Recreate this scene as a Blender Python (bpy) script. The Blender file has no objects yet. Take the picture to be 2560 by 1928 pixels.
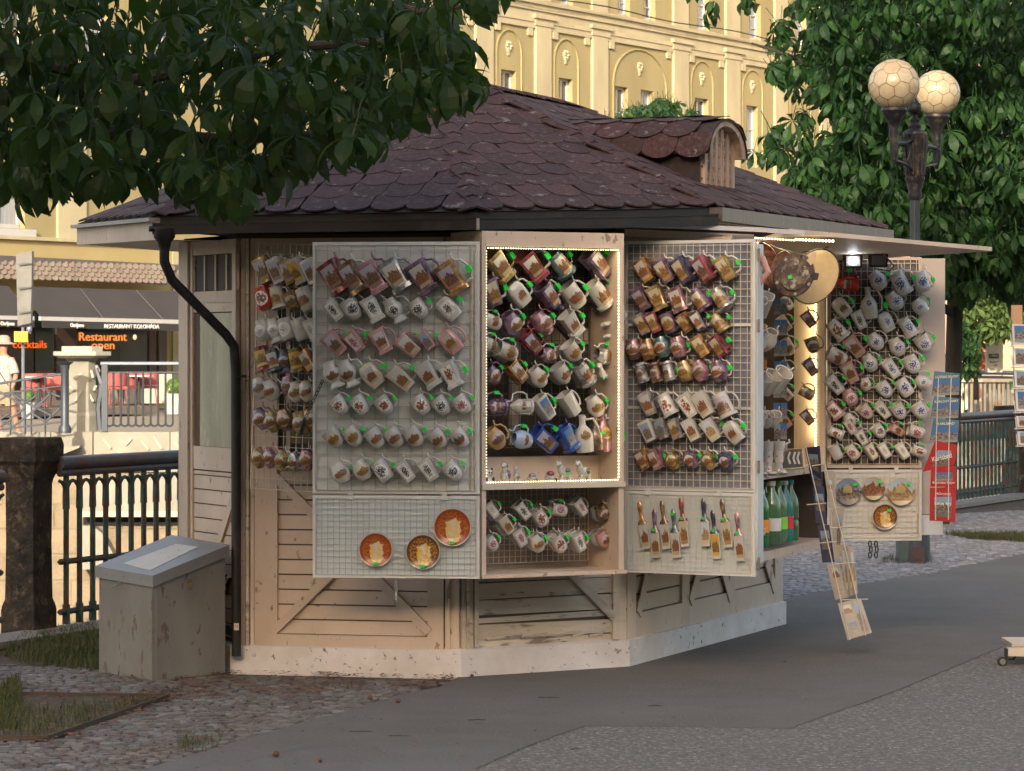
import bpy, bmesh, math, random
import numpy as np
from mathutils import Vector, Matrix
random.seed(7); rng = np.random.default_rng(7)
R = math.radians
scene = bpy.context.scene
# ------------------------------------------------------------------ camera
F, CX, HZ, EYE = 8000.0, 1280.0, 870.0, 1.6
cam_d = bpy.data.cameras.new('camera'); cam = bpy.data.objects.new('camera', cam_d)
scene.collection.objects.link(cam); scene.camera = cam
cam.location = (0, 0, EYE); cam.rotation_euler = (R(90), 0, 0)
cam_d.sensor_width = 36; cam_d.lens = 36*F/2560.0
cam_d.shift_y = -(964-HZ)/2560.0
cam_d.clip_start = 0.5; cam_d.clip_end = 2000
cam_d.dof.use_dof = True; cam_d.dof.focus_distance = 15.7; cam_d.dof.aperture_fstop = 20
# ------------------------------------------------------------------ light
SUN_EL, SUN_AZ = R(19), R(180+12)          # azimuth clockwise from +Y: the sun stands behind the camera
world = bpy.data.worlds.new('World'); scene.world = world; world.use_nodes = True
wn = world.node_tree; wn.nodes.clear()
sky = wn.nodes.new('ShaderNodeTexSky'); sky.sky_type = 'NISHITA'; sky.sun_disc = False
sky.sun_elevation = SUN_EL; sky.sun_rotation = SUN_AZ
sky.air_density = 1.0; sky.dust_density = 3.5; sky.ozone_density = 0.6
bg = wn.nodes.new('ShaderNodeBackground'); bg.inputs[1].default_value = 0.15
wo = wn.nodes.new('ShaderNodeOutputWorld')
tint = wn.nodes.new('ShaderNodeVectorMath'); tint.operation = 'MULTIPLY'; tint.inputs[1].default_value = (1.12, .99, .87)   # warm evening haze
wn.links.new(sky.outputs[0], tint.inputs[0]); wn.links.new(tint.outputs[0], bg.inputs[0]); wn.links.new(bg.outputs[0], wo.inputs[0])
sd = bpy.data.lights.new('sun', 'SUN'); sd.energy = 2.0; sd.angle = R(0.5); sd.color = (1.0, 0.90, 0.72)
sun = bpy.data.objects.new('sun', sd); scene.collection.objects.link(sun)
S = Vector((math.sin(SUN_AZ)*math.cos(SUN_EL), math.cos(SUN_AZ)*math.cos(SUN_EL), math.sin(SUN_EL)))
sun.rotation_euler = S.to_track_quat('Z', 'Y').to_euler(); sun.location = (0, -20, 30)
vs = scene.view_settings
scene.display_settings.display_device = 'sRGB'
vs.view_transform = 'Standard'; vs.look = 'None'; vs.gamma = 1; vs.use_curve_mapping = False
vs.exposure = 1.8
scene.cycles.max_bounces = 7; scene.cycles.transparent_max_bounces = 8
scene.cycles.use_denoising = True
# ------------------------------------------------------------------ picture geometry -> places
def U(x, y, Y):
    return Vector(((x-CX)*Y/F, Y, EYE-(y-HZ)*Y/F))
def G(x, y, z=0.0):
    Y = F*(EYE-z)/(y-HZ); return Vector(((x-CX)*Y/F, Y, z))
def ONP(x, y, p0, n):
    d = Vector(((x-CX)/F, 1.0, -(y-HZ)/F)); o = Vector((0, 0, EYE))
    t = (Vector(p0)-o).dot(n)/d.dot(n); return o+d*t
# ------------------------------------------------------------------ objects
COL = scene.collection
W = {}
def setp(o, label=None, cat=None, group=None, kind=None):
    if label:
        w = label.split(); assert 4 <= len(w) <= 16 or not cat, label
        o['label'] = label
    if cat: o['category'] = cat
    if group: o['group'] = group
    if kind: o['kind'] = kind
    return o
def thing(name, M_, label, cat, group=None):
    o = bpy.data.objects.new(name, None); COL.objects.link(o)
    if not isinstance(M_, Matrix): M_ = Matrix.Translation(Vector(M_))
    o.matrix_basis = M_; o.empty_display_size = .1; W[o.name] = M_.copy()
    return setp(o, label, cat, group)
def inst(name, mesh, parent=None, M_=None, mats=None):
    o = bpy.data.objects.new(name, mesh); COL.objects.link(o)
    if M_ is None: M_ = Matrix.Identity(4)
    if parent is not None:
        o.parent = parent
    o.matrix_basis = M_
    W[o.name] = (W[parent.name] @ M_) if parent is not None else M_.copy()
    if mats:
        for i, m in enumerate(mats):
            o.material_slots[i].link = 'OBJECT'; o.material_slots[i].material = m
    return o
def inst_w(name, mesh, parent, Mw, mats=None):      # placed by its world matrix
    return inst(name, mesh, parent, W[parent.name].inverted() @ Mw, mats)
class MB:
    def __init__(s): s.v = []; s.f = []; s.m = []; s.uv = {}
    def add(s, vs_, fs, mat=0, M_=None, uvs=None):
        b = len(s.v)
        for p in vs_:
            p = Vector(p); s.v.append(tuple(M_ @ p) if M_ is not None else tuple(p))
        for k, f in enumerate(fs):
            s.f.append(tuple(b+i for i in f)); s.m.append(mat)
            if uvs is not None: s.uv[len(s.f)-1] = [uvs[i] for i in f]
        return s
    def box(s, lo, hi, M_=None, mat=0):
        (x0, y0, z0), (x1, y1, z1) = lo, hi
        vs_ = [(x0,y0,z0),(x1,y0,z0),(x1,y1,z0),(x0,y1,z0),(x0,y0,z1),(x1,y0,z1),(x1,y1,z1),(x0,y1,z1)]
        return s.add(vs_, [(0,3,2,1),(4,5,6,7),(0,1,5,4),(1,2,6,5),(2,3,7,6),(3,0,4,7)], mat, M_)
    def cbox(s, c, d, M_=None, mat=0):
        return s.box([c[i]-d[i]/2 for i in range(3)], [c[i]+d[i]/2 for i in range(3)], M_, mat)
    def hexa(s, a, b, mat=0):          # bottom quad a, top quad b
        return s.add(list(a)+list(b), [(0,3,2,1),(4,5,6,7),(0,1,5,4),(1,2,6,5),(2,3,7,6),(3,0,4,7)], mat)
    def prism(s, poly, z0, z1, M_=None, mat=0):
        n = len(poly)
        vs_ = [(x,y,z0) for x,y in poly]+[(x,y,z1) for x,y in poly]
        fs = [tuple(range(n))[::-1], tuple(range(n, 2*n))]+[(i,(i+1)%n,n+(i+1)%n,n+i) for i in range(n)]
        return s.add(vs_, fs, mat, M_)
    def extr(s, poly, d, mat=0):       # polygon of 3D points pushed by vector d
        n = len(poly); d = Vector(d)
        vs_ = [Vector(p) for p in poly]+[Vector(p)+d for p in poly]
        fs = [tuple(range(n)), tuple(range(n, 2*n))[::-1]]+[((i+1)%n,i,n+i,n+(i+1)%n) for i in range(n)]
        return s.add(vs_, fs, mat)
    def tube(s, pts, r, n=8, M_=None, mat=0, cap=True):
        pts = [Vector(p) for p in pts]; m = len(pts)
        rs = r if isinstance(r, (list, tuple)) else [r]*m
        vs_ = []; up = None
        for i, p in enumerate(pts):
            t = (pts[min(i+1, m-1)]-pts[max(i-1, 0)]).normalized()
            if up is None:
                a = Vector((0,0,1)) if abs(t.z) < .9 else Vector((1,0,0))
                up = (a-t*a.dot(t)).normalized()
            else:
                up = (up-t*up.dot(t)); up = up.normalized() if up.length > 1e-6 else t.orthogonal().normalized()
            sd_ = t.cross(up)
            for k in range(n):
                a = 2*math.pi*k/n
                vs_.append(p+(up*math.cos(a)+sd_*math.sin(a))*rs[i])
        fs = []
        for i in range(m-1):
            for k in range(n):
                k2 = (k+1) % n
                fs.append((i*n+k, i*n+k2, (i+1)*n+k2, (i+1)*n+k))
        if cap: fs += [tuple(range(n))[::-1], tuple(range((m-1)*n, m*n))]
        return s.add(vs_, fs, mat, M_)
    def lathe(s, prof, n=16, M_=None, mat=0, p=2.0, ry=1.0, rot=0.0, cap=True):
        vs_ = []
        for r, z in prof:
            for k in range(n):
                a = 2*math.pi*(k+.5*(p > 2.5))/n
                c, q = math.cos(a+rot), math.sin(a+rot)
                cc, qq = math.cos(a), math.sin(a)
                g = (abs(cc)**p+abs(qq)**p)**(-1.0/p)
                vs_.append((r*g*c, r*g*q*ry, z))
        fs = []; m = len(prof)
        for i in range(m-1):
            for k in range(n):
                k2 = (k+1) % n
                fs.append((i*n+k, i*n+k2, (i+1)*n+k2, (i+1)*n+k))
        if cap: fs += [tuple(range(n))[::-1], tuple(range((m-1)*n, m*n))]
        return s.add(vs_, fs, mat, M_)
    def ball(s, c, r, n=10, M_=None, mat=0):
        if not isinstance(r, (tuple, list)): r = (r, r, r)
        k = max(4, n//2)
        prof = [(math.sin(math.pi*i/k), -math.cos(math.pi*i/k)) for i in range(k+1)]
        T = Matrix.Translation(Vector(c)) @ Matrix.Diagonal((r[0], r[1], r[2], 1))
        if M_ is not None: T = M_ @ T
        return s.lathe([(max(a, .02), b) for a, b in prof], n, T, mat)
    def mesh(s, name, mats, smooth=False):
        me = bpy.data.meshes.new(name); me.from_pydata(s.v, [], s.f)
        for m in mats: me.materials.append(m)
        if len(mats) > 1: me.polygons.foreach_set('material_index', s.m)
        if smooth: me.polygons.foreach_set('use_smooth', [True]*len(me.polygons))
        if s.uv:
            l = me.uv_layers.new(name='UVMap')
            for fi, uvs in s.uv.items():
                p = me.polygons[fi]
                for k, li in enumerate(p.loop_indices): l.data[li].uv = uvs[k]
        me.update(); return me
    def build(s, name, mats, parent=None, smooth=False, label=None, cat=None, group=None, kind=None):
        if not isinstance(mats, (list, tuple)): mats = [mats]
        if parent is not None:
            I = W[parent.name].inverted(); s.v = [tuple(I @ Vector(p)) for p in s.v]
        o = inst(name, s.mesh(name, mats, smooth), parent)
        if smooth:
            o.data.set_sharp_from_angle(angle=R(38))
        return setp(o, label, cat, group, kind)
def text(body, size, M_, m, parent, name='lettering', ext=.002, align='CENTER', sx=1.0):
    cu = bpy.data.curves.new(name, 'FONT'); cu.body = body; cu.size = size; cu.extrude = ext
    cu.align_x = align; cu.align_y = 'CENTER'; cu.resolution_u = 3; cu.materials.append(m)
    t_ = bpy.data.objects.new('tmp', cu); COL.objects.link(t_)
    dg = bpy.context.evaluated_depsgraph_get(); me = bpy.data.meshes.new_from_object(t_.evaluated_get(dg)); bpy.data.objects.remove(t_)
    me.materials.clear(); me.materials.append(m)
    o = bpy.data.objects.new(name, me); COL.objects.link(o); o.parent = parent
    o.matrix_basis = W[parent.name].inverted() @ M_ @ Matrix.Diagonal((sx, 1, 1, 1)); W[o.name] = M_.copy()
    return o
def frame(p0, u, n, up=None):            # local x = u, local y = -n (into the surface), local z = up
    u = Vector(u).normalized(); n = Vector(n).normalized(); z = Vector(up).normalized() if up else Vector((0,0,1))
    y = -n
    return Matrix(((u.x,y.x,z.x,p0[0]),(u.y,y.y,z.y,p0[1]),(u.z,y.z,z.z,p0[2]),(0,0,0,1)))
def face_frame(p0, u, n):                # for text: local x = u, y = up, z = n
    u = Vector(u).normalized(); n = Vector(n).normalized(); y = n.cross(u)
    return Matrix(((u.x,y.x,n.x,p0[0]),(u.y,y.y,n.y,p0[1]),(u.z,y.z,n.z,p0[2]),(0,0,0,1)))
# ------------------------------------------------------------------ materials
def nt(name):
    m = bpy.data.materials.new(name); m.use_nodes = True; t = m.node_tree
    return m, t, t.nodes['Principled BSDF']
def N(t, typ, ins=None, **kw):
    n = t.nodes.new('ShaderNode'+typ)
    for k, v in kw.items(): setattr(n, k, v)
    for k, v in (ins or {}).items():
        if isinstance(v, bpy.types.NodeSocket): t.links.new(v, n.inputs[k])
        else: n.inputs[k].default_value = v
    return n
def mixc(t, fac, a, b, mode='MIX'):
    n = t.nodes.new('ShaderNodeMix'); n.data_type = 'RGBA'; n.blend_type = mode
    for i, v in ((0, fac), (6, a), (7, b)):
        if isinstance(v, bpy.types.NodeSocket): t.links.new(v, n.inputs[i])
        else: n.inputs[i].default_value = (v if i == 0 else (*v, 1) if len(v) == 3 else v)
    return n.outputs[2]
def ramp(t, fac, stops):
    n = t.nodes.new('ShaderNodeValToRGB'); t.links.new(fac, n.inputs[0]); e = n.color_ramp.elements
    while len(e) < len(stops): e.new(.5)
    for i, (p, c) in enumerate(stops):
        e[i].position = p; e[i].color = (c, c, c, 1) if isinstance(c, (int, float)) else (*c, 1)
    return n.outputs[0]
def coords(t, kind='Object', scale=(1,1,1)):
    tc = t.nodes.new('ShaderNodeTexCoord'); mp = t.nodes.new('ShaderNodeMapping'); mp.inputs['Scale'].default_value = scale
    t.links.new(tc.outputs[kind], mp.inputs[0])
    if kind == 'Object':
        oi = t.nodes.new('ShaderNodeObjectInfo')
        ml = N(t, 'Math', {0: oi.outputs['Random'], 1: 37.0}, operation='MULTIPLY')
        cmb = N(t, 'CombineXYZ', {0: ml.outputs[0], 1: ml.outputs[0], 2: 0.0})
        ad = N(t, 'VectorMath', {0: mp.outputs[0], 1: cmb.outputs[0]}, operation='ADD')
        return ad.outputs[0]
    return mp.outputs[0]
def noise(t, vec, scale, detail=4, rough=.6):
    return N(t, 'TexNoise', {'Vector': vec, 'Scale': scale, 'Detail': detail, 'Roughness': rough}).outputs[0]
MAT = {}
def mat(name, col, rough=.6, metal=0.0, var=.12, scale=6.0, spots=(), bump=0.0, bscale=60.0, rnd=0.0, stretch=(1,1,1), spec=.5, coat=0.0, hue=None, bdist=.004):
    """spots: (colour, scale, threshold 0..1, softness, amount)"""
    if name in MAT: return MAT[name]
    m, t, b = nt(name); c = coords(t, 'Object', stretch)
    out = None
    n1 = noise(t, c, scale, 5)
    dark = tuple(x*(1-var*1.6) for x in col); lite = tuple(min(x*(1+var), 1) for x in col)
    out = mixc(t, ramp(t, n1, [(.3, 0.0), (.7, 1.0)]), dark, lite)
    if rnd:
        oi = t.nodes.new('ShaderNodeObjectInfo'); ge = t.nodes.new('ShaderNodeNewGeometry')
        a = N(t, 'Math', {0: oi.outputs['Random'], 1: ge.outputs['Random Per Island']}, operation='ADD')
        fr = N(t, 'Math', {0: a.outputs[0]}, operation='FRACT')
        mr = N(t, 'MapRange', {0: fr.outputs[0], 3: 1-rnd, 4: 1+rnd})
        out = N(t, 'VectorMath', {0: out, 'Scale': mr.outputs[0]}, operation='SCALE').outputs[0]
        if hue:
            f2 = N(t, 'Math', {0: N(t, 'Math', {0: fr.outputs[0], 1: 7.3}, operation='MULTIPLY').outputs[0]}, operation='FRACT')
            out = mixc(t, N(t, 'Math', {0: f2.outputs[0], 1: .7}, operation='MULTIPLY').outputs[0], out, hue)
    for sc, s2, th, soft, amt in spots:
        f = ramp(t, noise(t, c, s2, 6, .65), [(max(th-soft, 0), 0.0), (min(th+soft, 1), amt)])
        out = mixc(t, f, out, sc)
    t.links.new(out, b.inputs['Base Color'])
    b.inputs['Metallic'].default_value = metal; b.inputs['Specular IOR Level'].default_value = spec
    if coat: b.inputs['Coat Weight'].default_value = coat; b.inputs['Coat Roughness'].default_value = .12
    rr = N(t, 'MapRange', {0: n1, 3: max(rough-.1, .03), 4: min(rough+.1, 1)}); t.links.new(rr.outputs[0], b.inputs['Roughness'])
    if bump:
        bn = N(t, 'Bump', {'Height': noise(t, c, bscale, 4), 'Strength': bump, 'Distance': bdist}); t.links.new(bn.outputs[0], b.inputs['Normal'])
    MAT[name] = m; return m
def emit(name, col, strength):
    m, t, b = nt(name); b.inputs['Base Color'].default_value = (*col, 1)
    b.inputs['Emission Color'].default_value = (*col, 1); b.inputs['Emission Strength'].default_value = strength
    MAT[name] = m; return m
cream   = mat('cream_paint', (.59,.475,.385), .55, var=.07, scale=3, spots=[((.16,.10,.055), 11, .668, .012, .8), ((.36,.28,.2), 2.3, .54, .14, .45), ((.18,.12,.08), 34, .655, .012, .8)], bump=.25, bscale=35, stretch=(1,1,.5))
creamD  = mat('weathered_cream_paint', (.56,.49,.40), .65, var=.12, scale=5, spots=[((.10,.08,.06), 7, .62, .04, .85), ((.3,.25,.19), 3, .52, .12, .6), ((.07,.06,.05), 26, .66, .03, .9)], bump=.5, bscale=30, stretch=(.35,.35,1.6))
plinthM = mat('white_plinth_paint', (.62,.60,.60), .6, var=.07, scale=4, spots=[((.13,.11,.10), 30, .64, .012, .9), ((.42,.36,.3), 3, .55, .12, .5)], bump=.4, bscale=28)
whiteW  = mat('white_shutter_paint', (.60,.625,.625), .5, var=.06, scale=2.5, spots=[((.42,.40,.36), 3.2, .56, .14, .5), ((.2,.15,.1), 40, .76, .02, .7)], bump=.12, bscale=24)
paleB   = mat('pale_bluish_board', (.53,.605,.625), .5, var=.06, scale=2, spots=[((.45,.47,.47), 4, .55, .12, .5)], bump=.1)
blueB   = mat('blue_grey_board', (.165,.185,.235), .6, var=.25, scale=4, spots=[((.33,.31,.30), 5, .6, .08, .5)])
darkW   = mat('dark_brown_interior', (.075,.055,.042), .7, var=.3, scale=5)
woodIn  = mat('warm_inner_wood', (.50,.37,.24), .5, var=.12, scale=2, stretch=(8,8,.8), spots=[((.25,.13,.06), 10, .72, .03, .8)])
rawW    = mat('bare_weathered_wood', (.40,.29,.215), .85, var=.3, scale=14, stretch=(1,1,.15), spots=[((.12,.08,.06), 16, .62, .05, .8)], bump=.6, bscale=40)
wireM   = mat('cream_wire', (.56,.51,.44), .45, var=.08, scale=30)
wireG   = mat('dark_wire', (.16,.15,.14), .4, metal=.5, var=.2, scale=30)
gutterM = mat('black_brown_gutter', (.012,.009,.008), .5, var=.3, scale=4, spec=.55, spots=[((.06,.05,.045), 5, .62, .06, .5)])
gutterL = mat('grey_brown_gutter', (.105,.09,.087), .42, metal=.3, var=.15, scale=3, stretch=(4,4,.7), spots=[((.07,.055,.05), 5, .6, .05, .8), ((.33,.31,.31), 6, .66, .04, .6)])
shing   = mat('maroon_shingle', (.048,.021,.022), .95, var=.4, scale=90, rnd=.30, spots=[((.17,.16,.145), 13, .635, .02, .85), ((.095,.06,.057), 36, .58, .05, .6), ((.03,.018,.018), 5, .6, .1, .5)], bump=1.0, bscale=260, bdist=.003)
felt    = mat('dark_roof_felt', (.03,.02,.02), .95, var=.3, scale=30, bump=.6)
galv    = mat('galvanised_sheet', (.23,.225,.22), .5, metal=.35, var=.1, scale=3, spots=[((.22,.2,.18), 8, .62, .07, .5)])
boxG    = mat('chipped_grey_paint', (.19,.18,.16), .5, var=.12, scale=4, spots=[((.10,.065,.045), 16, .60, .015, .9), ((.14,.125,.105), 3, .54, .1, .6)], bump=.35, bscale=22, stretch=(1,1,.45))
paper   = mat('white_paper', (.46,.45,.42), .6, var=.05, scale=10, spots=[((.2,.19,.2), 22, .62, .03, .6)])
iron    = mat('green_cast_iron', (.055,.095,.085), .55, metal=.25, var=.35, scale=12, spots=[((.13,.045,.022), 9, .55, .06, .85), ((.16,.17,.15), 60, .70, .04, .7)], bump=.4, bscale=40)
ironT   = mat('rusty_rail_paint', (.085,.095,.115), .5, metal=.2, var=.3, scale=10, spots=[((.15,.06,.035), 6, .52, .07, .85)], bump=.4, bscale=50)
stoneD  = mat('black_crusted_stone', (.040,.030,.022), .95, var=.5, scale=9, spots=[((.16,.12,.085), 13, .6, .06, .7), ((.3,.25,.19), 34, .70, .03, .7)], bump=1.0, bscale=18, bdist=.03)
asphD   = mat('smooth_asphalt', (.105,.099,.094), .9, var=.16, scale=110, spots=[((.062,.052,.044), .9, .52, .14, .55), ((.13,.125,.118), 2.2, .60, .12, .4), ((.15,.14,.13), 75, .57, .04, .5), ((.055,.05,.045), 90, .58, .04, .55), ((.30,.28,.24), 50, .66, .012, .9)], bump=.8, bscale=120, bdist=.006)
asphL   = mat('coarse_asphalt', (.128,.122,.112), .9, var=.2, scale=60, spots=[((.10,.092,.083), .8, .54, .14, .6), ((.26,.245,.215), 38, .565, .025, .85), ((.045,.04,.036), 70, .57, .03, .75), ((.42,.39,.34), 28, .645, .012, .9)], bump=1.0, bscale=85, bdist=.012)
soil    = mat('dark_earth', (.060,.044,.031), .95, var=.4, scale=14, spots=[((.19,.12,.065), 30, .58, .05, .7), ((.06,.075,.025), 6, .58, .08, .6)], bump=1.0, bscale=50, bdist=.02)
cobble  = mat('granite_cobble', (.125,.122,.120), .75, var=.2, scale=20, rnd=.42, hue=(.075,.055,.045), spots=[((.26,.25,.235), 60, .62, .04, .6)], bump=.6, bscale=90)
settM   = mat('pale_mosaic_sett', (.215,.218,.232), .8, var=.2, scale=20, rnd=.38, hue=(.13,.13,.15), bump=.5, bscale=90)
kerbM   = mat('granite_kerb', (.25,.225,.20), .85, var=.2, scale=12, bump=.5)
concM   = mat('pale_concrete', (.235,.225,.185), .8, var=.08, scale=3, spots=[((.33,.3,.25), 1.6, .56, .1, .5)], bump=.2)
reliefM = mat('pale_relief_bar', (.37,.345,.28), .8, var=.08, scale=3)
stoneW  = mat('beige_river_wall', (.225,.18,.12), .9, var=.18, scale=2, spots=[((.25,.19,.13), 1.2, .58, .08, .6)], bump=.6, bscale=9, bdist=.03)
bridgeG = mat('grey_railing_paint', (.045,.055,.07), .45, metal=.3, var=.1, scale=8)
railW   = mat('pale_metal_handrail', (.24,.26,.30), .35, metal=.5, var=.06, scale=6)
yellowW = mat('yellow_render', (.40,.315,.14), .9, var=.05, scale=.6, spots=[((.42,.32,.14), .8, .6, .12, .35)])
oliveW  = mat('olive_yellow_render', (.30,.25,.12), .9, var=.09, scale=.5, stretch=(1,1,.3), spots=[((.22,.18,.09), .9, .56, .12, .35)])
creamF  = mat('cream_stucco', (.43,.375,.235), .88, var=.08, scale=.8, spots=[((.30,.25,.16), 1.3, .57, .1, .4)], stretch=(1,1,.35))
whiteF  = mat('white_window_paint', (.46,.46,.44), .5, var=.04, scale=3)
glassD  = mat('dark_window_glass', (.045,.05,.055), .08, var=.3, scale=.5, spec=.9)
curtain = mat('grey_net_curtain', (.33,.34,.35), .9, var=.25, scale=4, stretch=(14,14,.3))
awnM    = mat('charcoal_awning_cloth', (.034,.031,.033), .85, var=.12, scale=1.2)
tileP   = mat('pale_scale_tile', (.20,.17,.13), .85, var=.12, scale=6, rnd=.14, hue=(.22,.15,.12))
tileCap = mat('brown_grey_cap', (.085,.068,.066), .6, var=.15, scale=3)
redFab  = mat('coral_red_fabric', (.32,.07,.065), .8, var=.12, scale=6)
skinM   = mat('skin', (.38,.19,.125), .55, var=.06, scale=20)
shirtM  = mat('pink_white_shirt', (.42,.34,.31), .85, var=.06, scale=8, spots=[((.40,.17,.14), 8, .56, .04, .8)])
shortM  = mat('tan_shorts', (.30,.22,.15), .85)
hatM    = mat('pink_straw', (.42,.27,.22), .85, var=.1, scale=30)
bark    = mat('dark_bark', (.040,.032,.022), .95, var=.4, scale=12, stretch=(1,1,.2), bump=1.0, bscale=20, bdist=.02)
green   = mat('green_price_sticker', (.02,.62,.06), .6, var=.05)
blackM  = mat('black_rubber', (.015,.015,.016), .5)
lampI   = mat('black_lamp_iron', (.022,.023,.028), .45, metal=.4, var=.3, scale=14, spots=[((.13,.105,.08), 20, .58, .05, .6)], bump=.5, bscale=60)
lampP   = mat('grey_green_pole', (.05,.062,.075), .42, metal=.4, var=.15, scale=8)
globeM  = mat('milky_globe_glass', (.44,.37,.25), .28, var=.06, scale=3, spots=[((.36,.23,.12), 1.6, .58, .15, .6)], spec=.6)
ledM    = emit('led_bead', (1.0,.82,.42), 2.6)
ledS    = mat('led_tape', (.7,.62,.4), .5)
# ------------------------------------------------------------------ leaves, glazes and prints
def leaf_mat(name, a, b, trans=.35, spotty=True):
    m = bpy.data.materials.new(name); m.use_nodes = True; t = m.node_tree; t.nodes.clear()
    out = t.nodes.new('ShaderNodeOutputMaterial')
    ge = t.nodes.new('ShaderNodeNewGeometry'); oi = t.nodes.new('ShaderNodeObjectInfo')
    fr = N(t, 'Math', {0: N(t, 'Math', {0: ge.outputs['Random Per Island'], 1: oi.outputs['Random']}, operation='ADD').outputs[0]}, operation='FRACT')
    c = mixc(t, fr.outputs[0], a, b)
    tc = coords(t, 'Object')
    if spotty: c = mixc(t, ramp(t, noise(t, tc, 26, 3), [(.68, 0.0), (.72, .8)]), c, (.20, .10, .035))
    d = N(t, 'BsdfPrincipled', {'Base Color': c, 'Roughness': .55, 'Specular IOR Level': .25})
    c2 = mixc(t, .55, c, (.10, .19, .015))
    tr = N(t, 'BsdfTranslucent', {'Color': c2})
    mx = N(t, 'MixShader', {0: trans, 1: d.outputs[0], 2: tr.outputs[0]})
    t.links.new(mx.outputs[0], out.inputs[0]); MAT[name] = m; return m
leafN = leaf_mat('chestnut_leaf', (.008,.023,.006), (.020,.046,.009), .30)
leafF = leaf_mat('park_chestnut_leaf', (.010,.032,.010), (.026,.070,.015), .22, False)
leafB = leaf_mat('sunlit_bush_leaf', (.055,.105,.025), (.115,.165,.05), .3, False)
grassM = leaf_mat('grass_blade', (.030,.040,.012), (.095,.085,.035), .2, False)
litterM = mat('dry_leaf_litter', (.10,.042,.022), .9, rnd=.5, hue=(.19,.10,.045))
GLZ = {}
def glaze(key, col, metal=0.0, rough=.18, glit=False):
    m, t, b = nt('glaze_'+key); c = coords(t, 'Object')
    n1 = noise(t, c, 28 if glit else 9, 3)
    base = mixc(t, ramp(t, n1, [(.38, 0.0), (.62, 1.0)]), tuple(x*(.45 if glit else .88) for x in col), tuple(min(x*(1.5 if glit else 1.04), 1) for x in col))
    t.links.new(base, b.inputs['Base Color']); b.inputs['Metallic'].default_value = metal
    b.inputs['Roughness'].default_value = rough; b.inputs['Coat Weight'].default_value = .5; b.inputs['Coat Roughness'].default_value = .1
    if glit:
        bn = N(t, 'Bump', {'Height': noise(t, c, 55, 2), 'Strength': .5, 'Distance': .002}); t.links.new(bn.outputs[0], b.inputs['Normal'])
    GLZ[key] = m
for k, c, me in (('w',(.49,.475,.44),0),('c',(.52,.45,.35),0),('pk',(.45,.25,.235),0),('gy',(.34,.345,.34),0),('tan',(.48,.30,.13),0),('blu',(.03,.07,.30),0),('lb',(.34,.45,.62),0),('red',(.45,.03,.02),0)):
    glaze(k, c, 0)
for k, c in (('mg',(.31,.225,.10)),('mr',(.25,.065,.075)),('mp',(.20,.125,.19)),('mt',(.11,.17,.18)),('mn',(.085,.075,.135)),('ms',(.32,.31,.32)),('mo',(.38,.21,.085)),('mb',(.20,.13,.08)),('mk',(.34,.18,.21))):
    glaze(k, c, .35, .24, True)
COLN = dict(w='white', c='cream', pk='pink', gy='grey', tan='tan', blu='blue', lb='pale blue', red='red', mg='golden', mr='dark red', mp='purple',
            mt='teal', mn='navy', ms='silvery', mo='orange', mb='bronze', mk='rosy')
PR = {}
def scene_print(key, sky_, town, low, town2):
    m, t, b = nt('print_'+key); tc = t.nodes.new('ShaderNodeTexCoord'); sx = N(t, 'SeparateXYZ', {0: tc.outputs['UV']})
    oi = t.nodes.new('ShaderNodeObjectInfo')
    off = N(t, 'Math', {0: oi.outputs['Random'], 1: 50.0}, operation='MULTIPLY')
    cx = N(t, 'CombineXYZ', {0: sx.outputs[0], 1: off.outputs[0], 2: 0.0})
    h = noise(t, cx.outputs[0], 5.5, 3, .7)
    pk = N(t, 'Math', {0: N(t, 'Math', {0: sx.outputs[0], 1: .5}, operation='SUBTRACT').outputs[0]}, operation='ABSOLUTE')
    h2 = N(t, 'Math', {0: N(t, 'Math', {0: h, 1: .95}, operation='MULTIPLY').outputs[0], 1: N(t, 'Math', {0: pk.outputs[0], 1: .35}, operation='MULTIPLY').outputs[0]}, operation='SUBTRACT')
    h3 = N(t, 'Math', {0: h2.outputs[0], 1: .25}, operation='ADD')
    below = N(t, 'Math', {0: sx.outputs[1], 1: h3.outputs[0]}, operation='LESS_THAN')
    v2 = N(t, 'VectorMath', {0: tc.outputs['UV'], 1: N(t, 'CombineXYZ', {0: off.outputs[0]}).outputs[0]}, operation='ADD')
    tn = mixc(t, ramp(t, noise(t, v2.outputs[0], 9, 4, .7), [(.42, 0.0), (.58, 1.0)]), town, town2)
    c = mixc(t, below.outputs[0], sky_, tn)
    c = mixc(t, N(t, 'Math', {0: sx.outputs[1], 1: .17}, operation='LESS_THAN').outputs[0], c, low)
    t.links.new(c, b.inputs['Base Color']); b.inputs['Roughness'].default_value = .35; PR[key] = m
scene_print('castle', (.42,.41,.39), (.10,.04,.02), (.36,.28,.16), (.24,.11,.045))
scene_print('dusk', (.35,.33,.38), (.05,.028,.022), (.25,.16,.1), (.2,.11,.06))
scene_print('amber', (.42,.38,.28), (.09,.045,.015), (.30,.19,.08), (.28,.15,.04))
scene_print('alps', (.05,.14,.32), (.06,.06,.07), (.22,.24,.24), (.27,.24,.23))
scene_print('town', (.20,.27,.37), (.035,.038,.035), (.14,.11,.10), (.23,.18,.15))
scene_print('colonnade', (.42,.50,.55), (.38,.26,.12), (.48,.40,.24), (.20,.12,.06))
scene_print('gold', (.48,.30,.05), (.07,.035,.02), (.5,.33,.06), (.30,.15,.03))
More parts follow.
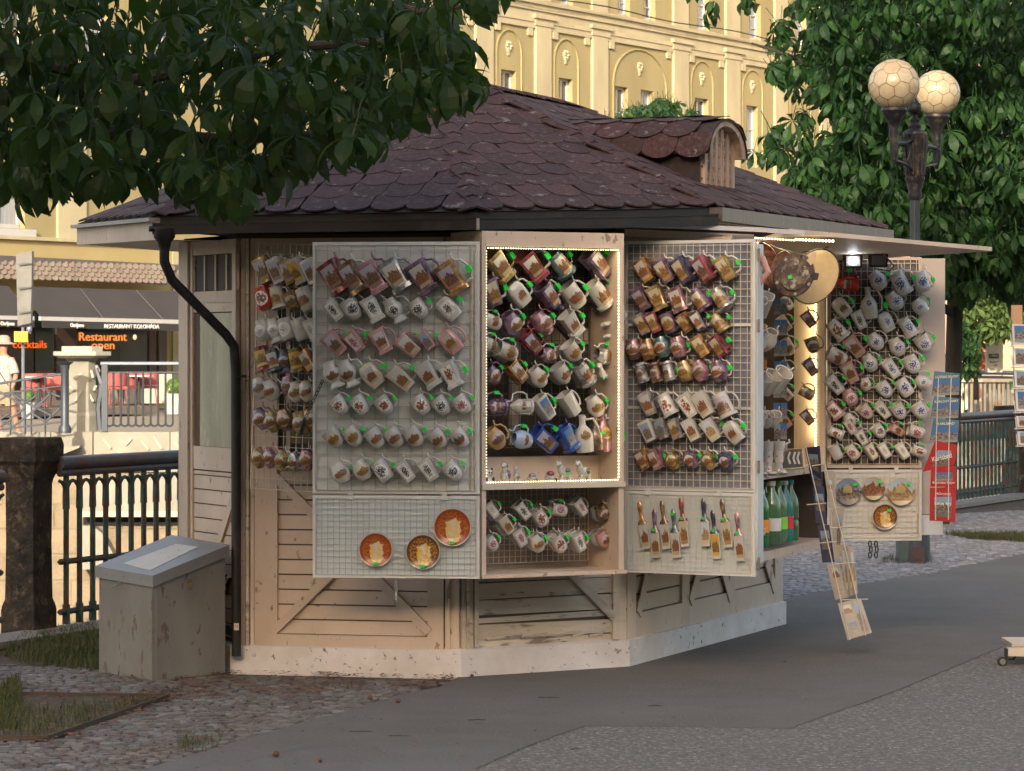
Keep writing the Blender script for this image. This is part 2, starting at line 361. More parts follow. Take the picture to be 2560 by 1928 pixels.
def ink_print(key, ink, base, sc=7.0, lo=.5):
    m, t, b = nt('print_'+key); tc = t.nodes.new('ShaderNodeTexCoord')
    oi = t.nodes.new('ShaderNodeObjectInfo'); off = N(t, 'Math', {0: oi.outputs['Random'], 1: 50.0}, operation='MULTIPLY')
    v2 = N(t, 'VectorMath', {0: tc.outputs['UV'], 1: N(t, 'CombineXYZ', {0: off.outputs[0]}).outputs[0]}, operation='ADD')
    d = N(t, 'VectorMath', {0: tc.outputs['UV'], 1: (.5, .5, 0)}, operation='DISTANCE')
    f = N(t, 'Math', {0: noise(t, v2.outputs[0], sc, 3, .6), 1: N(t, 'Math', {0: N(t, 'Math', {0: d.outputs['Value'], 1: 2.4}, operation='POWER').outputs[0], 1: 1.2}, operation='MULTIPLY').outputs[0]}, operation='SUBTRACT')
    c = mixc(t, ramp(t, f.outputs[0], [(lo-.06, 0.0), (lo-.03, 1.0)]), base, ink)
    t.links.new(c, b.inputs['Base Color']); b.inputs['Roughness'].default_value = .3; PR[key] = m
ink_print('ink', (.03,.03,.035), (.62,.61,.57), 9, .47)
ink_print('brown', (.20,.06,.03), (.62,.61,.57), 5, .46)
ink_print('onion', (.025,.035,.16), (.55,.56,.60), 8, .50)
ink_print('flower', (.22,.05,.10), (.60,.54,.50), 9, .47)
ink_print('dots', (.10,.04,.04), (.62,.61,.57), 14, .55)
PRN = dict(castle='castle picture', dusk='dark castle picture', amber='amber castle picture', ink='black ink drawing', brown='brown animal drawing',
           onion='blue flower pattern', flower='rosy drawing', dots='small dots', gold='dark gold picture', alps='blue hill picture', town='town picture')
# ------------------------------------------------------------------ mug shapes (front is -y, handle at +x, about 0.1 m tall)
def wallprof(prof, th=.0035):            # outer profile from base up -> closed cup with an inside
    o = [(max(prof[0][0]-.006, .004), prof[0][1])]+list(prof)
    inn = [(max(r-th, .003), z) for r, z in prof[::-1]]
    inn[0] = (inn[0][0], prof[-1][1]-.0005)
    inn[-1] = (inn[-1][0]*.9, prof[0][1]+.008)
    return o+inn
SHAPES = dict(
 square=([(.026,0),(.027,.004),(.034,.098),(.0345,.1)], 5.0, 1.0, (.0,.78,.38)),
 stand=([(.034,0),(.034,.014),(.029,.015),(.027,.02),(.035,.098),(.0355,.1)], 5.0, .85, (.04,.8,.33)),
 round=([(.028,0),(.035,.006),(.038,.02),(.038,.09),(.039,.1)], 2.0, 1.0, (.0,.9,.34)),
 bowl=([(.016,0),(.026,.008),(.034,.025),(.038,.05),(.039,.085),(.041,.09)], 2.2, .9, (.0,.85,.32)),
 belly=([(.022,0),(.03,.008),(.042,.035),(.042,.052),(.031,.08),(.030,.095)], 2.0, .9, (.0,.8,.28)),
 vase=([(.029,0),(.031,.006),(.02,.022),(.034,.046),(.035,.062),(.024,.085),(.028,.1)], 2.0, .8, (.0,.75,.24)),
 tank=([(.040,0),(.041,.01),(.036,.013),(.034,.018),(.031,.09),(.033,.1)], 2.0, 1.0, (.0,.85,.34)),
 diamond=([(.012,0),(.018,.004),(.044,.045),(.044,.055),(.022,.092),(.022,.098)], 2.0, .7, (.0,.7,.3)),
 ring=([(.036,0),(.038,.012),(.031,.016),(.029,.05),(.030,.084),(.037,.088),(.037,.1)], 2.0, 1.0, (.0,.6,.22)),
 arch=([(.030,0),(.032,.006),(.036,.03),(.036,.07),(.030,.092),(.016,.1)], 4.0, .6, (.0,.66,.28)),
 teapot=([(.030,0),(.034,.006),(.042,.04),(.040,.06),(.028,.078),(.027,.085)], 2.0, 1.0, (.0,.6,.22)),
 bottle=([(.028,0),(.030,.008),(.031,.05),(.024,.068),(.011,.084),(.010,.112),(.013,.116)], 2.0, .8, (.0,.6,.16)),
 gazebo=([(.036,0),(.037,.01),(.031,.012),(.030,.05),(.034,.056),(.034,.062),(.020,.08),(.006,.1)], 2.0, 1.0, (.0,.6,.16)))
SHN = dict(square='tapered square', stand='footed square', round='round', bowl='bowl-shaped', belly='bellied', vase='vase-shaped', tank='tankard', diamond='faceted',
           ring='ringed', arch='arched flat', teapot='teapot-shaped', bottle='bottle-shaped', gazebo='pavilion-shaped')
def rad_at(prof, z):
    for (r0, z0), (r1, z1) in zip(prof, prof[1:]):
        if z0 <= z <= z1 and z1 > z0: return r0+(r1-r0)*(z-z0)/(z1-z0)
    return prof[-1][0]
MUGM = {}
for key, (prof, p, ry, (pc, pw, ph)) in SHAPES.items():
    nn = 8 if key == 'diamond' else (20 if p > 2.5 else 18)
    b = MB(); b.lathe(wallprof(prof), nn, None, 0, p, ry)
    if key == 'gazebo':
        for k in range(6):
            a = k*math.pi/3+.3; b.tube([(.034*math.cos(a), .034*math.sin(a), .01), (.034*math.cos(a), .034*math.sin(a), .056)], .0025, 5)
    body = b.mesh('mug_body', [GLZ['w']], key not in ('diamond',))
    if key != 'diamond': body.set_sharp_from_angle(angle=R(40))
    H = prof[-1][1]; hx = rad_at(prof, .015)
    h = MB()
    pts = [(hx*.85, 0, .014), (.052, 0, .016), (.062, 0, .034), (.062, 0, .060), (.053, 0, .082), (rad_at(prof, .08)+.006, 0, .088), (rad_at(prof, .08)+.001, 0, .100), (rad_at(prof, .08)+.006, 0, .116)]
    if key in ('bottle',): pts = [(.026, 0, .02), (.046, 0, .03), (.050, 0, .07), (.036, 0, .1), (.012, 0, .1), (.01, 0, .112)]
    h.tube(pts, [.0055,.005,.0045,.0045,.0042,.0042,.004,.003][:len(pts)], 7)
    hand = h.mesh('handle', [GLZ['w']], True)
    def surf(s_, t_, off=.0009):
        z = H*(.5+pc)+t_*H*ph
        a = -math.pi/2+s_*pw*(1.0 if p < 2.5 else .72)
        r = rad_at(prof, z)
        c_, q_ = math.cos(a), math.sin(a); g = (abs(c_)**p+abs(q_)**p)**(-1/p)
        return ((r*g+off)*c_, (r*g*ry+off)*q_, z)
    pb = MB(); vs_ = []; uv = []; fs = []
    n = 7
    if key in ('square', 'stand', 'arch', 'gazebo', 'tank'):
        for j in range(n):
            for i in range(n):
                s_, t_ = -1+2*i/(n-1), -1+2*j/(n-1); vs_.append(surf(s_, t_)); uv.append(((s_+1)/2, (t_+1)/2))
        fs = [(j*n+i, j*n+i+1, (j+1)*n+i+1, (j+1)*n+i) for j in range(n-1) for i in range(n-1)]
    else:
        vs_.append(surf(0, 0)); uv.append((.5, .5)); m_ = 14
        for k in (1, 2, 3):
            for i in range(m_):
                a = 2*math.pi*i/m_; s_, t_ = k/3*math.cos(a), k/3*math.sin(a); vs_.append(surf(s_, t_)); uv.append(((s_+1)/2, (t_+1)/2))
        fs = [(0, 1+i, 1+(i+1) % m_) for i in range(m_)]
        for k in (0, 1):
            fs += [(1+k*m_+i, 1+(k+1)*m_+i, 1+(k+1)*m_+(i+1) % m_, 1+k*m_+(i+1) % m_) for i in range(m_)]
    pb.add(vs_, fs, 0, None, uv); prn = pb.mesh('picture', [PR['castle']], True)
    MUGM[key] = (body, hand, prn)
g = MB(); g.cbox((.060, -.003, .044), (.015, .017, .022), Matrix.Translation((0, 0, 0)))
TAG = g.mesh('price_sticker', [green])
def mug(Mw, shape, col, prn, label, group, tag=True, sc=1.0, mouth=None, name='spa_mug', cat='mug'):
    body, hand, pm = MUGM[shape]
    e = thing(name, Mw @ Matrix.Scale(sc, 4), label, cat, group)
    inst('mug_body', body, e, None, [GLZ[col]])
    hc = GLZ['w'] if (col[0] == 'm' and random.random() < .5) else GLZ[col]
    inst('handle', hand, e, None, [hc])
    if prn: inst('picture', pm, e, None, [PR[prn]])
    if tag: inst('price_sticker', TAG, e)
    return e
ORD = ['first','second','third','fourth','fifth','sixth','seventh','eighth','ninth','tenth','eleventh','twelfth']
def row_of_mugs(rows, ox, oy, sc, p0, u, n, where, group, off=.045, tilt=38, size=1.0, rowname=None, tagp=.8, mirror=1):
    """rows of (x, y, shape, colour, picture[, height px[, tilt]]) in crop pixels, hung on the plane through p0 with normal n"""
    for ri, row in enumerate(rows):
        rn = (rowname or ORD)[ri]
        row = sorted(row, key=lambda q: q[0])
        for k, q in enumerate(row):
            x, y, sh, col, pr = q[:5]
            hp = q[5] if len(q) > 5 and q[5] else 190
            tl = q[6] if len(q) > 6 else tilt+random.uniform(-6, 6)
            X, Yp = ox+x/sc, oy+y/sc
            P = ONP(X, Yp, Vector(p0)+Vector(n)*off, n)
            s = size*(hp/sc)/(F/P.y)/.1/1.01
            M0 = frame(P, u, n) @ Matrix.Rotation(-R(tl), 4, 'Y') @ Matrix.Rotation(R(random.uniform(-14, 14)), 4, 'Z') @ Matrix.Rotation(R(random.uniform(-5, 8)), 4, 'X') @ Matrix.Translation((-.004*s, 0, -.05*s))
            lab = f"{COLN[col]} {SHN[sh]} mug" + (f" with {PRN[pr]}" if pr in PRN else '')
            place = f", {ORD[k]} in {rn} row, {where}" if rn in ORD else f", {ORD[k]} {rn}, {where}"
            w = (lab+place).split()
            if len(w) > 16: lab = f"{COLN[col]} {SHN[sh]} mug"
            mug(M0, sh, col, pr, lab+place, group, random.random() < tagp, s)
# ================================================================== GROUND, RIVER, BANKS
L0 = Vector((-2.585, 17.8, 0)); dL = Vector((.434, .901, 0)).normalized(); nL = Vector((-dL.y, dL.x, 0))
def flat(name, pts, z, m, label=None, kind='structure', **k):
    b = MB(); b.add([(p[0], p[1], z) for p in pts], [tuple(range(len(pts)))])
    return b.build(name, m, label=label, kind=kind, **k)
e0 = L0-dL*90+nL*.2; e1 = L0+dL*260+nL*.2
flat('ground', [(e0.x,e0.y),(160,e0.y),(160,320),(e1.x+60,320),(e1.x,e1.y)], -.012, soil, 'dark earth and paving base of the near river bank')
flat('water', [(-130,-80),(160,-80),(160,330),(-130,330)], -3.15, mat('river_water', (.05,.06,.045), .08, var=.3, scale=.8, bump=.3, bscale=3), 'shallow river water below the railing')
f0 = Vector((-5.0, 51.0, 0))
flat('far_bank', [(-120,50.0),(-9.5,50.0),(-5.0,51.0),(f0.x+dL.x*110, f0.y+dL.y*110),(f0.x+dL.x*110,330),(-120,330)], -.02, mat('far_paving', (.21,.18,.14), .9, var=.15, scale=3, bump=.2), 'sunlit pale paving of the far bank')
asph = [G(300,1990), G(343,1928), G(646,1837), G(995,1738), G(1100,1716), Vector((-.2,15.9,0)), Vector((.9,18.3,0)), G(1948,1499), G(2148,1460), G(2328,1431), G(2560,1380), G(3300,1290), Vector((9,3,0)), Vector((-1.2,3,0))]
flat('asphalt_path', asph, 0.0, asphD, 'dark smooth asphalt path curving round the kiosk')
lite = [G(1100,1965), G(1186,1928), G(1320,1868), G(1463,1818), G(1562,1820), G(1826,1822), G(1971,1826), G(2222,1737), G(2560,1598), G(2900,1490), Vector((9,3,0)), Vector((-.3,3,0))]
flat('coarse_asphalt', lite, .004, asphL, 'lighter speckled coarse asphalt patch in the corner')
def pip(p, poly):
    c = False; n = len(poly)
    for i in range(n):
        a, b = poly[i], poly[(i+1) % n]
        if (a[1] > p[1]) != (b[1] > p[1]) and p[0] < (b[0]-a[0])*(p[1]-a[1])/(b[1]-a[1])+a[0]: c = not c
    return c
def stones(name, region, holes, size, ang, z, m, parent, piece, seed, gap=.95, hgt=.006):
    r = random.Random(seed); ca, sa = math.cos(ang), math.sin(ang)
    xs = [p[0] for p in region]; ys = [p[1] for p in region]; cx, cy = sum(xs)/len(xs), sum(ys)/len(ys)
    rad = max(math.hypot(p[0]-cx, p[1]-cy) for p in region); n = int(rad/size)+1; L = []
    for j in range(-n, n+1):
        sh = r.random()*.6
        for i in range(-n, n+1):
            a, b = (i+(j % 2)*.5+sh+r.uniform(-.08,.08))*size, (j+r.uniform(-.06,.06))*size*.95+math.sin(i*.09)*size*1.5
            x, y = cx+a*ca-b*sa, cy+a*sa+b*ca
            if not pip((x, y), region) or any(pip((x, y), h) for h in holes): continue
            px = CX+F*x/y
            if px < -60 or px > 2620: continue
            L.append((y, x, r.uniform(-.12,.12), r.uniform(.86,1.08), r.uniform(-.004,.004)))
    L.sort()
    protos = []
    for k in range(4):
        b = MB(); h = size*gap/2; pts = []
        for q in range(8):
            a = math.pi*2*(q+.5)/8; g = (abs(math.cos(a))**4+abs(math.sin(a))**4)**-.25
            pts.append((h*g*math.cos(a)*r.uniform(.88,1.06), h*g*math.sin(a)*r.uniform(.88,1.06)))
        vs_ = [(x, y, -.02) for x, y in pts]+[(x, y, hgt*.62) for x, y in pts]+[(x*.92, y*.92, hgt) for x, y in pts]
        fs = [(i, (i+1) % 8, 8+(i+1) % 8, 8+i) for i in range(8)]+[(8+i, 8+(i+1) % 8, 16+(i+1) % 8, 16+i) for i in range(8)]+[tuple(range(16, 24))]
        b.add(vs_, fs); protos.append(b)
    meshes = [b.mesh(piece, [m]) for b in protos]
    rest = MB()
    for k, (y, x, ro, sc, dz) in enumerate(L):
        Mx = Matrix.Translation((x, y, z+dz)) @ Matrix.Rotation(ang+ro, 4, 'Z') @ Matrix.Diagonal((sc, sc*.97, 1, 1))
        if k < 300: inst_w(piece, meshes[k % 4], parent, Mx)
        else:
            p = protos[k % 4]; rest.add(p.v, p.f, 0, Mx)
    if rest.v: rest.build(piece+'_field', [m], parent, kind='stuff')
kiosk_plan_hole = [(-1.45,15.75),(-.25,15.5),(.62,16.05),(1.6,18.6),(1.2,19.6),(-.9,19.2),(-1.7,17.4)]
bed = [G(-20,1741), G(52,1741), G(423,1747), G(119,1852), G(-20,1853)]
cobreg = [G(-60,1660), G(250,1672), G(600,1688), G(1110,1706), G(995,1738), G(646,1837), G(343,1928), G(310,1985), G(-60,1985)]
cp = flat('cobbled_pavement', cobreg, -.006, soil, 'cobbled pavement strewn with dry leaves before the kiosk')
W[cp.name] = Matrix.Identity(4)
stones('cob', cobreg, [bed], .058, R(8), -.004, cobble, cp, 'cobblestone', 3)
setreg = [G(1935,1502), G(2148,1461), G(2328,1432), G(2600,1376), G(2640,1272), G(2380,1285), L0+dL*9-nL*.1, L0+dL*2.5-nL*.1, Vector((1.0,19.9,0))]
sp = flat('mosaic_pavement', setreg, -.006, mat('sett_joint', (.08,.08,.085), .95), 'pale mosaic pavement between asphalt path and river railing')
W[sp.name] = Matrix.Identity(4)
stones('set', setreg, [], .058, R(22), -.004, settM, sp, 'sett', 5, hgt=.007)
flat('earth_bed', bed, .006, soil, 'bare earth bed inside steel edging')
b = MB()
for a, c in ((G(40,1741), G(423,1747)), (G(423,1747), G(119,1852)), (G(119,1852), G(-20,1853))):
    d = (c-a).normalized(); n = Vector((-d.y, d.x, 0))*.004
    b.hexa([a-n, c-n, c+n, a+n], [p+Vector((0,0,.022)) for p in (a-n, c-n, c+n, a+n)])
b.build('steel_edging', mat('rusty_steel', (.05,.032,.024), .7, var=.3), label='thin rusty steel edging round the bare earth bed', cat='edging')
b = MB()
a, c = L0-dL*3-nL*.22, L0+dL*24-nL*.22
for i in range(27):
    p, q = a+dL*(i+.004), a+dL*(i+.996); w = nL*.3; h = Vector((0,0,.035))
    b.hexa([p, q, q+w, p+w], [p+h, q+h, q+w+h, p+w+h])
b.build('kerb', kerbM, label='granite kerb under the river railing', kind='structure')
b = MB(); a, c = L0-dL*40+nL*.2, L0+dL*240+nL*.2
b.add([a+Vector((0,0,-.015)), c+Vector((0,0,-.015)), c+Vector((0,0,-4)), a+Vector((0,0,-4))], [(0,1,2,3)])
b.build('embankment_wall', stoneW, label='stone embankment wall of the near bank', kind='structure')
# scattered leaf litter, twigs and grass
def scatter_litter(name, regs, n, m, size, z, label, kind='stuff', seed=1, flatness=.35):
    r = random.Random(seed); b = MB()
    for reg, k in zip(regs, n):
        xs = [p[0] for p in reg]; ys = [p[1] for p in reg]; c = 0
        while c < k:
            x, y = r.uniform(min(xs), max(xs)), r.uniform(min(ys), max(ys))
            if not pip((x, y), reg): continue
            if math.sin(x*.021+y*.05)+math.sin(x*.047-y*.09+1)+r.uniform(-1.6,1.6) < .1: c += .5; continue
            P = G(x, y); c += 1; s = size*r.uniform(.4, 1.3)
            Mx = Matrix.Translation((P.x, P.y, z)) @ Matrix.Rotation(r.uniform(0, 6.28), 4, 'Z') @ Matrix.Rotation(r.uniform(-flatness, flatness), 4, 'X')
            w = s*r.uniform(.12, .5)
            b.add([(-s, 0, 0), (0, -w, .35*w), (s, 0, .1*s), (0, w, .3*w)], [(0,1,2,3)], 0, Mx)
    return b.build(name, m, label=label, kind=kind)
b = MB(); r = random.Random(31)                # tar joint where the two asphalts meet, and a few fine cracks
jp = [G(1186,1928), G(1320,1868), G(1463,1818), G(1562,1820), G(1826,1822), G(1971,1826), G(2222,1737), G(2560,1598), G(2760,1540)]
def crack(pts, w, n=10):
    q = []
    for a, c in zip(pts, pts[1:]):
        for k in range(n):
            p = a.lerp(c, k/n); q.append(p+Vector((r.uniform(-1,1), r.uniform(-1,1), 0))*w*1.3)
    q.append(pts[-1])
    for a, c in zip(q, q[1:]):
        d = (c-a); d.z = 0; s_ = Vector((-d.y, d.x, 0)).normalized()*w*r.uniform(.25, .8); zz_ = up_*.0062
        b.add([a-s_+zz_, c-s_+zz_, c+s_+zz_, a+s_+zz_], [(0,1,2,3)])
up_ = Vector((0,0,1)); crack(jp, .006, 26)
for pts in ([(1700,1690),(1780,1712),(1880,1705),(1960,1722)],[(620,1905),(760,1870),(900,1868)],[(2050,1560),(2180,1575),(2330,1560),(2480,1572)],[(1500,1905),(1620,1880),(1700,1893),(1850,1870)],[(1250,1775),(1330,1790),(1420,1781)]): crack([G(*p) for p in pts], .0028, 9)
b.build('tar_joint', mat('tar', (.022,.020,.018), .8, var=.3, scale=40), label='thin dark tar joint and fine cracks in the asphalt', kind='stuff')
scatter_litter('leaf_litter', [[(480,1672),(1150,1690),(1100,1722),(700,1735),(300,1760),(230,1700)], [(0,1700),(440,1740),(420,1765),(120,1870),(0,1860)], [(250,1750),(600,1700),(900,1740),(640,1830),(330,1928),(0,1928),(120,1860)], [(600,1700),(1200,1700),(1200,1928),(350,1928)], [(1200,1720),(2500,1500),(2560,1928),(1200,1928)]],
    [4200, 1900, 1700, 420, 260], litterM, .014, .010, 'brown dry leaves and needles scattered by the kiosk foot', seed=4)
def grass(name, regs, n, h, label, seed, z=0.0):
    r = random.Random(seed); b = MB()
    for reg, k in zip(regs, n):
        xs = [p[0] for p in reg]; ys = [p[1] for p in reg]; c = 0
        while c < k:
            x, y = r.uniform(min(xs), max(xs)), r.uniform(min(ys), max(ys))
            if not pip((x, y), reg): continue
            P = G(x, y); c += 1; P.z = z
            a = r.uniform(0, 6.28); hh = h*r.uniform(.35, 1.2); dx, dy = math.cos(a), math.sin(a); w = .0017; ln = hh*r.uniform(.2, .9)
            p1 = P+Vector((dx*ln*.4, dy*ln*.4, hh*.65)); p2 = P+Vector((dx*ln, dy*ln, hh)); s = Vector((-dy*w, dx*w, 0))
            b.add([P-s, P+s, p1+s*.8, p1-s*.8, p2], [(0,1,2,3),(3,2,4)])
    return b.build(name, grassM, label=label, kind='stuff')
grass('grass', [[(0,1640),(70,1590),(240,1560),(247,1680),(60,1660)], [(90,1600),(240,1570),(245,1640),(90,1650)], [(0,1720),(48,1700),(60,1790),(40,1830),(0,1830)], [(60,1780),(420,1750),(120,1850),(0,1850)], [(2360,1338),(2560,1340),(2560,1356),(2430,1350)], [(2215,1395),(2330,1395),(2330,1412),(2200,1410)], [(440,1850),(560,1850),(520,1880),(450,1885)], [(295,1650),(312,1650),(312,1690),(295,1690)]],
      [3000, 3000, 1700, 800, 3600, 320, 110, 50], .055, 'rough green grass tufts by the fence and box', 8)
# ================================================================== KIOSK
PD, PA, PB, PC = (Vector(p) for p in ((-1.368,15.84,0), (-.253,15.59,0), (.563,16.10,0), (1.553,18.55,0)))
PX = Vector((-1.685,16.44,0)); BK = [Vector(p) for p in ((1.2,19.6,0), (.2,20.0,0), (-.9,19.0,0), (-1.6,17.4,0))]
K = thing('kiosk', (0, 17, 0), 'cream wooden souvenir kiosk with maroon shingle roof and open shutters', 'kiosk')
def seg(a, b):
    u = (b-a); L = u.length; u.normalize(); n = Vector((u.y, -u.x, 0)); return frame(a, u, n), L, u, n
def lz(Mf, x, y, off=0.0):
    n = -Vector((Mf[0][1], Mf[1][1], Mf[2][1])); p = ONP(x, y, Mf.translation+n*off, n); q = Mf.inverted() @ p; return q.x, q.z
class Pieces:                              # single boards of a wall, each one an object
    def __init__(s, parent, Mf): s.p = parent; s.M = Mf
    def bx(s, name, u0, u1, z0, z1, y0, y1, m=None, jig=0.0):
        b = MB(); j = [random.uniform(-jig, jig) for _ in range(4)]
        b.add([(u0,y0,z0+j[0]),(u1,y0,z0+j[1]),(u1,y1,z0+j[1]),(u0,y1,z0+j[0]),(u0,y0,z1+j[2]),(u1,y0,z1+j[3]),(u1,y1,z1+j[3]),(u0,y1,z1+j[2])],
              [(0,3,2,1),(4,5,6,7),(0,1,5,4),(1,2,6,5),(2,3,7,6),(3,0,4,7)], 0, s.M)
        return b.build(name, m or cream, s.p)
    def diag(s, name, a, c, w, y0, y1, m=None):
        a, c = Vector((a[0], 0, a[1])), Vector((c[0], 0, c[1])); d = (c-a).normalized(); q = Vector((-d.z, 0, d.x))*w/2
        b = MB(); b.extr([s.M @ (p+Vector((0, y0, 0))) for p in (a-q, c-q, c+q, a+q)], (s.M.to_3x3() @ Vector((0, y1-y0, 0))))
        return b.build(name, m or cream, s.p)
def wallpart(a, c, z0, z1, m=cream, name='wall'):
    Mf, L, u, n = seg(a, c); b = MB(); b.box((0, .0, z0), (L, .05, z1), Mf); o = b.build(name, m, K); return o, Mf, L
dk = mat('groove_dark', (.09,.07,.05), .8)
# --- wall A
wA, MA_, LA = wallpart(PD, PA, .05, 2.16, dk); P = Pieces(wA, MA_)
ua = lambda x, y=1500: lz(MA_, x, y)[0]
za = lambda y, x=880: lz(MA_, x, y)[1]
u0, u1 = ua(697), ua(1072)
k = .19
zs = []
while k < 1.0: zs.append(k); k += .0735
for z in zs: P.bx('plank', u0-.01, u1+.01, z+.0035, z+.0700, -.010, 0)
P.bx('stile', ua(640), u0, .13, 2.14, -.026, 0); P.bx('stile', u1, ua(1112), .13, 2.14, -.026, 0)
P.bx('stile', ua(1115), ua(1150), .13, 2.14, -.020, 0); P.bx('stile', ua(1121), ua(1128), .13, 2.14, -.030, -.020)
for xa, xb, d in ((592,604,.03), (606,616,.022), (619,627,.034), (629,638,.02)): P.bx('corner_moulding', ua(xa), ua(xb), .13, 2.14, -d, 0, creamD if d > .03 else cream)
P.bx('rail', u0, u1, .125, .19, -.026, 0); P.bx('rail', u0, u1, 1.0, 1.045, -.026, 0); P.bx('rail', u0, u1, 2.03, 2.14, -.026, 0)
P.diag('brace', (u0-.008, .215), (u1+.008, .965), .042, -.034, -.0101); P.diag('brace', (u0-.008, .965), (u1+.008, .215), .042, -.0341, -.0102)
P.bx('window_pane', u0+.04, u1-.04, 1.05, 2.0, -.012, 0, glassD)
for z in (1.35, 1.68): P.bx('glazing_bar', u0+.04, u1-.04, z, z+.02, -.022, -.0121)
for x in (.045, .2, .4, .55): P.bx('glazing_bar', u0+x, u0+x+.018, 1.05, 2.02, -.024, -.0122)
# --- door wall
wD, MD_, LD = wallpart(PX, PD, .05, 2.16, dk, 'door'); P = Pieces(wD, MD_)
ud = lambda x, y=1000: lz(MD_, x, y)[0]
zd = lambda y, x=540: lz(MD_, x, y)[1]
P.bx('stile', 0, ud(482), .1, 2.14, -.03, 0); P.bx('stile', ud(484), ud(489), .1, 2.14, -.018, 0)
P.bx('stile', ud(598), LD, .1, 2.14, -.02, 0)
ul, ur = ud(489), ud(598)
P.bx('rail', ul, ur, zd(636), 2.14, -.015, 0); P.bx('rail', ul, ur, zd(780), zd(728), -.012, 0)
P.bx('rail', ul, ur, zd(756), zd(752), -.018, -.0121); P.bx('rail', ul, ur, zd(1176), zd(1118), -.012, 0)
P.bx('window_pane', ul, ur, zd(727), zd(638), -.002, 0, darkW)
for i in range(5): 
    q = ul+(ur-ul)*i/4; P.bx('glazing_bar', q-.009, q+.009, zd(727), zd(638), -.010, -.0022)
dirty = mat('dusty_glass', (.27,.27,.20), .25, var=.18, scale=2.5, stretch=(3,3,.5), spots=[((.44,.43,.32), 2, .5, .15, .8), ((.30,.19,.17), 5, .62, .05, .4)], spec=.7)
P.bx('window_pane', ul+.06, ur, zd(1117), zd(783), -.003, 0, dirty)
P.bx('inner_stile', ul, ul+.06, zd(1117), zd(783), -.006, 0, mat('varnish_brown', (.10,.05,.025), .6, var=.3, stretch=(1,1,.2)))
z = .16
zt = zd(1180)
while z < zt-.02: P.bx('plank', ul, ur, z+.003, min(z+.069, zt), -.008, 0); z += .0725
P.diag('brace', (ul+.02, .2), (ur+.01, zt-.06), .05, -.024, -.0081)
# --- wall B
wB, MBf, LB = wallpart(PA, PB, .05, 2.16, dk); P = Pieces(wB, MBf)
ub = lambda x, y=1550: lz(MBf, x, y)[0]
u0, u1 = ub(1190), ub(1525)
P.bx('stile', 0, ub(1178), .13, 2.14, -.02, 0, creamD); P.bx('stile', ub(1160), ub(1166), .13, 2.14, -.03, -.0201, creamD); P.bx('stile', ub(1180), u0, .14, 2.14, -.028, 0, creamD)
P.bx('stile', u1, ub(1540), .14, 2.14, -.03, 0, creamD); P.bx('stile', ub(1542), LB, .13, 2.14, -.02, 0, creamD)
for i, (z0_, z1_) in enumerate(((.545,.64),(.455,.54),(.372,.449),(.292,.366),(.252,.286),(.180,.240),(.128,.168))):
    P.bx('plank', u0, u1, z0_, z1_, -.012 if i < 4 else -.008-.006*(i % 2), 0, creamD, jig=.0025 if i < 4 else .011)
P.diag('brace', (ub(1383,1430), .56), (ub(1528,1575), .25), .042, -.032, -.0141, creamD)
for i in range(7):                         # splinters of the rotten lowest boards
    q = u0+.05+i*.1; P.diag('splinter', (q, .172+random.uniform(-.01,.012)), (q+random.uniform(.06,.16), .178+random.uniform(-.012,.02)), .012, -.02, -.009, creamD)
# --- wall C (sales side)
wC, MCf, LC = wallpart(PB, PC, .05, 2.2, dk); P = Pieces(wC, MCf)
uc = lambda x, y: lz(MCf, x, y)[0]
st = [(0, uc(1581,1560)), (uc(1697,1540), uc(1715,1540)), (uc(1816,1500), uc(1830,1500)), (uc(1930,1480), LC)]
for a, c in st: P.bx('stile', a, c, .13, 2.18, -.02, 0)
for (a, c), (a2, c2) in zip(st, st[1:]):
    P.bx('rail', c, a2, .13, .255, -.0195, 0)
    z = .257
    while z < .62: P.bx('plank', c, a2, z+.004, z+.086, -.006, 0); z += .092
    P.bx('upper_board', c, a2, .64, 2.18, -.015, 0)
dd = [((1608,1436),(1586,1534)), ((1738,1430),(1716,1505)), ((1800,1430),(1818,1496)), ((1908,1405),(1928,1474))]
for a, c in dd: P.diag('brace', lz(MCf, *a), lz(MCf, *c), .07, -.0260, -.0201)
# --- back walls
for a, c in zip([PC]+BK, BK+[PX]): wallpart(a, c, .05, 2.16, cream, 'back_wall')
# --- plinth, bolts
poly = [PX, PD, PA, PB, PC]+BK
def offs(poly, d):
    out = []; n = len(poly)
    for i in range(n):
        a, b_, c = poly[i-1], poly[i], poly[(i+1) % n]
        n1 = (b_-a).normalized(); n1 = Vector((n1.y, -n1.x, 0)); n2 = (c-b_).normalized(); n2 = Vector((n2.y, -n2.x, 0))
        m_ = (n1+n2).normalized(); out.append(b_+m_*(d/max(m_.dot(n1), .3)))
    return out
PO = offs(poly, .035); PO2 = offs(poly, .026)
b = MB()
for i in range(len(poly)):
    j = (i+1) % len(poly)
    lo = [PO[i], PO[j], poly[j], poly[i]]; t_ = .128
    b.hexa([p+Vector((0,0,-.02)) for p in lo], [PO[i]+Vector((0,0,t_)), PO[j]+Vector((0,0,t_)), poly[j]+Vector((0,0,t_+.012)), poly[i]+Vector((0,0,t_+.012))])
b.build('plinth', plinthM, K)
pl = [o for o in bpy.data.objects if o.name.startswith('plinth')][0]; W[pl.name] = W[K.name].copy()
bolt = MB(); bolt.ball((0,0,0), (.011,.007,.011), 8); bm_ = bolt.mesh('bolt', [plinthM], True)
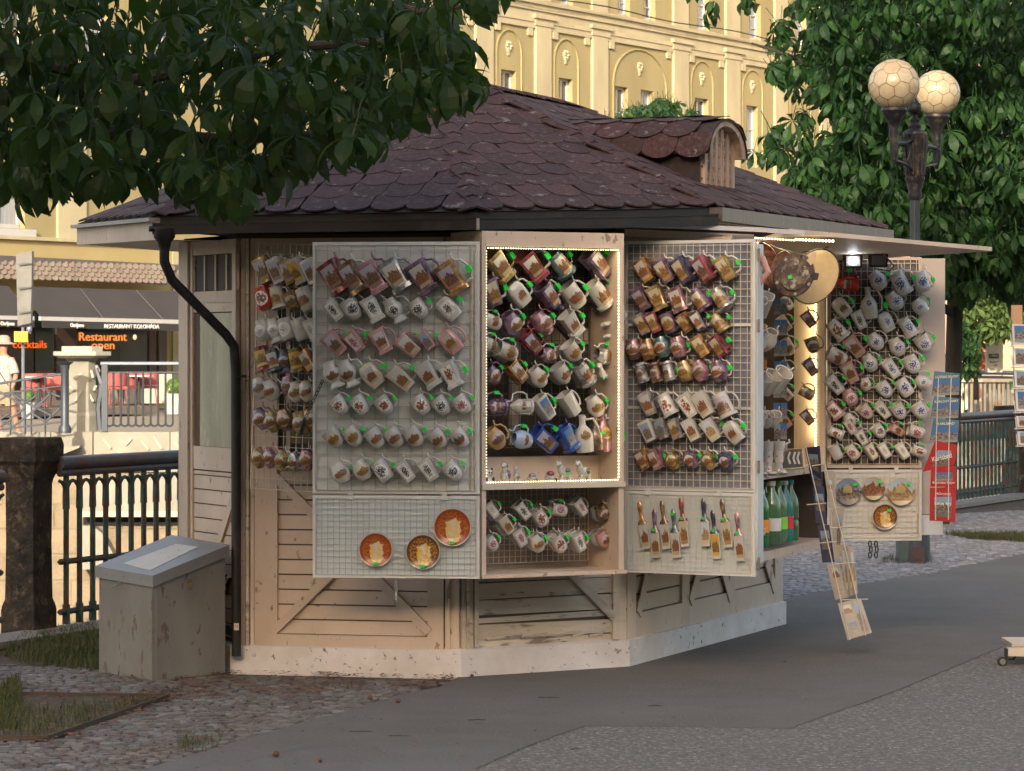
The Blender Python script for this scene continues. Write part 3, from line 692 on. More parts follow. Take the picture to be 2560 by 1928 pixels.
for x, y, wll in ((635,1637,MA_),(780,1665,MA_),(927,1672,MA_),(1095,1645,MA_),(1178,1645,MBf),(1334,1668,MBf),(1492,1632,MBf),(1587,1622,MCf),(1702,1592,MCf),(1754,1604,MCf),(1806,1562,MCf),(1903,1535,MCf),(1947,1550,MCf)):
    n = -Vector((wll[0][1], wll[1][1], 0)); p = ONP(x, y, wll.translation+n*.035, n); inst_w('bolt', bm_, pl, frame(p, Vector((wll[0][0], wll[1][0], 0)), n))
# --- niche (lit display case on wall B)
Nu = Vector((.883,.469,0)).normalized(); Nn = Vector((Nu.y,-Nu.x,0)); NP = Vector((-.1425,15.2,0)); MN = frame(NP, Nu, Nn); NL = .778
nz = lambda y, x=1210: lz(MN, x, y)[1]
ni = thing('display_case', Matrix.Identity(4), None, None); ni.parent = K; ni.matrix_basis = W[K.name].inverted(); W[ni.name] = Matrix.Identity(4)
P = Pieces(ni, MN)
zb, zm0, zm1, zt = nz(1437), nz(1225), nz(1211), nz(577)
P.bx('side_panel', 0, .022, zb, zt, 0, .33); P.bx('side_panel', NL-.03, NL, zb, zt, 0, .33)
P.bx('top_board', .022, NL-.03, nz(616), zt, 0, .02); P.bx('top_board', .022, NL-.03, zt-.02, zt, .02, .33)
P.bx('shelf', -.003, NL+.003, zm0, zm1, -.012, .33, mat('shelf_paint', (.58,.51,.42), .5, var=.07, scale=4, spots=[((.2,.15,.1), 30, .7, .03, .7)]))
P.bx('sill', -.01, NL+.006, zb-.018, zb, -.02, .33)
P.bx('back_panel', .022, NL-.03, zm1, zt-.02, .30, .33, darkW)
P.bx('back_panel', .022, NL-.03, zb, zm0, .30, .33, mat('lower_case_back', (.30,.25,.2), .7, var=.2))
P.bx('ledge', .022, NL-.03, zm1, nz(1148), .20, .30)
P.bx('back_board', .30, .36, nz(1120), zt-.03, .285, .2999); P.bx('back_board', .03, NL-.04, nz(860), nz(820), .284, .2998)
def grid(Mf, u0, u1, z0, z1, du, dz, y, parent, m=wireM, r=.0016, name='wire_grid'):
    b = MB(); i = 0
    x = u0
    while x <= u1+1e-6: b.box((x-r, y-r, z0), (x+r, y+r, z1), Mf); x += du
    z = z0
    while z <= z1+1e-6: b.box((u0, y-3*r, z-r), (u1, y-r, z+r), Mf); z += dz
    b.box((u0-2*r, y-2*r, z0), (u0+2*r, y+2*r, z1), Mf); b.box((u1-2*r, y-2*r, z0), (u1+2*r, y+2*r, z1), Mf)
    return b.build(name, m, parent)
grid(MN, .03, NL-.04, nz(1125), zt-.04, .045, .052, .27, ni, wireG)
grid(MN, .03, NL-.04, zb+.03, zm0-.01, .030, .030, .285, ni)
def leds(pts, step, parent, name='led_strip', r=.0028):
    b = MB()
    for a, c in zip(pts, pts[1:]):
        L = (c-a).length; n = max(1, int(L/step)); d = (c-a)/n
        for i in range(n+1): b.ball(a+d*i, (r, r, r), 6)
    o = b.build(name, ledM, parent); return o
q = lambda u, z, y=-.005: MN @ Vector((u, y, z))
leds([q(.030, nz(620)), q(NL-.036, nz(620))], .0135, ni)
leds([q(NL-.033, nz(628)), q(NL-.033, nz(1200))], .0155, ni, r=.0034)
leds([q(NL-.04, zm1+.008), q(.03, zm1+.008)], .0135, ni, r=.0028)
leds([q(.026, zm1+.008, .004), q(.026, nz(628), .004)], .0145, ni, r=.002)
def strip_light(Mw, sx, sy, e, name='led_strip_light'):
    l = bpy.data.lights.new(name, 'AREA'); l.shape = 'RECTANGLE'; l.size = sx; l.size_y = sy; l.energy = e; l.color = (1.0,.84,.52)
    o = bpy.data.objects.new(name, l); COL.objects.link(o); o.matrix_basis = Mw; return o
strip_light(Matrix.Translation(q(NL/2, nz(622), .012)) @ (MN.to_3x3().to_4x4()), .68, .003, .16)
strip_light(Matrix.Translation(q(NL-.036, 1.5, .012)) @ (MN.to_3x3().to_4x4()) @ Matrix.Rotation(R(90), 4, 'Y') @ Matrix.Rotation(R(90), 4, 'Z'), .003, 1.0, .16)
# --- shutters
def board(p, q_, zlo, zhi, m, name='shutter', th=.022, frm=whiteW, rim=.012):
    Mf, L, u, n = seg(p, q_); b = MB(); b.box((0, 0, zlo), (L, th, zhi), Mf); o = b.build(name, m, K); W[o.name] = W[K.name].copy()
    P = Pieces(o, Mf)
    P.bx('frame_board', -.004, rim, zlo-.004, zhi+.004, -.008, 0, frm); P.bx('frame_board', L-rim, L+.004, zlo-.004, zhi+.004, -.008, 0, frm)
    P.bx('frame_board', rim, L-rim, zlo-.004, zlo+rim, -.008, 0, frm); P.bx('frame_board', rim, L-rim, zhi-rim, zhi+.004, -.008, 0, frm)
    return o, Mf, L
hinge = MB(); hinge.box((-.012, -.006, -.03), (.012, 0, .03)); hinge.tube([(0,-.006,-.032),(0,-.006,.032)], .005, 6)
hingeM = hinge.mesh('hinge', [mat('steel_hinge', (.22,.2,.18), .5, metal=.5)])
clip = MB(); clip.box((-.011, -.007, -.017), (.011, 0, .017)); clip.ball((0,-.008,.004), .004, 6); clipM = clip.mesh('clip', [whiteW])
A0, A1 = Vector((-.9446,15.25,0)), Vector((-.1573,15.16,0))
MAb = seg(A0, A1)[0]; zz = lambda y, x=990: lz(MAb, x, y)[1]
sA, MAb, LAb = board(A0, A1, zz(1232), zz(607), whiteW)
grid(MAb, .012, LAb-.012, zz(1226), zz(614), .057, .057, -.012, sA, mat('grey_wire', (.36,.35,.33), .45))
grid(MAb, LAb-.03, LAb-.012, zz(1226), zz(614), .018, .0285, -.013, sA)
sA2, _, _ = board(A0, A1, zz(1443), zz(1241), paleB)
grid(MAb, .012, LAb-.012, zz(1437), zz(1247), .0285, .0285, -.010, sA2, MAT['grey_wire'], r=.0012)
for x in (877, 1112): inst_w('clip', clipM, sA2, MAb @ Matrix.Translation((lz(MAb, x, 1240)[0], -.009, zz(1240))))
# wire grid hung on wall A beside the downpipe
G0, G1 = Vector((-1.262,15.62,0)), Vector((-.88,15.46,0))
MG = seg(G0, G1)[0]; MGt = MG @ Matrix.Translation((0,0,1.3)) @ Matrix.Rotation(R(2.2), 4, 'Y') @ Matrix.Translation((0,0,-1.3))
gz = lambda y: lz(MG, 710, y)[1]
gridA = grid(MGt, .0, .40, gz(1222), gz(606), .034, .052, 0, K)
# blue-backed shutter
C0, C1 = Vector((.5665,15.90,0)), Vector((1.184,15.58,0))
MC = seg(C0, C1)[0]; cz = lambda y, x=1725: lz(MC, x, y)[1]; LCb = (C1-C0).length
sC, MC, LCb = board(C0, C1, cz(1226), cz(603), blueB)
grid(MC, .012, LCb-.014, cz(1218), cz(610), .036, .036, -.014, sC)
for y in (812, 1020): Pieces(sC, MC).bx('cross_bar', .01, LCb-.01, cz(y)-.006, cz(y)+.006, -.012, -.0081, whiteW)
sC2, _, _ = board(C0, C1, cz(1434), cz(1232), paleB)
grid(MC, .012, LCb-.014, cz(1428), cz(1238), .031, .024, -.010, sC2, r=.0012)
for x in (1622, 1800): inst_w('clip', clipM, sC2, MC @ Matrix.Translation((lz(MC, x, 1230)[0], -.009, cz(1230))))
D1 = Vector((1.235,15.72,0)); Mh, Lh, _, _ = seg(C1+Vector((.012,.01,0)), D1)
b = MB(); b.box((0, 0, cz(1405)), (Lh, .02, cz(612)), Mh); hb = b.build('folding_strip', whiteW, K); W[hb.name] = W[K.name].copy()
for y in (640, 815, 1165, 1405): inst_w('hinge', hingeM, hb, Mh @ Matrix.Translation((0, -.002, cz(y))))
# shutter at the far end
R0_, R1_ = Vector((1.73,17.53,0)), Vector((2.243,17.56,0))
MR = seg(R0_, R1_)[0]; rz = lambda y, x=2190: lz(MR, x, y)[1]
sR, MR, LR = board(R0_, R1_, rz(1168), rz(645), mat('grey_brown_board', (.12,.105,.095), .7, var=.25), frm=cream)
grid(MR, .012, LR-.012, rz(1160), rz(650), .034, .044, -.014, sR)
sR2, _, _ = board(R0_, R1_, rz(1350), rz(1176), whiteW)
grid(MR, .012, LR-.012, rz(1344), rz(1182), .030, .030, -.010, sR2, r=.0013)
for x in (2126, 2240): inst_w('clip', clipM, sR2, MR @ Matrix.Translation((lz(MR, x, 1174)[0], -.009, rz(1174))))
b = MB(); q0 = Vector((2.20,17.62,0)); q1 = Vector((2.39,17.66,0)); Mq, Lq, _, _ = seg(q0, q1)
b.box((0,0,rz(1288)), (Lq,.02,rz(645)), Mq); b.build('plain_shutter', mat('beige_board', (.47,.40,.345), .55, var=.05, scale=2), K)
b = MB(); b.box((0,0,rz(1340)), (Lq*.93,.02,rz(1290)), Mq); b.build('plain_shutter', whiteW, K)
# --- sales counter box on wall C
dC = (PC-PB).normalized(); nC = Vector((dC.y,-dC.x,0)); Q1, Q2 = Vector((1.215,16.22,0)), Vector((1.700,17.50,0))
MQ, LQ, uQ, nQ = seg(Q1, Q2)
qz = lambda x, y: lz(MQ, x, y)[1]
cb = thing('counter', Matrix.Identity(4), None, None); cb.parent = K; cb.matrix_basis = W[K.name].inverted(); W[cb.name] = Matrix.Identity(4)
P = Pieces(cb, MQ)
zs0, zs1 = qz(1975,1372)-.012, qz(1975,1356)
zc0, zc1 = qz(1950,1186), qz(1950,1172)
P.bx('sill', -.35, LQ+.02, zs0-.012, zs1-.012, -.04, .56, cream)
P.bx('counter_top', -.35, LQ-.03, zc0-.012, zc1, -.03, .56, cream)
P.bx('top_board', -.35, LQ, 2.12, 2.16, 0, .56, cream)
P.bx('end_post', LQ-.03, LQ, zc1-.02, 2.12, 0, .155, woodIn); P.bx('end_post', LQ-.033, LQ, zc1-.02, 2.12, -.02, 0, cream)
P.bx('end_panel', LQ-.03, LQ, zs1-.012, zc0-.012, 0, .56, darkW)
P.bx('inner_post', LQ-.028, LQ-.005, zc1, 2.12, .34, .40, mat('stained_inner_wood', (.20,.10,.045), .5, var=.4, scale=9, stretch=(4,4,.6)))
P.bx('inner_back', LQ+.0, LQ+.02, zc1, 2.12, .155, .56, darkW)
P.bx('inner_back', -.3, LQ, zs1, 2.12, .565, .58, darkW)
P.bx('window_bar', LQ-.30, LQ-.28, 2.0, 2.12, .1, .12, woodIn)
pt = lambda u, y, z: MQ @ Vector((u, y, z))
leds([pt(LQ-.034, .032, qz(2040,745)), pt(LQ-.034, .032, zc1+.03)], .017, cb, r=.0055)
strip_light(Matrix.Translation(pt(LQ-.06, .05, 1.6)) @ Matrix.Rotation(R(90), 4, 'X') @ Matrix.Rotation(R(20), 4, 'Y'), .004, 1.0, .2)
strip_light(Matrix.Translation(pt(LQ-.4, .1, 2.10)), .5, .02, .4)
# --- raised flap with led strip, flashing, flood lights
fl = [U(1975,583,15.9), U(2480,628,17.1), U(2062,655,17.6), U(1880,612,16.25)]
b = MB(); b.extr(fl, (0,0,.022)); flap = b.build('raised_flap', mat('flap_paint', (.55,.45,.38), .6, var=.1, scale=3, spots=[((.25,.17,.12), 12, .66, .03, .7)]), K); W[flap.name] = W[K.name].copy()
b = MB(); pts = [U(1560,569,15.75), U(1640,570,15.8), U(1760,574,15.85), U(1900,580,15.88), U(2012,588,15.9)]
for a, c in zip(pts, pts[1:]): b.hexa([a, c, c+Vector((0,.02,0)), a+Vector((0,.02,0))], [p+Vector((0,0,.022)) for p in (a, c, c+Vector((0,.02,0)), a+Vector((0,.02,0)))])
b.build('flashing_strip', mat('alu_strip', (.55,.57,.60), .35, metal=.4, var=.1), K)
b = MB(); pts = [U(1562,590,15.95), U(1885,604,15.95)]; b.hexa([pts[0], pts[1], pts[1]+Vector((0,.03,0)), pts[0]+Vector((0,.03,0))], [p+Vector((0,0,.035)) for p in (pts[0], pts[1], pts[1]+Vector((0,.03,0)), pts[0]+Vector((0,.03,0)))])
b.build('header_board', cream, K)
leds([U(1800,589,15.98), U(1985,601,16.05)], .014, flap, r=.0042); leds([U(1990,599,16.05), U(2082,603,16.1)], .0165, flap, r=.0065)
strip_light(Matrix.Translation(U(1960,606,16.2)), .4, .02, .3)
def flood(x, y, lit, lab):
    t = thing('floodlight', U(x, y, 17.15), lab, 'floodlight'); b = MB(); c = U(x, y, 17.15)
    b.cbox(c+Vector((0,.03,0)), (.095,.05,.075)); b.build('housing', blackM, t)
    b = MB(); b.cbox(c+Vector((0,.001,-.002)), (.074,.008,.052)); b.build('lens', mat('grey_lens', (.12,.11,.10), .4) if not lit else mat('pale_lens', (.45,.45,.45), .3), t)
    if lit: b = MB(); b.ball(c+Vector((0,-.008,0)), (.016,.004,.014), 10); b.build('led_chip', emit('flood_lit', (.92,.97,1.0), 30), t)
    b = MB(); b.tube([c+Vector((-.05,.03,0)), c+Vector((-.05,.03,.06)), c+Vector((.05,.03,.06)), c+Vector((.05,.03,0))], .005, 5); b.build('bracket', blackM, t)
flood(2133, 652, True, 'lit black floodlight glaring white under the raised flap')
flood(2197, 650, False, 'unlit black floodlight with a dull grey lens under the flap')
cab = [U(1905,602,16.1), U(1945,622,16.2), U(1990,632,16.3), U(2040,628,16.5), U(2090,612,16.8), U(2150,600,17), U(2200,625,17.1), U(2235,665,17.2), U(2225,678,17.25), U(2190,672,17.2)]
b = MB(); b.tube(cab, .004, 5); b.build('power_cable', mat('grey_cable', (.16,.14,.12), .5), label='thin grey power cable looping under the raised flap', cat='cable')
# --- eaves, roof
EV = [Vector((-2.38,17.5,2.278)), U(390,541,15.6), U(1190,528,15.25), U(1545,524,15.6), U(1780,518,15.9), U(2212,575,18.8)]
EB = [Vector((1.75,20.2,2.27)), Vector((.2,20.6,2.25)), Vector((-1.35,19.7,2.25))]
T0, T1, T2 = U(1095,222,17.2), U(1205,222,17.2), Vector((.35,18.6,3.0))
roof = thing('roof', Matrix.Identity(4), None, None); roof.parent = K; roof.matrix_basis = W[K.name].inverted(); W[roof.name] = Matrix.Identity(4)
b = MB()
b.add([EV[0], EV[1], T0], [(0,1,2)]); b.add([EV[1], EV[2], T0], [(0,1,2)])
b.add([EV[2], EV[3], T0], [(0,1,2)]); b.add([EV[3], T1, T0], [(0,1,2)]); b.add([EV[3], EV[4], T1], [(0,1,2)])
b.add([EV[4], EV[5], T2, T1], [(0,1,2,3)]); b.add([EV[5], EB[0], T2], [(0,1,2)]); b.add([EB[0], EB[1], T2], [(0,1,2)])
b.add([EB[1], EB[2], T0, T2], [(0,1,2,3)]); b.add([EB[2], EV[0], T0], [(0,1,2)]); b.add([T0, T1, T2], [(0,1,2)])
b.build('roof_felt', felt, roof)
def poly_at(pl, s):
    Ls = [(b_-a).length for a, b_ in zip(pl, pl[1:])]; tot = sum(Ls)
    if tot < 1e-6: return pl[0].copy()
    d = s*tot
    for (a, b_), L in zip(zip(pl, pl[1:]), Ls):
        if d <= L+1e-9: return a+(b_-a)*(d/L if L else 0)
        d -= L
    return pl[-1].copy()
def shingle_proto(w, l, th=.0075, seg_=7):
    b = MB(); out = []
    for i in range(seg_+1):
        a = math.pi+math.pi*i/seg_; out.append((w/2*math.cos(a)*.985, w*.30+w*.42*math.sin(a)))
    pts = out+[(w/2*.985, l), (-w/2*.985, l)]
    vs_ = [(x, y, .010+th-.006*y/l) for x, y in pts]+[(x, y, .010-.006*y/l) for x, y in pts]; n = len(pts)
    b.add(vs_, [tuple(range(n))]+[((i+1) % n, i, n+i, n+(i+1) % n) for i in range(n)]); return b
def shingle_face(Bp, Tp, rows, w, stuff=None, seed=1):
    r = random.Random(seed)
    H = ((poly_at(Tp, .5)-poly_at(Bp, .5)).length)/rows
    pr = shingle_proto(w, H*1.5); me = pr.mesh('shingle', [shing])
    for j in range(rows):
        v = (j+.10)/rows
        lo = poly_at(Bp, 0).lerp(poly_at(Tp, 0), v); hi = poly_at(Bp, 1).lerp(poly_at(Tp, 1), v)
        L = sum((poly_at(Bp, (i+1)/8).lerp(poly_at(Tp, (i+1)/8), v)-poly_at(Bp, i/8).lerp(poly_at(Tp, i/8), v)).length for i in range(8))
        n = max(1, int(round(L/w-.0))); 
        for i in range(n+(j % 2)):
            s = (i+(.5 if j % 2 == 0 else 0.0))/n+r.uniform(-.02,.02)/n
            if s < .02 or s > .98: continue
            P0 = poly_at(Bp, s).lerp(poly_at(Tp, s), v); Pu = (poly_at(Bp, min(s+.02,1)).lerp(poly_at(Tp, min(s+.02,1)), v)-poly_at(Bp, max(s-.02,0)).lerp(poly_at(Tp, max(s-.02,0)), v)).normalized()
            Pv = (poly_at(Tp, s)-poly_at(Bp, s)); Pv = (Pv-Pu*Pv.dot(Pu)).normalized(); nn = Pu.cross(Pv)
            Mx = Matrix(((Pu.x,Pv.x,nn.x,P0.x),(Pu.y,Pv.y,nn.y,P0.y),(Pu.z,Pv.z,nn.z,P0.z),(0,0,0,1))) @ Matrix.Rotation(r.uniform(-.035,.035), 4, 'Z') @ Matrix.Rotation(r.uniform(-.012,.02), 4, 'X')
            if stuff is not None: stuff.add(pr.v, pr.f, 0, Mx)
            else: inst_w('shingle', me, roof, Mx)
SL = MB()
shingle_face([EV[0], EV[1]], [T0, T0+Vector((.01,0,0))], 11, .19, SL, 2)
SL.build('shingle_field', [shing], roof, kind='stuff')
shingle_face([EV[1], EV[2]], [T0, T0+Vector((.01,0,0))], 11, .175, None, 3)
shingle_face([EV[2], EV[3], EV[4]], [T0, T1], 12, .165, None, 4)
shingle_face([EV[4], EV[5]], [T1, T2], 11, .24, None, 5)
def caps(a, c, nrm, n, w=.15, upl=.0):
    d = (c-a).normalized(); s = d.cross(nrm).normalized(); nn = s.cross(d).normalized(); st_ = (c-a).length/n
    b = MB(); l = st_*1.25
    b.add([(-w/2,0,-.012),(0,-.010,.018),(w/2,0,-.010),(w/2,l,-.018),(0,l,.008),(-w/2,l,-.018),(-w/2,0,-.020),(0,-.010,.008),(w/2,0,-.020)], [(0,1,4,5),(1,2,3,4),(0,6,7,1),(1,7,8,2)])
    me = b.mesh('hip_shingle', [shing])
    for i in range(n):
        p = a+d*st_*i+nn*(.012+random.uniform(0,.004))
        Mx = Matrix(((s.x,d.x,nn.x,p.x),(s.y,d.y,nn.y,p.y),(s.z,d.z,nn.z,p.z),(0,0,0,1))) @ Matrix.Rotation(random.uniform(-.03,.03), 4, 'Z')
        inst_w('hip_shingle', me, roof, Mx)
up = Vector((0,0,1))
caps(EV[1], T0, up, 12); caps(EV[2], T0, up, 12, .17); caps(EV[4], T1, up, 14, .13); caps(EV[5], T2, up, 14, .13); caps(T0, T1, up, 1, .14); caps(T1, T2, up, 9, .14)
# fascia, soffit
def outward(pts, d):
    out = []
    for i, p in enumerate(pts):
        t = Vector((0,0,0))
        if i > 0: t += (pts[i]-pts[i-1]).normalized()
        if i < len(pts)-1: t += (pts[i+1]-pts[i]).normalized()
        t.z = 0; t.normalize(); out.append(p+Vector((t.y,-t.x,0))*d)
    return out
def band(name, pts, d0, d1, z0, z1, m, parent=K):
    a, c = outward(pts, d0), outward(pts, d1); b = MB()
    for i in range(len(pts)-1):
        b.hexa([a[i]+up*z0, a[i+1]+up*z0, c[i+1]+up*z0, c[i]+up*z0], [a[i]+up*z1, a[i+1]+up*z1, c[i+1]+up*z1, c[i]+up*z1])
    return b.build(name, m, parent)
band('gutter', EV[1:5], -.015, .055, -.090, -.038, gutterM)
band('black_fascia', EV[1:5], -.03, -.012, -.088, -.002, gutterM)
band('gutter_lip', EV[1:5], .0551, .0600, -.042, -.034, mat('gutter_lip', (.05,.05,.055), .25, metal=.5))
band('gutter', EV[4:6], -.015, .055, -.070, -.002, gutterL)
band('eave_board', [EV[0], EV[1]], -.02, .0, -.115, -.025, cream); band('eave_lip', [EV[0], EV[1]], -.02, .035, -.0249, -.006, mat('grey_lip', (.33,.30,.29), .6))
band('fascia', EV[1:6], -.045, -.0151, -.075, -.012, cream)
allE = EV+EB; b = MB(); cc = Vector((0,17.8,2.18))
for i in range(len(allE)):
    a, c = allE[i], allE[(i+1) % len(allE)]; zo = up*(-.112 if i in (0, 8) else -.076)
    b.add([a+zo-(a-cc).normalized()*.03, c+zo-(c-cc).normalized()*.03, cc], [(0,1,2)])
b.build('soffit', cream, K)
# gutter joints
b = MB(); p = EV[2]; b.cbox(p+Vector((.01,-.057,-.064)), (.014,.012,.056)); b.build('gutter_joint', mat('grey_joint', (.30,.28,.26), .6, var=.2), K)
# downpipe
dp = [U(411,592,15.55), U(411,655,15.55), U(430,700,15.57), U(566,838,15.74), U(585,866,15.76), U(589,930,15.76), U(590,1200,15.76), U(591,1640,15.76)]
b = MB(); b.tube(dp, .0245, 12); b.build('downpipe', gutterM, K, smooth=True)
b = MB(); b.tube([U(411,572,15.55), U(411,594,15.55), U(411,606,15.55), U(411,622,15.55)], [.055,.052,.034,.026], 12); b.tube([U(372,572,15.53), U(455,576,15.56)], .014, 8); b.build('hopper', gutterM, K, smooth=True)
b = MB(); b.cbox(U(604,941,15.75), (.05,.012,.014)); b.build('pipe_bracket', gutterM, K)
b = MB(); b.cbox(U(591,1567,15.733), (.024,.002,.034)); o_ = b.build('pipe_label', mat('small_white_label', (.6,.55,.5), .6), K)
W[o_.name] = W[K.name].copy(); text('M', .022, face_frame(U(591,1567,15.731), (1,0,0), (0,-1,0)), mat('red_ink', (.45,.03,.03), .5), o_)
# --- dormer
nF = (EV[5]-EV[4]).cross(T1-EV[4]).normalized(); nF = nF if nF.z > 0 else -nF
Pd_ = ONP(1792, 470, EV[4], nF)
dm = thing('dormer', Matrix.Identity(4), None, None); dm.parent = K; dm.matrix_basis = W[K.name].inverted(); W[dm.name] = Matrix.Identity(4)
hw = .29; Zs = EYE-(392-HZ)*Pd_.y/F; z_b = Pd_.z-.05
def DP(a, z, o=0.0):                       # a along the eave direction, o outwards
    p = Pd_+dC*a+nC*o; return Vector((p.x, p.y, z))
ah = (392-308)*Pd_.y/F
arc = [(hw*math.cos(math.pi*i/12), Zs+ah*math.sin(math.pi*i/12)) for i in range(13)]
b = MB(); b.extr([DP(-hw+.02, z_b-.03), DP(hw-.02, z_b-.03)]+[DP(a*.92, z-.012) for a, z in arc], nC*-.02)
gab = b.build('gable_board', rawW, dm); W[gab.name] = Matrix.Identity(4)
for i in range(6):                         # louvre uprights and slats
    a = -hw+.06+i*(2*hw-.12)/5; top = Zs+ah*math.sqrt(max(0, 1-(a/hw)**2))*.86
    b = MB(); b.extr([DP(a-.022, z_b+.03), DP(a+.022, z_b+.03), DP(a+.022, top), DP(a-.022, top)], nC*.018); b.build('slat', rawW, gab)
for i in range(9):
    z = z_b+.05+i*.032
    if z > Zs+ah*.7: break
    w_ = hw*.9*math.sqrt(max(.05, 1-max(0, (z-Zs)/ah)**2))
    b = MB(); b.extr([DP(-w_, z), DP(w_, z), DP(w_, z+.012), DP(-w_, z+.012)], nC*.007); b.build('slat', darkW if i % 2 else rawW, gab)
for i in range(12):                        # bargeboard ring
    (a0, z0_), (a1, z1_) = arc[i], arc[i+1]; k = 1.10; k2 = .90
    zc_ = lambda z, kk: Zs+(z-Zs)*kk
    b = MB(); b.extr([DP(a0*k, zc_(z0_, k), .0), DP(a1*k, zc_(z1_, k), .0), DP(a1*k2, zc_(z1_, k2), .0), DP(a0*k2, zc_(z0_, k2), .0)], nC*.06); b.build('arch_board', rawW, dm)
b = MB(); Lb = 1.1
ring = [DP(a*1.12, Zs+(z-Zs)*1.13, .07) for a, z in arc]; ring2 = [p-nC*Lb for p in ring]
b.add(ring+ring2, [(i, i+1, 13+i+1, 13+i) for i in range(12)]); low = [p+(Vector((0,0,-.012))) for p in ring]
b.add(ring+low, [(i+1, i, 13+i, 13+i+1) for i in range(12)]); b.build('barrel_felt', felt, dm)
pr = shingle_proto(.20, .17, .004)
def onbarrel(ang, o, out):                 # point on the barrel skin: angle, distance outwards from the roof, height off the skin
    a, z = hw*1.13*math.cos(ang), Zs+ah*1.14*math.sin(ang); n_ = Vector((math.cos(ang), 0, math.sin(ang)))
    return DP(a+n_.x*out, z+n_.z*out, o)
for j in range(5):
    for i in range(6):
        o0 = .075-.10-(i+(j % 2)*.5)*.187; a0 = R(181-j*30); b = MB()
        vs_ = [onbarrel(a0-y/.30, o0+max(-.6, min(x, .075-o0)), .004+z) for x, y, z in pr.v]
        if o0-.1 < -.98: continue
        b.add(vs_, pr.f); o_ = b.build('shingle', [shing], dm)
b = MB(); b.extr([DP(-hw, z_b+.0), DP(-hw, Zs+.01), DP(-hw, Zs+.01, -.9), DP(-hw, z_b, -.5)], dC*.02); b.extr([DP(hw-.02, z_b-.05), DP(hw-.02, Zs+.01), DP(hw-.02, Zs+.01, -.9), DP(hw-.02, z_b, -.5)], dC*.02); b.build('cheek', felt, dm)
# hanging hook and chain bits
b = MB(); c = U(990,1448,15.2); b.box((c.x-.007,c.y-.006,c.z-.12),(c.x+.007,c.y+.006,c.z)); b.tube([c+Vector((0,0,-.06)), c+Vector((0,-.008,-.10)), c+Vector((0,0,-.128))], .006, 6); b.build('bolt_hook', mat('dull_steel', (.20,.2,.19), .45, metal=.6), K)
b = MB()
for x in (2175, 2190):
    for k in range(3):
        c = U(x+(k % 2)*2, 1360+k*14, 17.5); b.tube([c+Vector((.008*math.cos(a*.785), 0, .017*math.sin(a*.785))) for a in range(9)], .004, 5)
b.build('chain', blackM, K)
b = MB()
for k in range(11):
    c = U(805-k*4.4, 955+k*9.5, 15.2); b.tube([c+Vector((.006*math.cos(a*1.047)+.004*math.sin(a*1.047), 0, .012*math.sin(a*1.047))) for a in range(7)], .0025, 5)
b.tube([U(762,1050,15.22), U(752,1085,15.3)], .010, 6); b.build('chain', blackM, K)
# ================================================================== RIVER FENCE (near bank)
def river_fence(a0, a1, h, lab, spacing=.135, cast='iron railing', detailed=True):
    u = (a1-a0); L = u.length; u.normalize(); t = thing('river_railing', a0, lab, 'railing', 'green iron railings along the river')
    m = iron
    b = MB(); b.tube([a0+up*(h+.0), a1+up*(h+.0)], .038, 12); b.tube([a0+up*(h-.055), a1+up*(h-.055)], .022, 8); b.build('top_rail', [ironT], t, smooth=True)
    n = int(L/spacing); bb = MB(); bb.tube([(0,0,.05), (0,0,h-.24)], .016, 8); bb.tube([(0,0,h-.26), (0,0,h-.10), (0,0,h-.06)], [.021,.018,.015], 8); bb.tube([(0,0,.05),(0,0,.16)], .022, 8)
    if detailed:                            # half arches of the tracery
        for s in (-1, 1):
            bb.tube([(0,0,h-.25)]+[Vector((0,0,h-.20))+u*s*spacing*.5*(1-math.cos(k*math.pi/8))+up*.10*math.sin(k*math.pi/8) for k in range(1, 5)], .011, 5)
    me = bb.mesh('baluster', [m])
    for i in range(n+1):
        inst('baluster', me, t, Matrix.Translation(u*(i+.5)*spacing))
    for nm, z, r in (('middle_rail', h*.42, .017), ('bottom_rail', .12, .017)):
        b = MB(); b.tube([a0+up*z, a1+up*z], r, 4); b.build(nm, m, t)
    return t
def stone_pillar(p, lab, w=.30, h=1.02):
    t = thing('stone_pillar', p, lab, 'pillar'); r = random.Random(3)
    ang = math.atan2(dL.y, dL.x); Mx = Matrix.Translation(p) @ Matrix.Rotation(ang, 4, 'Z')
    b = MB(); H = 12
    prof = [(w*.56,0),(w*.56,.14),(w*.53,.17),(w*.48,.2),(w*.46,.5),(w*.47,.84),(w*.50,.87)]
    b.lathe([(r_*1.36, z) for r_, z in prof], 4, Mx @ Matrix.Rotation(R(45), 4, 'Z')); o = b.build('shaft', stoneD, t)
    b = MB(); b.lathe([(r_*1.36, z) for r_, z in ((w*.50,.87),(w*.60,.92),(w*.62,.95),(w*.70,.97),(w*.71,h+.06),(w*.66,h+.10))], 4, Mx @ Matrix.Rotation(R(45), 4, 'Z')); b.build('capstone', stoneD, t)
    return t
fa = L0+dL*.12; 
stone_pillar(G(62,1592)+Vector((0,.15,0)), 'black crusted stone pillar ending the railing beside the metal box', .205, 1.0)
fend = L0+dL*17.6
river_fence(fa, L0+dL*2.9, .955, 'green and rusty iron railing between dark pillar and kiosk')
river_fence(L0+dL*14.4, L0+dL*18.5, .90, 'green iron railing behind the booklets on the far shutter', .135, detailed=False)
stone_pillar(L0+dL*18.85, 'dark stone pillar at the far end of the river railing', .42, .62)
river_fence(L0-dL*1.1, L0-dL*.44, .90, 'short piece of green railing past the dark pillar')
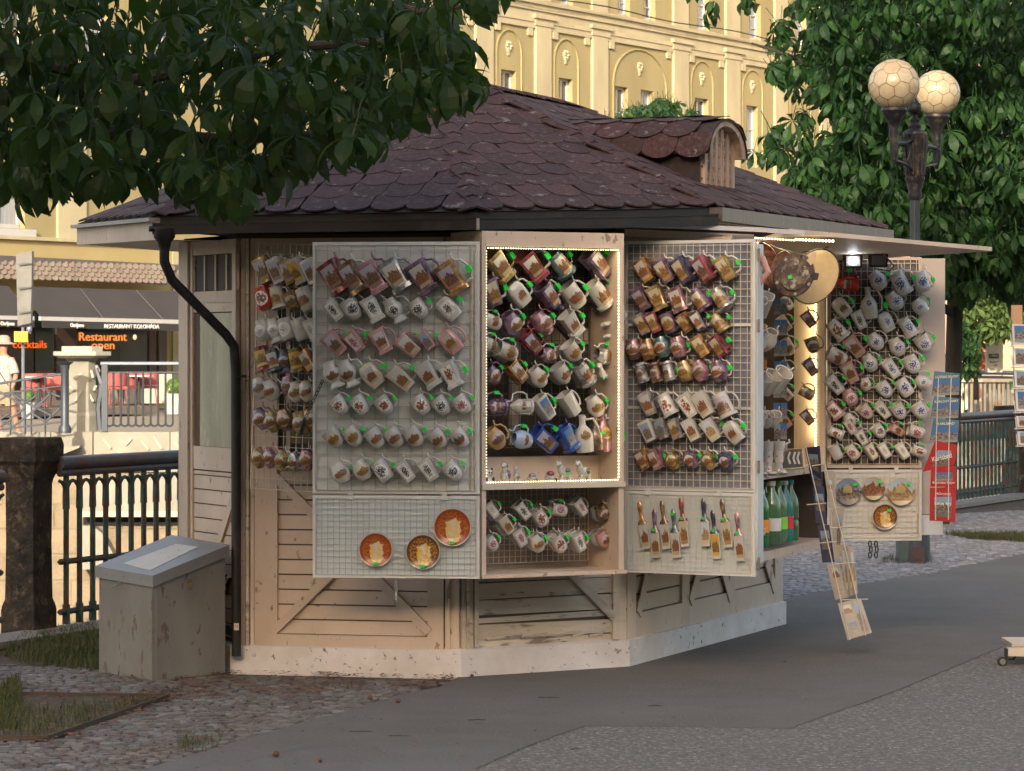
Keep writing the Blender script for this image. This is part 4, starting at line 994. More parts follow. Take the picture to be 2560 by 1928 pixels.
# ================================================================== FAR WALL, BRIDGE, PILLAR
YB = 50.0
fw = thing('river_wall', U(230,1100,YB), 'pale concrete river wall with slanted relief bars across the river', 'wall')
MW = frame(Vector((0,YB,0)), (1,0,0), (0,-1,0))
P = Pieces(fw, MW)
wx = lambda x: (x-CX)*YB/F
wz = lambda y: EYE-(y-HZ)*YB/F
for x0, x1 in ((-200,126),(128,231),(234,424),(426,700)): P.bx('panel', wx(x0), wx(x1), wz(1180), wz(1080), 0, .4, concM)
P.bx('base_wall', wx(-300), wx(700), wz(1720), wz(1176), .06, .5, stoneW)
for y in (1200,1262,1325,1390,1455,1520):
    x = -60+random.uniform(0,30)
    while x < 520:
        w = random.uniform(50,95); P.bx('stone', wx(x+1.5), wx(x+w-1.5), wz(y+60), wz(y+1.5), random.uniform(.035,.05), .061, stoneW); x += w
P.bx('beam', wx(212), wx(620), wz(1283), wz(1190), -.25, .06, concM); P.bx('beam_lip', wx(210), wx(620), wz(1290), wz(1276), -.3, -.2501, reliefM)
P.bx('shade_strip', wx(208), wx(620), wz(1312), wz(1291), -.02, .034, mat('shade_strip_black', (.012,.01,.01), .9))  # solid black block, its colour stands in for shade under the beam
b = MB(); b.extr([MW @ Vector((wx(x), -.3, wz(y))) for x, y in ((118,1130),(205,1112),(205,1118),(135,1145))], (0,.3,0)); b.extr([MW @ Vector((wx(x), -.35, wz(y))) for x, y in ((238,1312),(262,1330),(300,1400),(318,1420),(210,1420),(210,1312))], (0,.35,0)); b.build('corbel', concM, fw)
for x, y, l, a in ((268,1109,30,-52),(321,1104,22,48),(363,1113,28,-50),(395,1107,36,-55),(444,1114,22,-52),(303,1133,24,-35)):
    c = Vector((wx(x), 0, wz(y))); d = Vector((math.cos(R(a)), 0, math.sin(R(a))))*l*.5*YB/F; P.diag('relief_bar', ((c-d).x, (c-d).z), ((c+d).x, (c+d).z), .04, -.035, 0, reliefM)
# octagonal pillar
pc = U(205,1117,YB+.35); pc.z = wz(1117)
pt_ = thing('bridge_pillar', pc, 'pale octagonal stone pillar with stepped cap between grey railings', 'pillar')
s_ = YB/F; Mo = Matrix.Translation(pc) @ Matrix.Rotation(R(22.5+12), 4, 'Z')
hz = lambda y: (1117-y)*s_
b = MB(); b.lathe([(40*s_,0),(40*s_,hz(1040)),(36*s_,hz(1030)),(36*s_,hz(905)),(45*s_,hz(896))], 8, Mo); b.build('shaft', concM, pt_)
b = MB(); b.lathe([(60*s_,hz(896)),(76*s_,hz(889)),(76*s_,hz(879))], 8, Mo); b.build('cap', reliefM, pt_)
b = MB(); b.lathe([(54*s_,hz(879)),(54*s_,hz(866))], 8, Mo); b.build('cap_top', reliefM, pt_)
for x, y, l, a in ((195,939,24,30),(230,935,20,-75),(180,971,16,-50),(194,991,36,60),(226,991,30,-62),(237,970,14,62),(244,922,18,-65)):
    yy = YB-.0; c = U(x, y, YB+.35-37*s_*.97-(.0 if x < 212 else -.07)); d = Vector((math.cos(R(a)), 0, math.sin(R(a))))*l*.5*s_; q = Vector((-d.z, 0, d.x)).normalized()*.018
    b = MB(); b.extr([c-d-q, c+d-q, c+d+q, c-d+q], (0,.09,0)); b.build('relief_bar', reliefM, pt_)
# grey railings by the pillar
def hbar(b, x0, y0, x1, y1, Y, r): b.tube([U(x0,y0,Y), U(x1,y1,Y)], r, 6)
t = thing('bridge_railing', U(360,1080,YB), 'grey railing of rounded loops with pale handrail beside octagonal pillar', 'railing')
b = MB(); hbar(b, 252,909,700,909,YB,.028); b.build('handrail', railW, t, smooth=True)
b = MB(); hbar(b, 262,931,700,931,YB,.013); b.build('upper_rail', bridgeG, t)
b = MB(); b.cbox(U(262,994,YB), (.09,.1,1.05)); b.cbox(U(459,994,YB), (.07,.1,1.0)); b.tube([U(240,920,YB), U(254,960,YB), U(246,1020,YB), U(250,1075,YB)], [.03,.05,.05,.05], 6); b.build('post', bridgeG, t)
loop = MB(); w = 18.4*s_
pts_ = [(-w/2+.0,0,hz(931)-hz(1066))]+[(-w/2*math.cos(k*math.pi/6), 0, .05-.05*math.sin(k*math.pi/6)*1.0) for k in range(7)]+[(w/2,0,hz(931)-hz(1066))]
loop.tube(pts_, .017, 5); lm = loop.mesh('loop_bar', [bridgeG])
for i in range(12):
    if i == 9: continue
    inst_w('loop_bar', lm, t, Matrix.Translation(U(283.5-9.2+18.6*i, 1066, YB)))
t = thing('bridge_railing', U(80,1085,YB-.6), 'grey railing with crossed diagonals sloping up to the pillar', 'railing'); Y = YB-.6
b = MB(); hbar(b, -60,968,155,935,Y,.020); hbar(b, -60,992,155,965,Y,.014); hbar(b, -60,1082,160,1054,Y,.014); b.build('rail', bridgeG, t)
for x in (26,63,78,113): 
    b = MB(); b.tube([U(x,955-(x*.12),Y), U(x,1086,Y)], .014, 5); b.build('baluster', bridgeG, t)
for a in ((-10,975,64,1016),(28,983,62,1005),(64,1006,134,1042),(0,1000,26,984),(64,1006,90,990),(90,1018,128,982),(0,1068,62,1020),(34,1066,108,1008),(82,1035,118,1056),(0,1050,38,1070),(110,1058,150,1020),(118,980,150,992),(-20,1060,24,1034)):
    b = MB(); hbar(b, *a, Y, .018); b.build('diagonal', bridgeG, t)
b = MB(); b.lathe([(.10,0),(.10,.08),(.065,.14),(.062,.95),(.08,1.05),(.14,1.1)], 10, Matrix.Translation(U(162,1083,Y))); b.build('corner_post', bridgeG, t, smooth=True)
# street sign seen from behind
t = thing('street_sign', U(58,1088,52), 'grey back of a tall street sign on a thin pole', 'sign'); Y = 52
b = MB(); b.tube([U(58,1088,Y), U(57,640,Y)], .026, 8); b.build('pole', railW, t, smooth=True)
b = MB(); b.extr([U(40,635,Y-.1), U(80,628,Y-.15), U(77,808,Y-.15), U(44,815,Y-.1)], (.02,.08,0)); b.build('panel', mat('grey_sign_back', (.13,.13,.12), .5), t)
for y in (659,719,780): 
    b = MB(); b.tube([U(45,y+2,Y-.18), U(78,y-1,Y-.2)], .012, 5); b.build('bracket', mat('dull_steel2', (.12,.12,.12), .5), t)
b = MB(); b.cbox(U(53,842,Y-.15), (.215,.08,.17)); b.build('yellow_plate', mat('yellow_plastic', (.75,.38,.01), .5), t)
text('21', .11, face_frame(U(53,838,Y-.195), (1,0,0), (0,-1,0)), blackM, t)
t = thing('small_lamp', U(73,830,Y), 'small pale bracket lamp hanging beside the yellow plate', 'lamp')
b = MB(); b.ball(U(73,823,Y), (.05,.05,.07), 10); b.tube([U(62,818,Y), U(73,812,Y), U(76,835,Y)], .012, 5); b.build('lamp_body', railW, t, smooth=True)
# ================================================================== LONG FACADE
th = R(59.5); fu = Vector((math.cos(th), math.sin(th), 0)); fn = Vector((fu.y, -fu.x, 0)); FP0 = Vector((0,100,0)); MF = frame(FP0, fu, fn)
def fuz(x, y, off=0.0):
    p = ONP(x, y, FP0+fn*off, fn); q = MF.inverted() @ p; return q.x, q.z
ho = thing('long_facade_building', FP0, 'long yellow building with cream pilasters and arched window bays', 'building')
P = Pieces(ho, MF)
wins = []
def win_px(x0, x1, y0, y1, name='window', low=False, bars=1, cur=False):
    ym, xm = (y0+y1)/2, (x0+x1)/2
    ua_, ub_ = fuz(x0, ym)[0], fuz(x1, ym)[0]; z1, z0 = fuz(xm, y0)[1], fuz(xm, y1)[1]
    wins.append((ua_, ub_, z0, z1, bars, cur))
zu0, zu1 = fuz(1886,100)[1], fuz(1886,7)[1]        # upper storey
zl1 = fuz(1880,265)[1]; zl0 = zl1-2.2
for x0, x1 in ((1402,1432),(1545,1575),(1609,1638),(1743,1773),(1872,1902),(1990,2016),(1262,1296),(2098,2120)):
    ua_, ub_ = fuz(x0,50)[0], fuz(x1,50)[0]; wins.append((ua_, ub_, zu0, zu1, 2, True))
for x0, x1 in ((1253,1290),(1397,1431),(1536,1570),(1602,1634),(1737,1771),(1866,1894),(1988,2013),(1100,1136),(2095,2118)):
    ua_, ub_ = fuz(x0,250)[0], fuz(x1,250)[0]; wins.append((ua_, ub_, zl0, zl1, 1, True))
uend, ustart = fuz(2290,200)[0], fuz(1040,200)[0]
for i in range(6):                                    # big windows behind the near tree
    a = fuz(560,200)[0]+(i-4)*3.3; wins.append((a, a+1.5, zl0+.2, zl1, 1, True)); wins.append((a, a+1.5, zu0, zu1+.5, 1, True))
w_ = fuz(-45,540)[0]; wins.append((w_, fuz(62,540)[0], fuz(40,571)[1], fuz(40,440)[1], 1, True))
def pierced(u0, u1, z0, z1, holes, m, name, depth=.3, parent=ho, Mf=MF, off=0.0):
    us = sorted({u0, u1}|{h[0] for h in holes if u0 < h[0] < u1}|{h[1] for h in holes if u0 < h[1] < u1})
    zs_ = sorted({z0, z1}|{h[2] for h in holes if z0 < h[2] < z1}|{h[3] for h in holes if z0 < h[3] < z1}); b = MB()
    for a, c in zip(us, us[1:]):
        for d, e in zip(zs_, zs_[1:]):
            mu, mz = (a+c)/2, (d+e)/2
            if any(h[0] < mu < h[1] and h[2] < mz < h[3] for h in holes): continue
            b.add([(a,-off,d),(c,-off,d),(c,-off,e),(a,-off,e)], [(0,1,2,3)], 0, Mf)
    for h in holes:
        a, c, d, e = h[:4]
        b.add([(a,-off,d),(c,-off,d),(c,-off,e),(a,-off,e),(a,depth,d),(c,depth,d),(c,depth,e),(a,depth,e)], [(0,3,7,4),(1,5,6,2),(0,4,5,1),(3,2,6,7)], 0, Mf)
    return b.build(name, m, parent)
u_left, u_mid = fuz(-700,300)[0], fuz(1040,300)[0]
rest_top = 4.0
upper = [w for w in wins]
pierced(u_left, uend, 0, 17, upper, oliveW, 'wall')
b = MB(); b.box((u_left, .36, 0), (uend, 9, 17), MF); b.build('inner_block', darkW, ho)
for ua_, ub_, z0, z1, bars, cur in wins:
    f = .075; b = MB(); y0, y1 = .16, .22
    b.box((ua_, y0, z0), (ua_+f, y1, z1), MF); b.box((ub_-f, y0, z0), (ub_, y1, z1), MF); b.box((ua_, y0, z0), (ub_, y1, z0+f*1.4), MF); b.box((ua_, y0, z1-f), (ub_, y1, z1), MF)
    wo_ = b.build('window', whiteF, ho); Pw = Pieces(wo_, MF)
    Pw.bx('pane', ua_+f, ub_-f, z0+f, z1-f, .215, .225, glassD if not cur or random.random() < .5 else curtain)
    Pw.bx('mullion', (ua_+ub_)/2-.03, (ua_+ub_)/2+.03, z0+f, z1-f, .165, .2149, whiteF)
    for k in range(bars): Pw.bx('glazing_bar', ua_+f, ub_-f, z0+(z1-z0)*(.62 if bars == 1 else (k+1)/3)-.02, z0+(z1-z0)*(.62 if bars == 1 else (k+1)/3)+.02, .168, .2148, whiteF)
    if z0 > zu0-.1: P.bx('window_sill', ua_-.12, ub_+.25, z0-.10, z0-.02, -.12, .1, creamF)
# cornice bands
zc1 = fuz(1481,36)[1]; zc2 = fuz(1481,98)[1]; zk = fuz(1496,73)[1]
P.bx('cornice', u_mid-20, uend, zc1-.02, zc1+.10, -.20, 0, creamF); P.bx('cornice_moulding', u_mid-20, uend, zc1-.22, zc1-.0201, -.13, 0, creamF); P.bx('frieze', u_mid-20, uend, zc2+.02, zc1-.2201, -.07, 0, creamF)
P.bx('string_course', u_mid-20, uend, zu0-.75, zu0-.62, -.10, 0, creamF)
b = MB(); cp_ = [MF @ Vector((u_mid-5+i*1.6, -.42, zc1+.20-.05*math.sin(i*1.1))) for i in range(40)]; b.tube(cp_, .022, 4); b.build('facade_cable', blackM, ho)
pil = [(1047,1072),(1185,1228),(1335,1373),(1477,1515),(1680,1717),(1811,1846),(1934,1965),(2048,2076),(2155,2180),(885,930)]
for x0, x1 in pil:
    a, c = fuz(x0,250)[0], fuz(x1,250)[0]
    P.bx('pilaster', a, c, 0, zk-.02, -.09, 0, creamF); P.bx('capital', a-.10, c+.10, zk-.24, zk-.0199, -.12, 0, creamF); P.bx('capital_top', a-.20, c+.20, zk-.0198, zk+.10, -.18, 0, creamF)
    P.bx('upper_pilaster', a, c, zc1+.1001, 17, -.08, 0, creamF)
    P.bx('step_block', a-.45, a-.1501, zc2-.22, zc2+.0199, -.06, 0, creamF); P.bx('step_block', c+.1501, c+.45, zc2-.22, zc2+.0199, -.08, 0, creamF)
zspr = fuz(1759,190)[1]
for (a0, a1), wc in zip(((1072,1185),(1228,1335),(1373,1477),(1515,1680),(1717,1811),(1846,1934),(1965,2048)), ((1118,),(1271,),(1414,),(1585,),(1754,),(1880,),(2000,))):
    ua_, ub_ = fuz(a0,200)[0], fuz(a1,200)[0]; um = fuz(wc[0],200)[0]; wd = min(um-ua_, ub_-um)*.74; 
    if a0 == 1515: wd = (ub_-ua_)*.40; um = (ua_+ub_)/2
    zt_ = zspr; b = MB(); pts = [MF @ Vector((um-wd, -.02, zl0)), MF @ Vector((um-wd, -.02, zt_-.35*wd))]+[MF @ Vector((um-wd*math.cos(math.pi*k/14), -.02, zt_-.35*wd+min(wd,1.25)*.95*math.sin(math.pi*k/14))) for k in range(15)]+[MF @ Vector((um+wd, -.02, zl0))]
    b.tube(pts, .035, 4); b.build('arch_moulding', oliveW, ho)
    zo_ = zl1+.62; b = MB()
    b.ball((0,0,.16), (.22,.035,.20), 8); b.lathe([(.10,-.26),(.14,-.22),(.15,-.05),(.22,.0)], 8, Matrix.Diagonal((.8,.3,.8,1)))
    for k in range(6): b.ball((.15*math.cos(k*1.05), -.03, .16+.13*math.sin(k*1.05)), .06, 6)
    me = b.mesh('ornament', [creamF], True); inst_w('ornament', me, ho, MF @ Matrix.Translation((um, 0, zo_)) @ Matrix.Scale(.85, 4))
# left wing details
zt1, zt2 = fuz(200,601)[1], fuz(200,640)[1]
uL0, uL1 = u_left, fuz(560,600)[0]
P.bx('cream_pier', fuz(141,540)[0], fuz(212,540)[0], zt1, 9, -.06, 0, creamF); P.bx('ledge', uL0, uL1, zt1-.06, zt1+.03, -.18, 0, creamF); P.bx('band', uL0, uL1, zt2-.3, zt1-.0601, -.08, 0, yellowW)
P.bx('cream_pier', fuz(425,660)[0], uL1, 0, zt1-.0601, -.10, -.0801, creamF)
P.bx('window_surround', w_-.15, fuz(80,540)[0], fuz(40,592)[1], fuz(40,573)[1], -.14, 0, whiteF)
P.bx('lower_wall', uL0, uL1, 0, zt2-.3001, -.05, -.001, yellowW)
# shop front glass
gl = [(-160,84,mat('red_brown_glass',(.022,.014,.015),.12,spec=.9,var=.4,scale=.8)),(88,140,mat('green_dark_glass',(.018,.030,.030),.1,spec=.9,var=.3,scale=.8)),(190,300,MAT['green_dark_glass']),(300,372,glassD)]
zg0, zg1 = .55, fuz(250,780)[1]
for x0, x1, m in gl: P.bx('shop_pane', fuz(x0,880,.1)[0], fuz(x1,880,.1)[0], zg0, zg1, -.1, -.0501, m)
brn = mat('brown_shop_frame', (.05,.028,.025), .5)
for x0, x1 in ((140,190),(372,388),(396,416)): P.bx('shop_frame', fuz(x0,880,.12)[0], fuz(x1,880,.12)[0], .3, zg1, -.14, -.0502, brn if x0 != 396 else tileCap)
P.bx('shop_plinth', fuz(-160,980)[0], fuz(424,980)[0], .15, .5499, -.12, -.0503, reliefM)
def atf(x, y, off): return ONP(x, y, FP0+fn*off, fn)
pe_ = thing('pendant_lamp', atf(337,843,.3), 'small warm pendant bulb glowing at the restaurant window', 'lamp'); c = atf(337,843,.3)
b = MB(); b.ball(c, (.05,.05,.07), 10); b.build('bulb', emit('bulb', (1.0,.72,.4), .35), pe_); b = MB(); b.tube([c+up*.08, c+up*.5], .01, 4); b.build('flex', blackM, pe_)
# street lamp reflections / pendant lamps inside the window
txo = emit('orange_lettering', (.95,.30,.06), .28); txr = emit('red_orange_lettering', (.95,.13,.02), .25); txw = mat('white_lettering', (.80,.78,.74), .6)
sg = thing('restaurant_sign', atf(258,882,.12), 'orange lettering Restaurant open on the dark shop window', 'sign')
fs = 1/ (F/ atf(258,870,.12).y)
text('Restaurant', 30*fs*1.0, face_frame(atf(257,843,.12), fu, fn), txo, sg, sx=1.75*.85, ext=.01)
text('open', 30*fs, face_frame(atf(258,864,.12), fu, fn), txo, sg, sx=1.75*.9, ext=.01)
sg = thing('cocktails_sign', atf(75,865,.12), 'red orange lettering cocktails on the dark window behind the pole', 'sign')
text('cocktails', 26*fs, face_frame(atf(75,862,.12), fu, fn), txr, sg, sx=1.7*.85, ext=.01)
# scale-tiled canopy skirt and awnings
ca = thing('canopy_roof', atf(200,690,1.0), 'sloping canopy of pale scale tiles above the charcoal awnings', 'canopy')
def strip(name, pts, m, parent, th_=.05): b = MB(); b.extr(pts, fn*-th_); return b.build(name, m, parent)
tx = lambda x: 640+ (x)*.0555; bx_ = lambda x: 697+x*.056
strip('canopy_board', [atf(-400,tx(-400),.57), atf(455,tx(455)-3,.57), atf(415,bx_(415)-6,.76), atf(-400,bx_(-400)-6,.76)], tileCap, ca)
strip('cap_moulding', [atf(-400,tx(-400)-1,.55), atf(452,tx(452)-2,.55), atf(452,tx(452)+8,.55), atf(-400,tx(-400)+11,.55)], tileCap, ca, .3)
tm = MB(); r_ = .13
rows_ = 4; p0a, p0b = atf(0,697,.78), atf(0,650,.6); vv = (p0b-p0a)/rows_
vn = fu.cross(vv).normalized(); vn = vn if vn.dot(fn) > 0 else -vn
tw = (atf(117,704,1.0)-atf(100,703,1.0)).length
pts_ = [(tw/2*.97*math.cos(math.pi+math.pi*k/6), tw*.45+tw*.5*math.sin(math.pi+math.pi*k/6)) for k in range(7)]+[(tw*.485,vv.length*1.3),(-tw*.485,vv.length*1.3)]
n_ = len(pts_); tm.add([(x,y,.02-.012*y/vv.length) for x,y in pts_]+[(x,y,-.005) for x,y in pts_], [tuple(range(n_))]+[((i+1)%n_,i,n_+i,n_+(i+1)%n_) for i in range(n_)])
tmm = tm.mesh('scale_tile', [tileP])
vvn = vv.normalized(); base = atf(0,bx_(0),.78)
for j in range(rows_):
    for i in range(-5, 34):
        p = base+fu*tw*(i+(j % 2)*.5)+vv*j
        if CX+F*p.x/p.y > 418+j*9 or CX+F*p.x/p.y < -30: continue
        inst_w('scale_tile', tmm, ca, Matrix(((fu.x,vvn.x,vn.x,p.x),(fu.y,vvn.y,vn.y,p.y),(fu.z,vvn.z,vn.z,p.z),(0,0,0,1))))
def awning(xa, xb, xta, xtb, lab, txts):
    aw = thing('awning', atf((xa+xb)/2,800,2.3), lab, 'awning', 'charcoal awnings of the restaurant')
    lt = lambda x: 715+x*.03; lb_ = lambda x: 790+x*.024
    o = strip('awning_cloth', [atf(xta,lt(xta),.9), atf(xtb,lt(xtb),.9), atf(xb,lb_(xb),2.3), atf(xa,lb_(xa),2.3)], awnM, aw, .02)
    strip('front_bar', [atf(xa,lb_(xa)-1,2.33), atf(xb,lb_(xb)-1,2.33), atf(xb,lb_(xb)+9,2.33), atf(xa,lb_(xa)+9,2.33)], whiteF, aw, .05)
    strip('valance', [atf(xa+4,lb_(xa)+10,2.32), atf(xb,lb_(xb)+10,2.32), atf(xb,lb_(xb)+27,2.32), atf(xa+6,lb_(xa)+27,2.32)], awnM, aw, .02)
    for x, s, w in txts:
        f2 = atf(x,810,2.35).y/F; sx_ = 1.75*w
        text(s, 11.5*f2*1.25, face_frame(atf(x,lb_(x)+19,2.35), fu, fn), txw, aw, sx=sx_, ext=.008)
    for k in (1, 2, 3):                      # seams
        x = xta+(xtb-xta)*k/4; x2 = xa+(xb-xa)*k/4+8; b = MB(); b.tube([atf(x,lt(x),.93), atf(x2,lb_(x2),2.33)], .008, 4); b.build('seam', mat('awning_seam', (.12,.11,.115), .8), aw)
awning(101, 700, 60, 620, 'charcoal restaurant awning with white lettering above the window', ((193,'Ourijuem',.55),(330,'RESTAURANT KOLONÁDA',.74),(470,'Ourijuem',.55)))
awning(-300, 86, -330, 20, 'charcoal awning above the cocktails window beside the sign', ((19,'Ourijuem',.55),))
# terrace, chairs, tables, planters

tz = .20
def tp(x, y, z=tz):
    Yq = F*(EYE-z)/(y-HZ); return Vector(((x-CX)*Yq/F, Yq, z))
flatz = lambda p, z: Vector((p.x, p.y, z)); a_, c_ = flatz(atf(-300,1014,4.4), tz), flatz(atf(398,1014,4.4), tz); b = MB(); 
b.add([a_, c_, c_-fn*4.3, a_-fn*4.3], [(0,1,2,3)])
b.add([a_, c_, c_-up*.17, a_-up*.17], [(0,3,2,1)]); b.add([c_, c_-fn*4.3, c_-fn*4.3-up*.17, c_-up*.17], [(0,3,2,1)])
b.build('terrace', mat('terrace_boards', (.14,.11,.09), .8, var=.15), label='low dark terrace platform before the restaurant', kind='structure')
def armchair(x, y, yaw, lab):
    p = flatz(atf(x, y, 3.0), tz); t = thing('armchair', Matrix.Translation(p) @ Matrix.Rotation(R(yaw), 4, 'Z'), lab, 'chair', 'coral red terrace chairs')
    Mx = W[t.name]; b = MB(); b.box((-.27,-.25,.40), (.27,.25,.47), Mx); b.build('seat', redFab, t)
    b = MB(); pts = [Mx @ Vector((.31*math.cos(a), .28*math.sin(a)+.02, .62)) for a in [R(d) for d in range(-20, 201, 20)]]
    b.add([Mx @ Vector((.30*math.cos(R(d)), .27*math.sin(R(d))+.02, z)) for z in (.48,.80) for d in range(-20, 201, 20)]+[Mx @ Vector((.26*math.cos(R(d)), .23*math.sin(R(d))+.02, z)) for z in (.48,.80) for d in range(-20, 201, 20)],
          [(i,i+1,12+i+1,12+i) for i in range(11)]+[(24+i+1,24+i,36+i,36+i+1) for i in range(11)]+[(12+i,12+i+1,36+i+1,36+i) for i in range(11)]); b.build('backrest', redFab, t)
    for sx in (-1, 1):
        for sy in (-1, 1):
            b = MB(); b.tube([Mx @ Vector((sx*.22,sy*.2,.4)), Mx @ Vector((sx*.26,sy*.24,0))], .016, 5); b.build('leg', redFab, t)
armchair(85,1008,200,'wide coral red chair behind the crossed grey railing'); armchair(145,1005,170,'coral red chair cut off by the octagonal pillar')
armchair(285,1010,215,'coral red chair nearest the looped railing post'); armchair(315,1006,150,'coral red chair under the white table edge'); armchair(368,1009,180,'coral red chair beside the beige panel and planter')
def tab(x0, x1, y, lab):
    xm = (x0+x1)/2; t = thing('cafe_table', flatz(atf(xm,1004,3.3), tz), lab, 'table', 'white terrace tables'); c = flatz(atf(xm,1004,3.3), tz); w = (x1-x0)*c.y/F/2
    b = MB(); b.lathe([(w,.70),(w,.735)], 20, Matrix.Translation(c)); b.build('table_top', whiteF, t)
    b = MB(); b.lathe([(.22,0),(.22,.02),(.03,.04),(.03,.7)], 10, Matrix.Translation(c)); b.build('table_leg', blackM, t)
tab(310,385,941,'white cafe table between the coral red chairs'); tab(60,135,934,'white table behind the crossed railing')
def planter(x, y, lab, s=1.0):
    p = flatz(atf(x, y, 4.6), 0.0); t = thing('planter', p, lab, 'planter'); b = MB(); b.lathe([(.17*s,0),(.24*s,.5*s),(.21*s,.5*s),(.19*s,.44*s)], 16, Matrix.Translation(p), 0, 5); b.build('pot', mat('grey_pot', (.30,.31,.32), .6), t)
    r = random.Random(2); b = MB()
    for k in range(420):
        d = Vector((r.gauss(0,1), r.gauss(0,1), r.gauss(0,1))).normalized(); c = p+up*(.66*s)+d*.21*s*r.uniform(.85,1.05); a = d.orthogonal().normalized()*.035; a2 = d.cross(a.normalized())*.02; b.add([c-a, c-a2, c+a, c+a2], [(0,1,2,3)])
    b.build('box_ball', leaf_mat('box_leaf', (.05,.12,.015), (.12,.22,.03), .2, False), t)
planter(434,1032,'grey square pot with clipped round green bush beside yellow wall'); planter(70,1026,'grey pot with small bush behind the sign pole', .75)
b = MB(); c = flatz(atf(385,1012,2.0), tz)
t = thing('menu_board', c, 'beige panel standing behind the looped railing', 'panel'); b.cbox(c+Vector((.1,.2,.37)), (.75,.05,.74)); b.build('panel', reliefM, t); b = MB(); b.cbox(c+Vector((.1,.3,.03)), (.8,.3,.06)); b.build('foot', reliefM, t)
# ================================================================== PERSON
def person(name, M_, joints, edges, radii, lab):
    t = thing('person', M_, lab, 'person'); me = bpy.data.meshes.new('body'); me.from_pydata([tuple(j) for j in joints], edges, [])
    o = inst('body', me, t); md = o.modifiers.new('skin', 'SKIN'); 
    for i, r_ in enumerate(radii): me.skin_vertices[0].data[i].radius = (r_[0], r_[1]) if isinstance(r_, tuple) else (r_, r_)
    me.skin_vertices[0].data[0].use_root = True
    o.modifiers.new('sub', 'SUBSURF').levels = 1; o.modifiers['sub'].render_levels = 2
    return t, o
pj = [(0,0,.98),(0,0,1.15),(0,.0,1.38),(0,-.01,1.47),(0,-.02,1.56),(0,-.01,1.68), (-.10,0,.92),(-.12,-.06,.52),(-.12,.06,.10),(-.12,-.08,.04), (.10,0,.92),(.12,.10,.52),(.12,.24,.12),(.12,.14,.05),
      (-.18,0,1.38),(-.24,-.02,1.12),(-.24,-.2,.94),(-.24,-.26,.90), (.18,0,1.38),(.26,.03,1.12),(.30,-.10,.92),(.30,-.15,.87)]
pe = [(0,1),(1,2),(2,3),(3,4),(4,5),(0,6),(6,7),(7,8),(8,9),(0,10),(10,11),(11,12),(12,13),(2,14),(14,15),(15,16),(16,17),(2,18),(18,19),(19,20),(20,21)]
prr = [(.16,.11),(.14,.10),(.15,.10),.05,.075,.075,.10,.062,.042,.04,.10,.062,.042,.04,.06,.045,.035,.04,.06,.045,.035,.04]
pp = U(10,1090,56); pp.z = 0
mp = Matrix.Translation(pp) @ Matrix.Rotation(R(-35), 4, 'Z')
pt2, body_ = person('person', mp, pj, pe, prr, 'person in pink sun hat, white patterned shirt and tan shorts')
body_.data.materials.append(skinM)
b = MB(); b.lathe([(.195,.93),(.185,1.0),(.165,1.15),(.19,1.30),(.17,1.40),(.10,1.46),(.065,1.475)], 16, mp @ Matrix.Diagonal((1,.72,1,1)), cap=False)
for s in (-1, 1): b.tube([mp @ Vector((s*.15,0,1.40)), mp @ Vector((s*.22,0,1.28)), mp @ Vector((s*.255,-.0,1.15))], [.075,.078,.085], 10)
b.build('shirt', shirtM, pt2, smooth=True)
b = MB(); b.lathe([(.11,.62),(.20,.86),(.185,.98)], 16, mp @ Matrix.Diagonal((1,.75,1,1)), cap=False)
for s, y in ((-1,-.03),(1,.05)): b.tube([mp @ Vector((s*.09,0,.93)), mp @ Vector((s*.12,y,.60))], [.115,.105], 12)
b.build('shorts', shortM, pt2, smooth=True)
b = MB(); b.lathe([(.21,1.665),(.205,1.675),(.12,1.70),(.115,1.71),(.105,1.78),(.06,1.82),(.01,1.825)], 18, mp); b.build('sun_hat', hatM, pt2, smooth=True)
b = MB(); b.ball(mp @ Vector((0,-.085,1.60)), (.014,.018,.02), 6); [b.ball(mp @ Vector((s*.03,-.075,1.63)), .008, 6) for s in (-1,1)]; b.build('face', skinM, pt2)
b = MB(); b.tube([mp @ Vector(q) for q in ((-.12,-.12,1.42),(.0,-.13,1.2),(.17,-.08,.95),(.18,.08,.95),(.0,.13,1.2),(-.12,.1,1.42))], .012, 5); b.build('bag_strap', brn, pt2)
# ================================================================== RIGHT DISTANCE: bridge rail, stall, sign, pink house
t = thing('bridge_railing', U(2460,1040,62), 'pale topped grey railing beyond the green railing and booklets', 'railing'); Y = 62
b = MB(); b.tube([U(2380,930,Y), U(2700,935,Y)], .045, 8); b.build('handrail', railW, t, smooth=True)
b = MB(); b.tube([U(2380,942,Y), U(2700,946,Y)], .028, 4); b.build('upper_rail', railW, t)
for i in range(15): 
    x = 2388+i*11.5; b = MB(); b.tube([U(x,955,Y), U(x,1060,Y)], .026 if i % 2 else .016, 5); b.build('baluster', mat('rail_grey', (.10,.105,.10), .5), t)
b = MB(); b.tube([U(2385,957,Y), U(2700,960,Y)], .016, 5); b.build('lower_rail', MAT['rail_grey'], t)
def stall(x0, x1, y0, y1, Y, m, lab, cat, name): 
    t = thing(name, U((x0+x1)/2, y1, Y), lab, cat); b = MB(); b.box((U(x0,0,Y).x, Y, U(0,y1,Y).z), (U(x1,0,Y).x, Y+.3, U(0,y0,Y).z)); b.build('body', m, t); return t
t = stall(2385,2570,948,1075,66,mat('cream_stall', (.46,.41,.30), .8), 'cream market stall lit by the sun behind the railing', 'stall', 'market_stall')
r = random.Random(5)
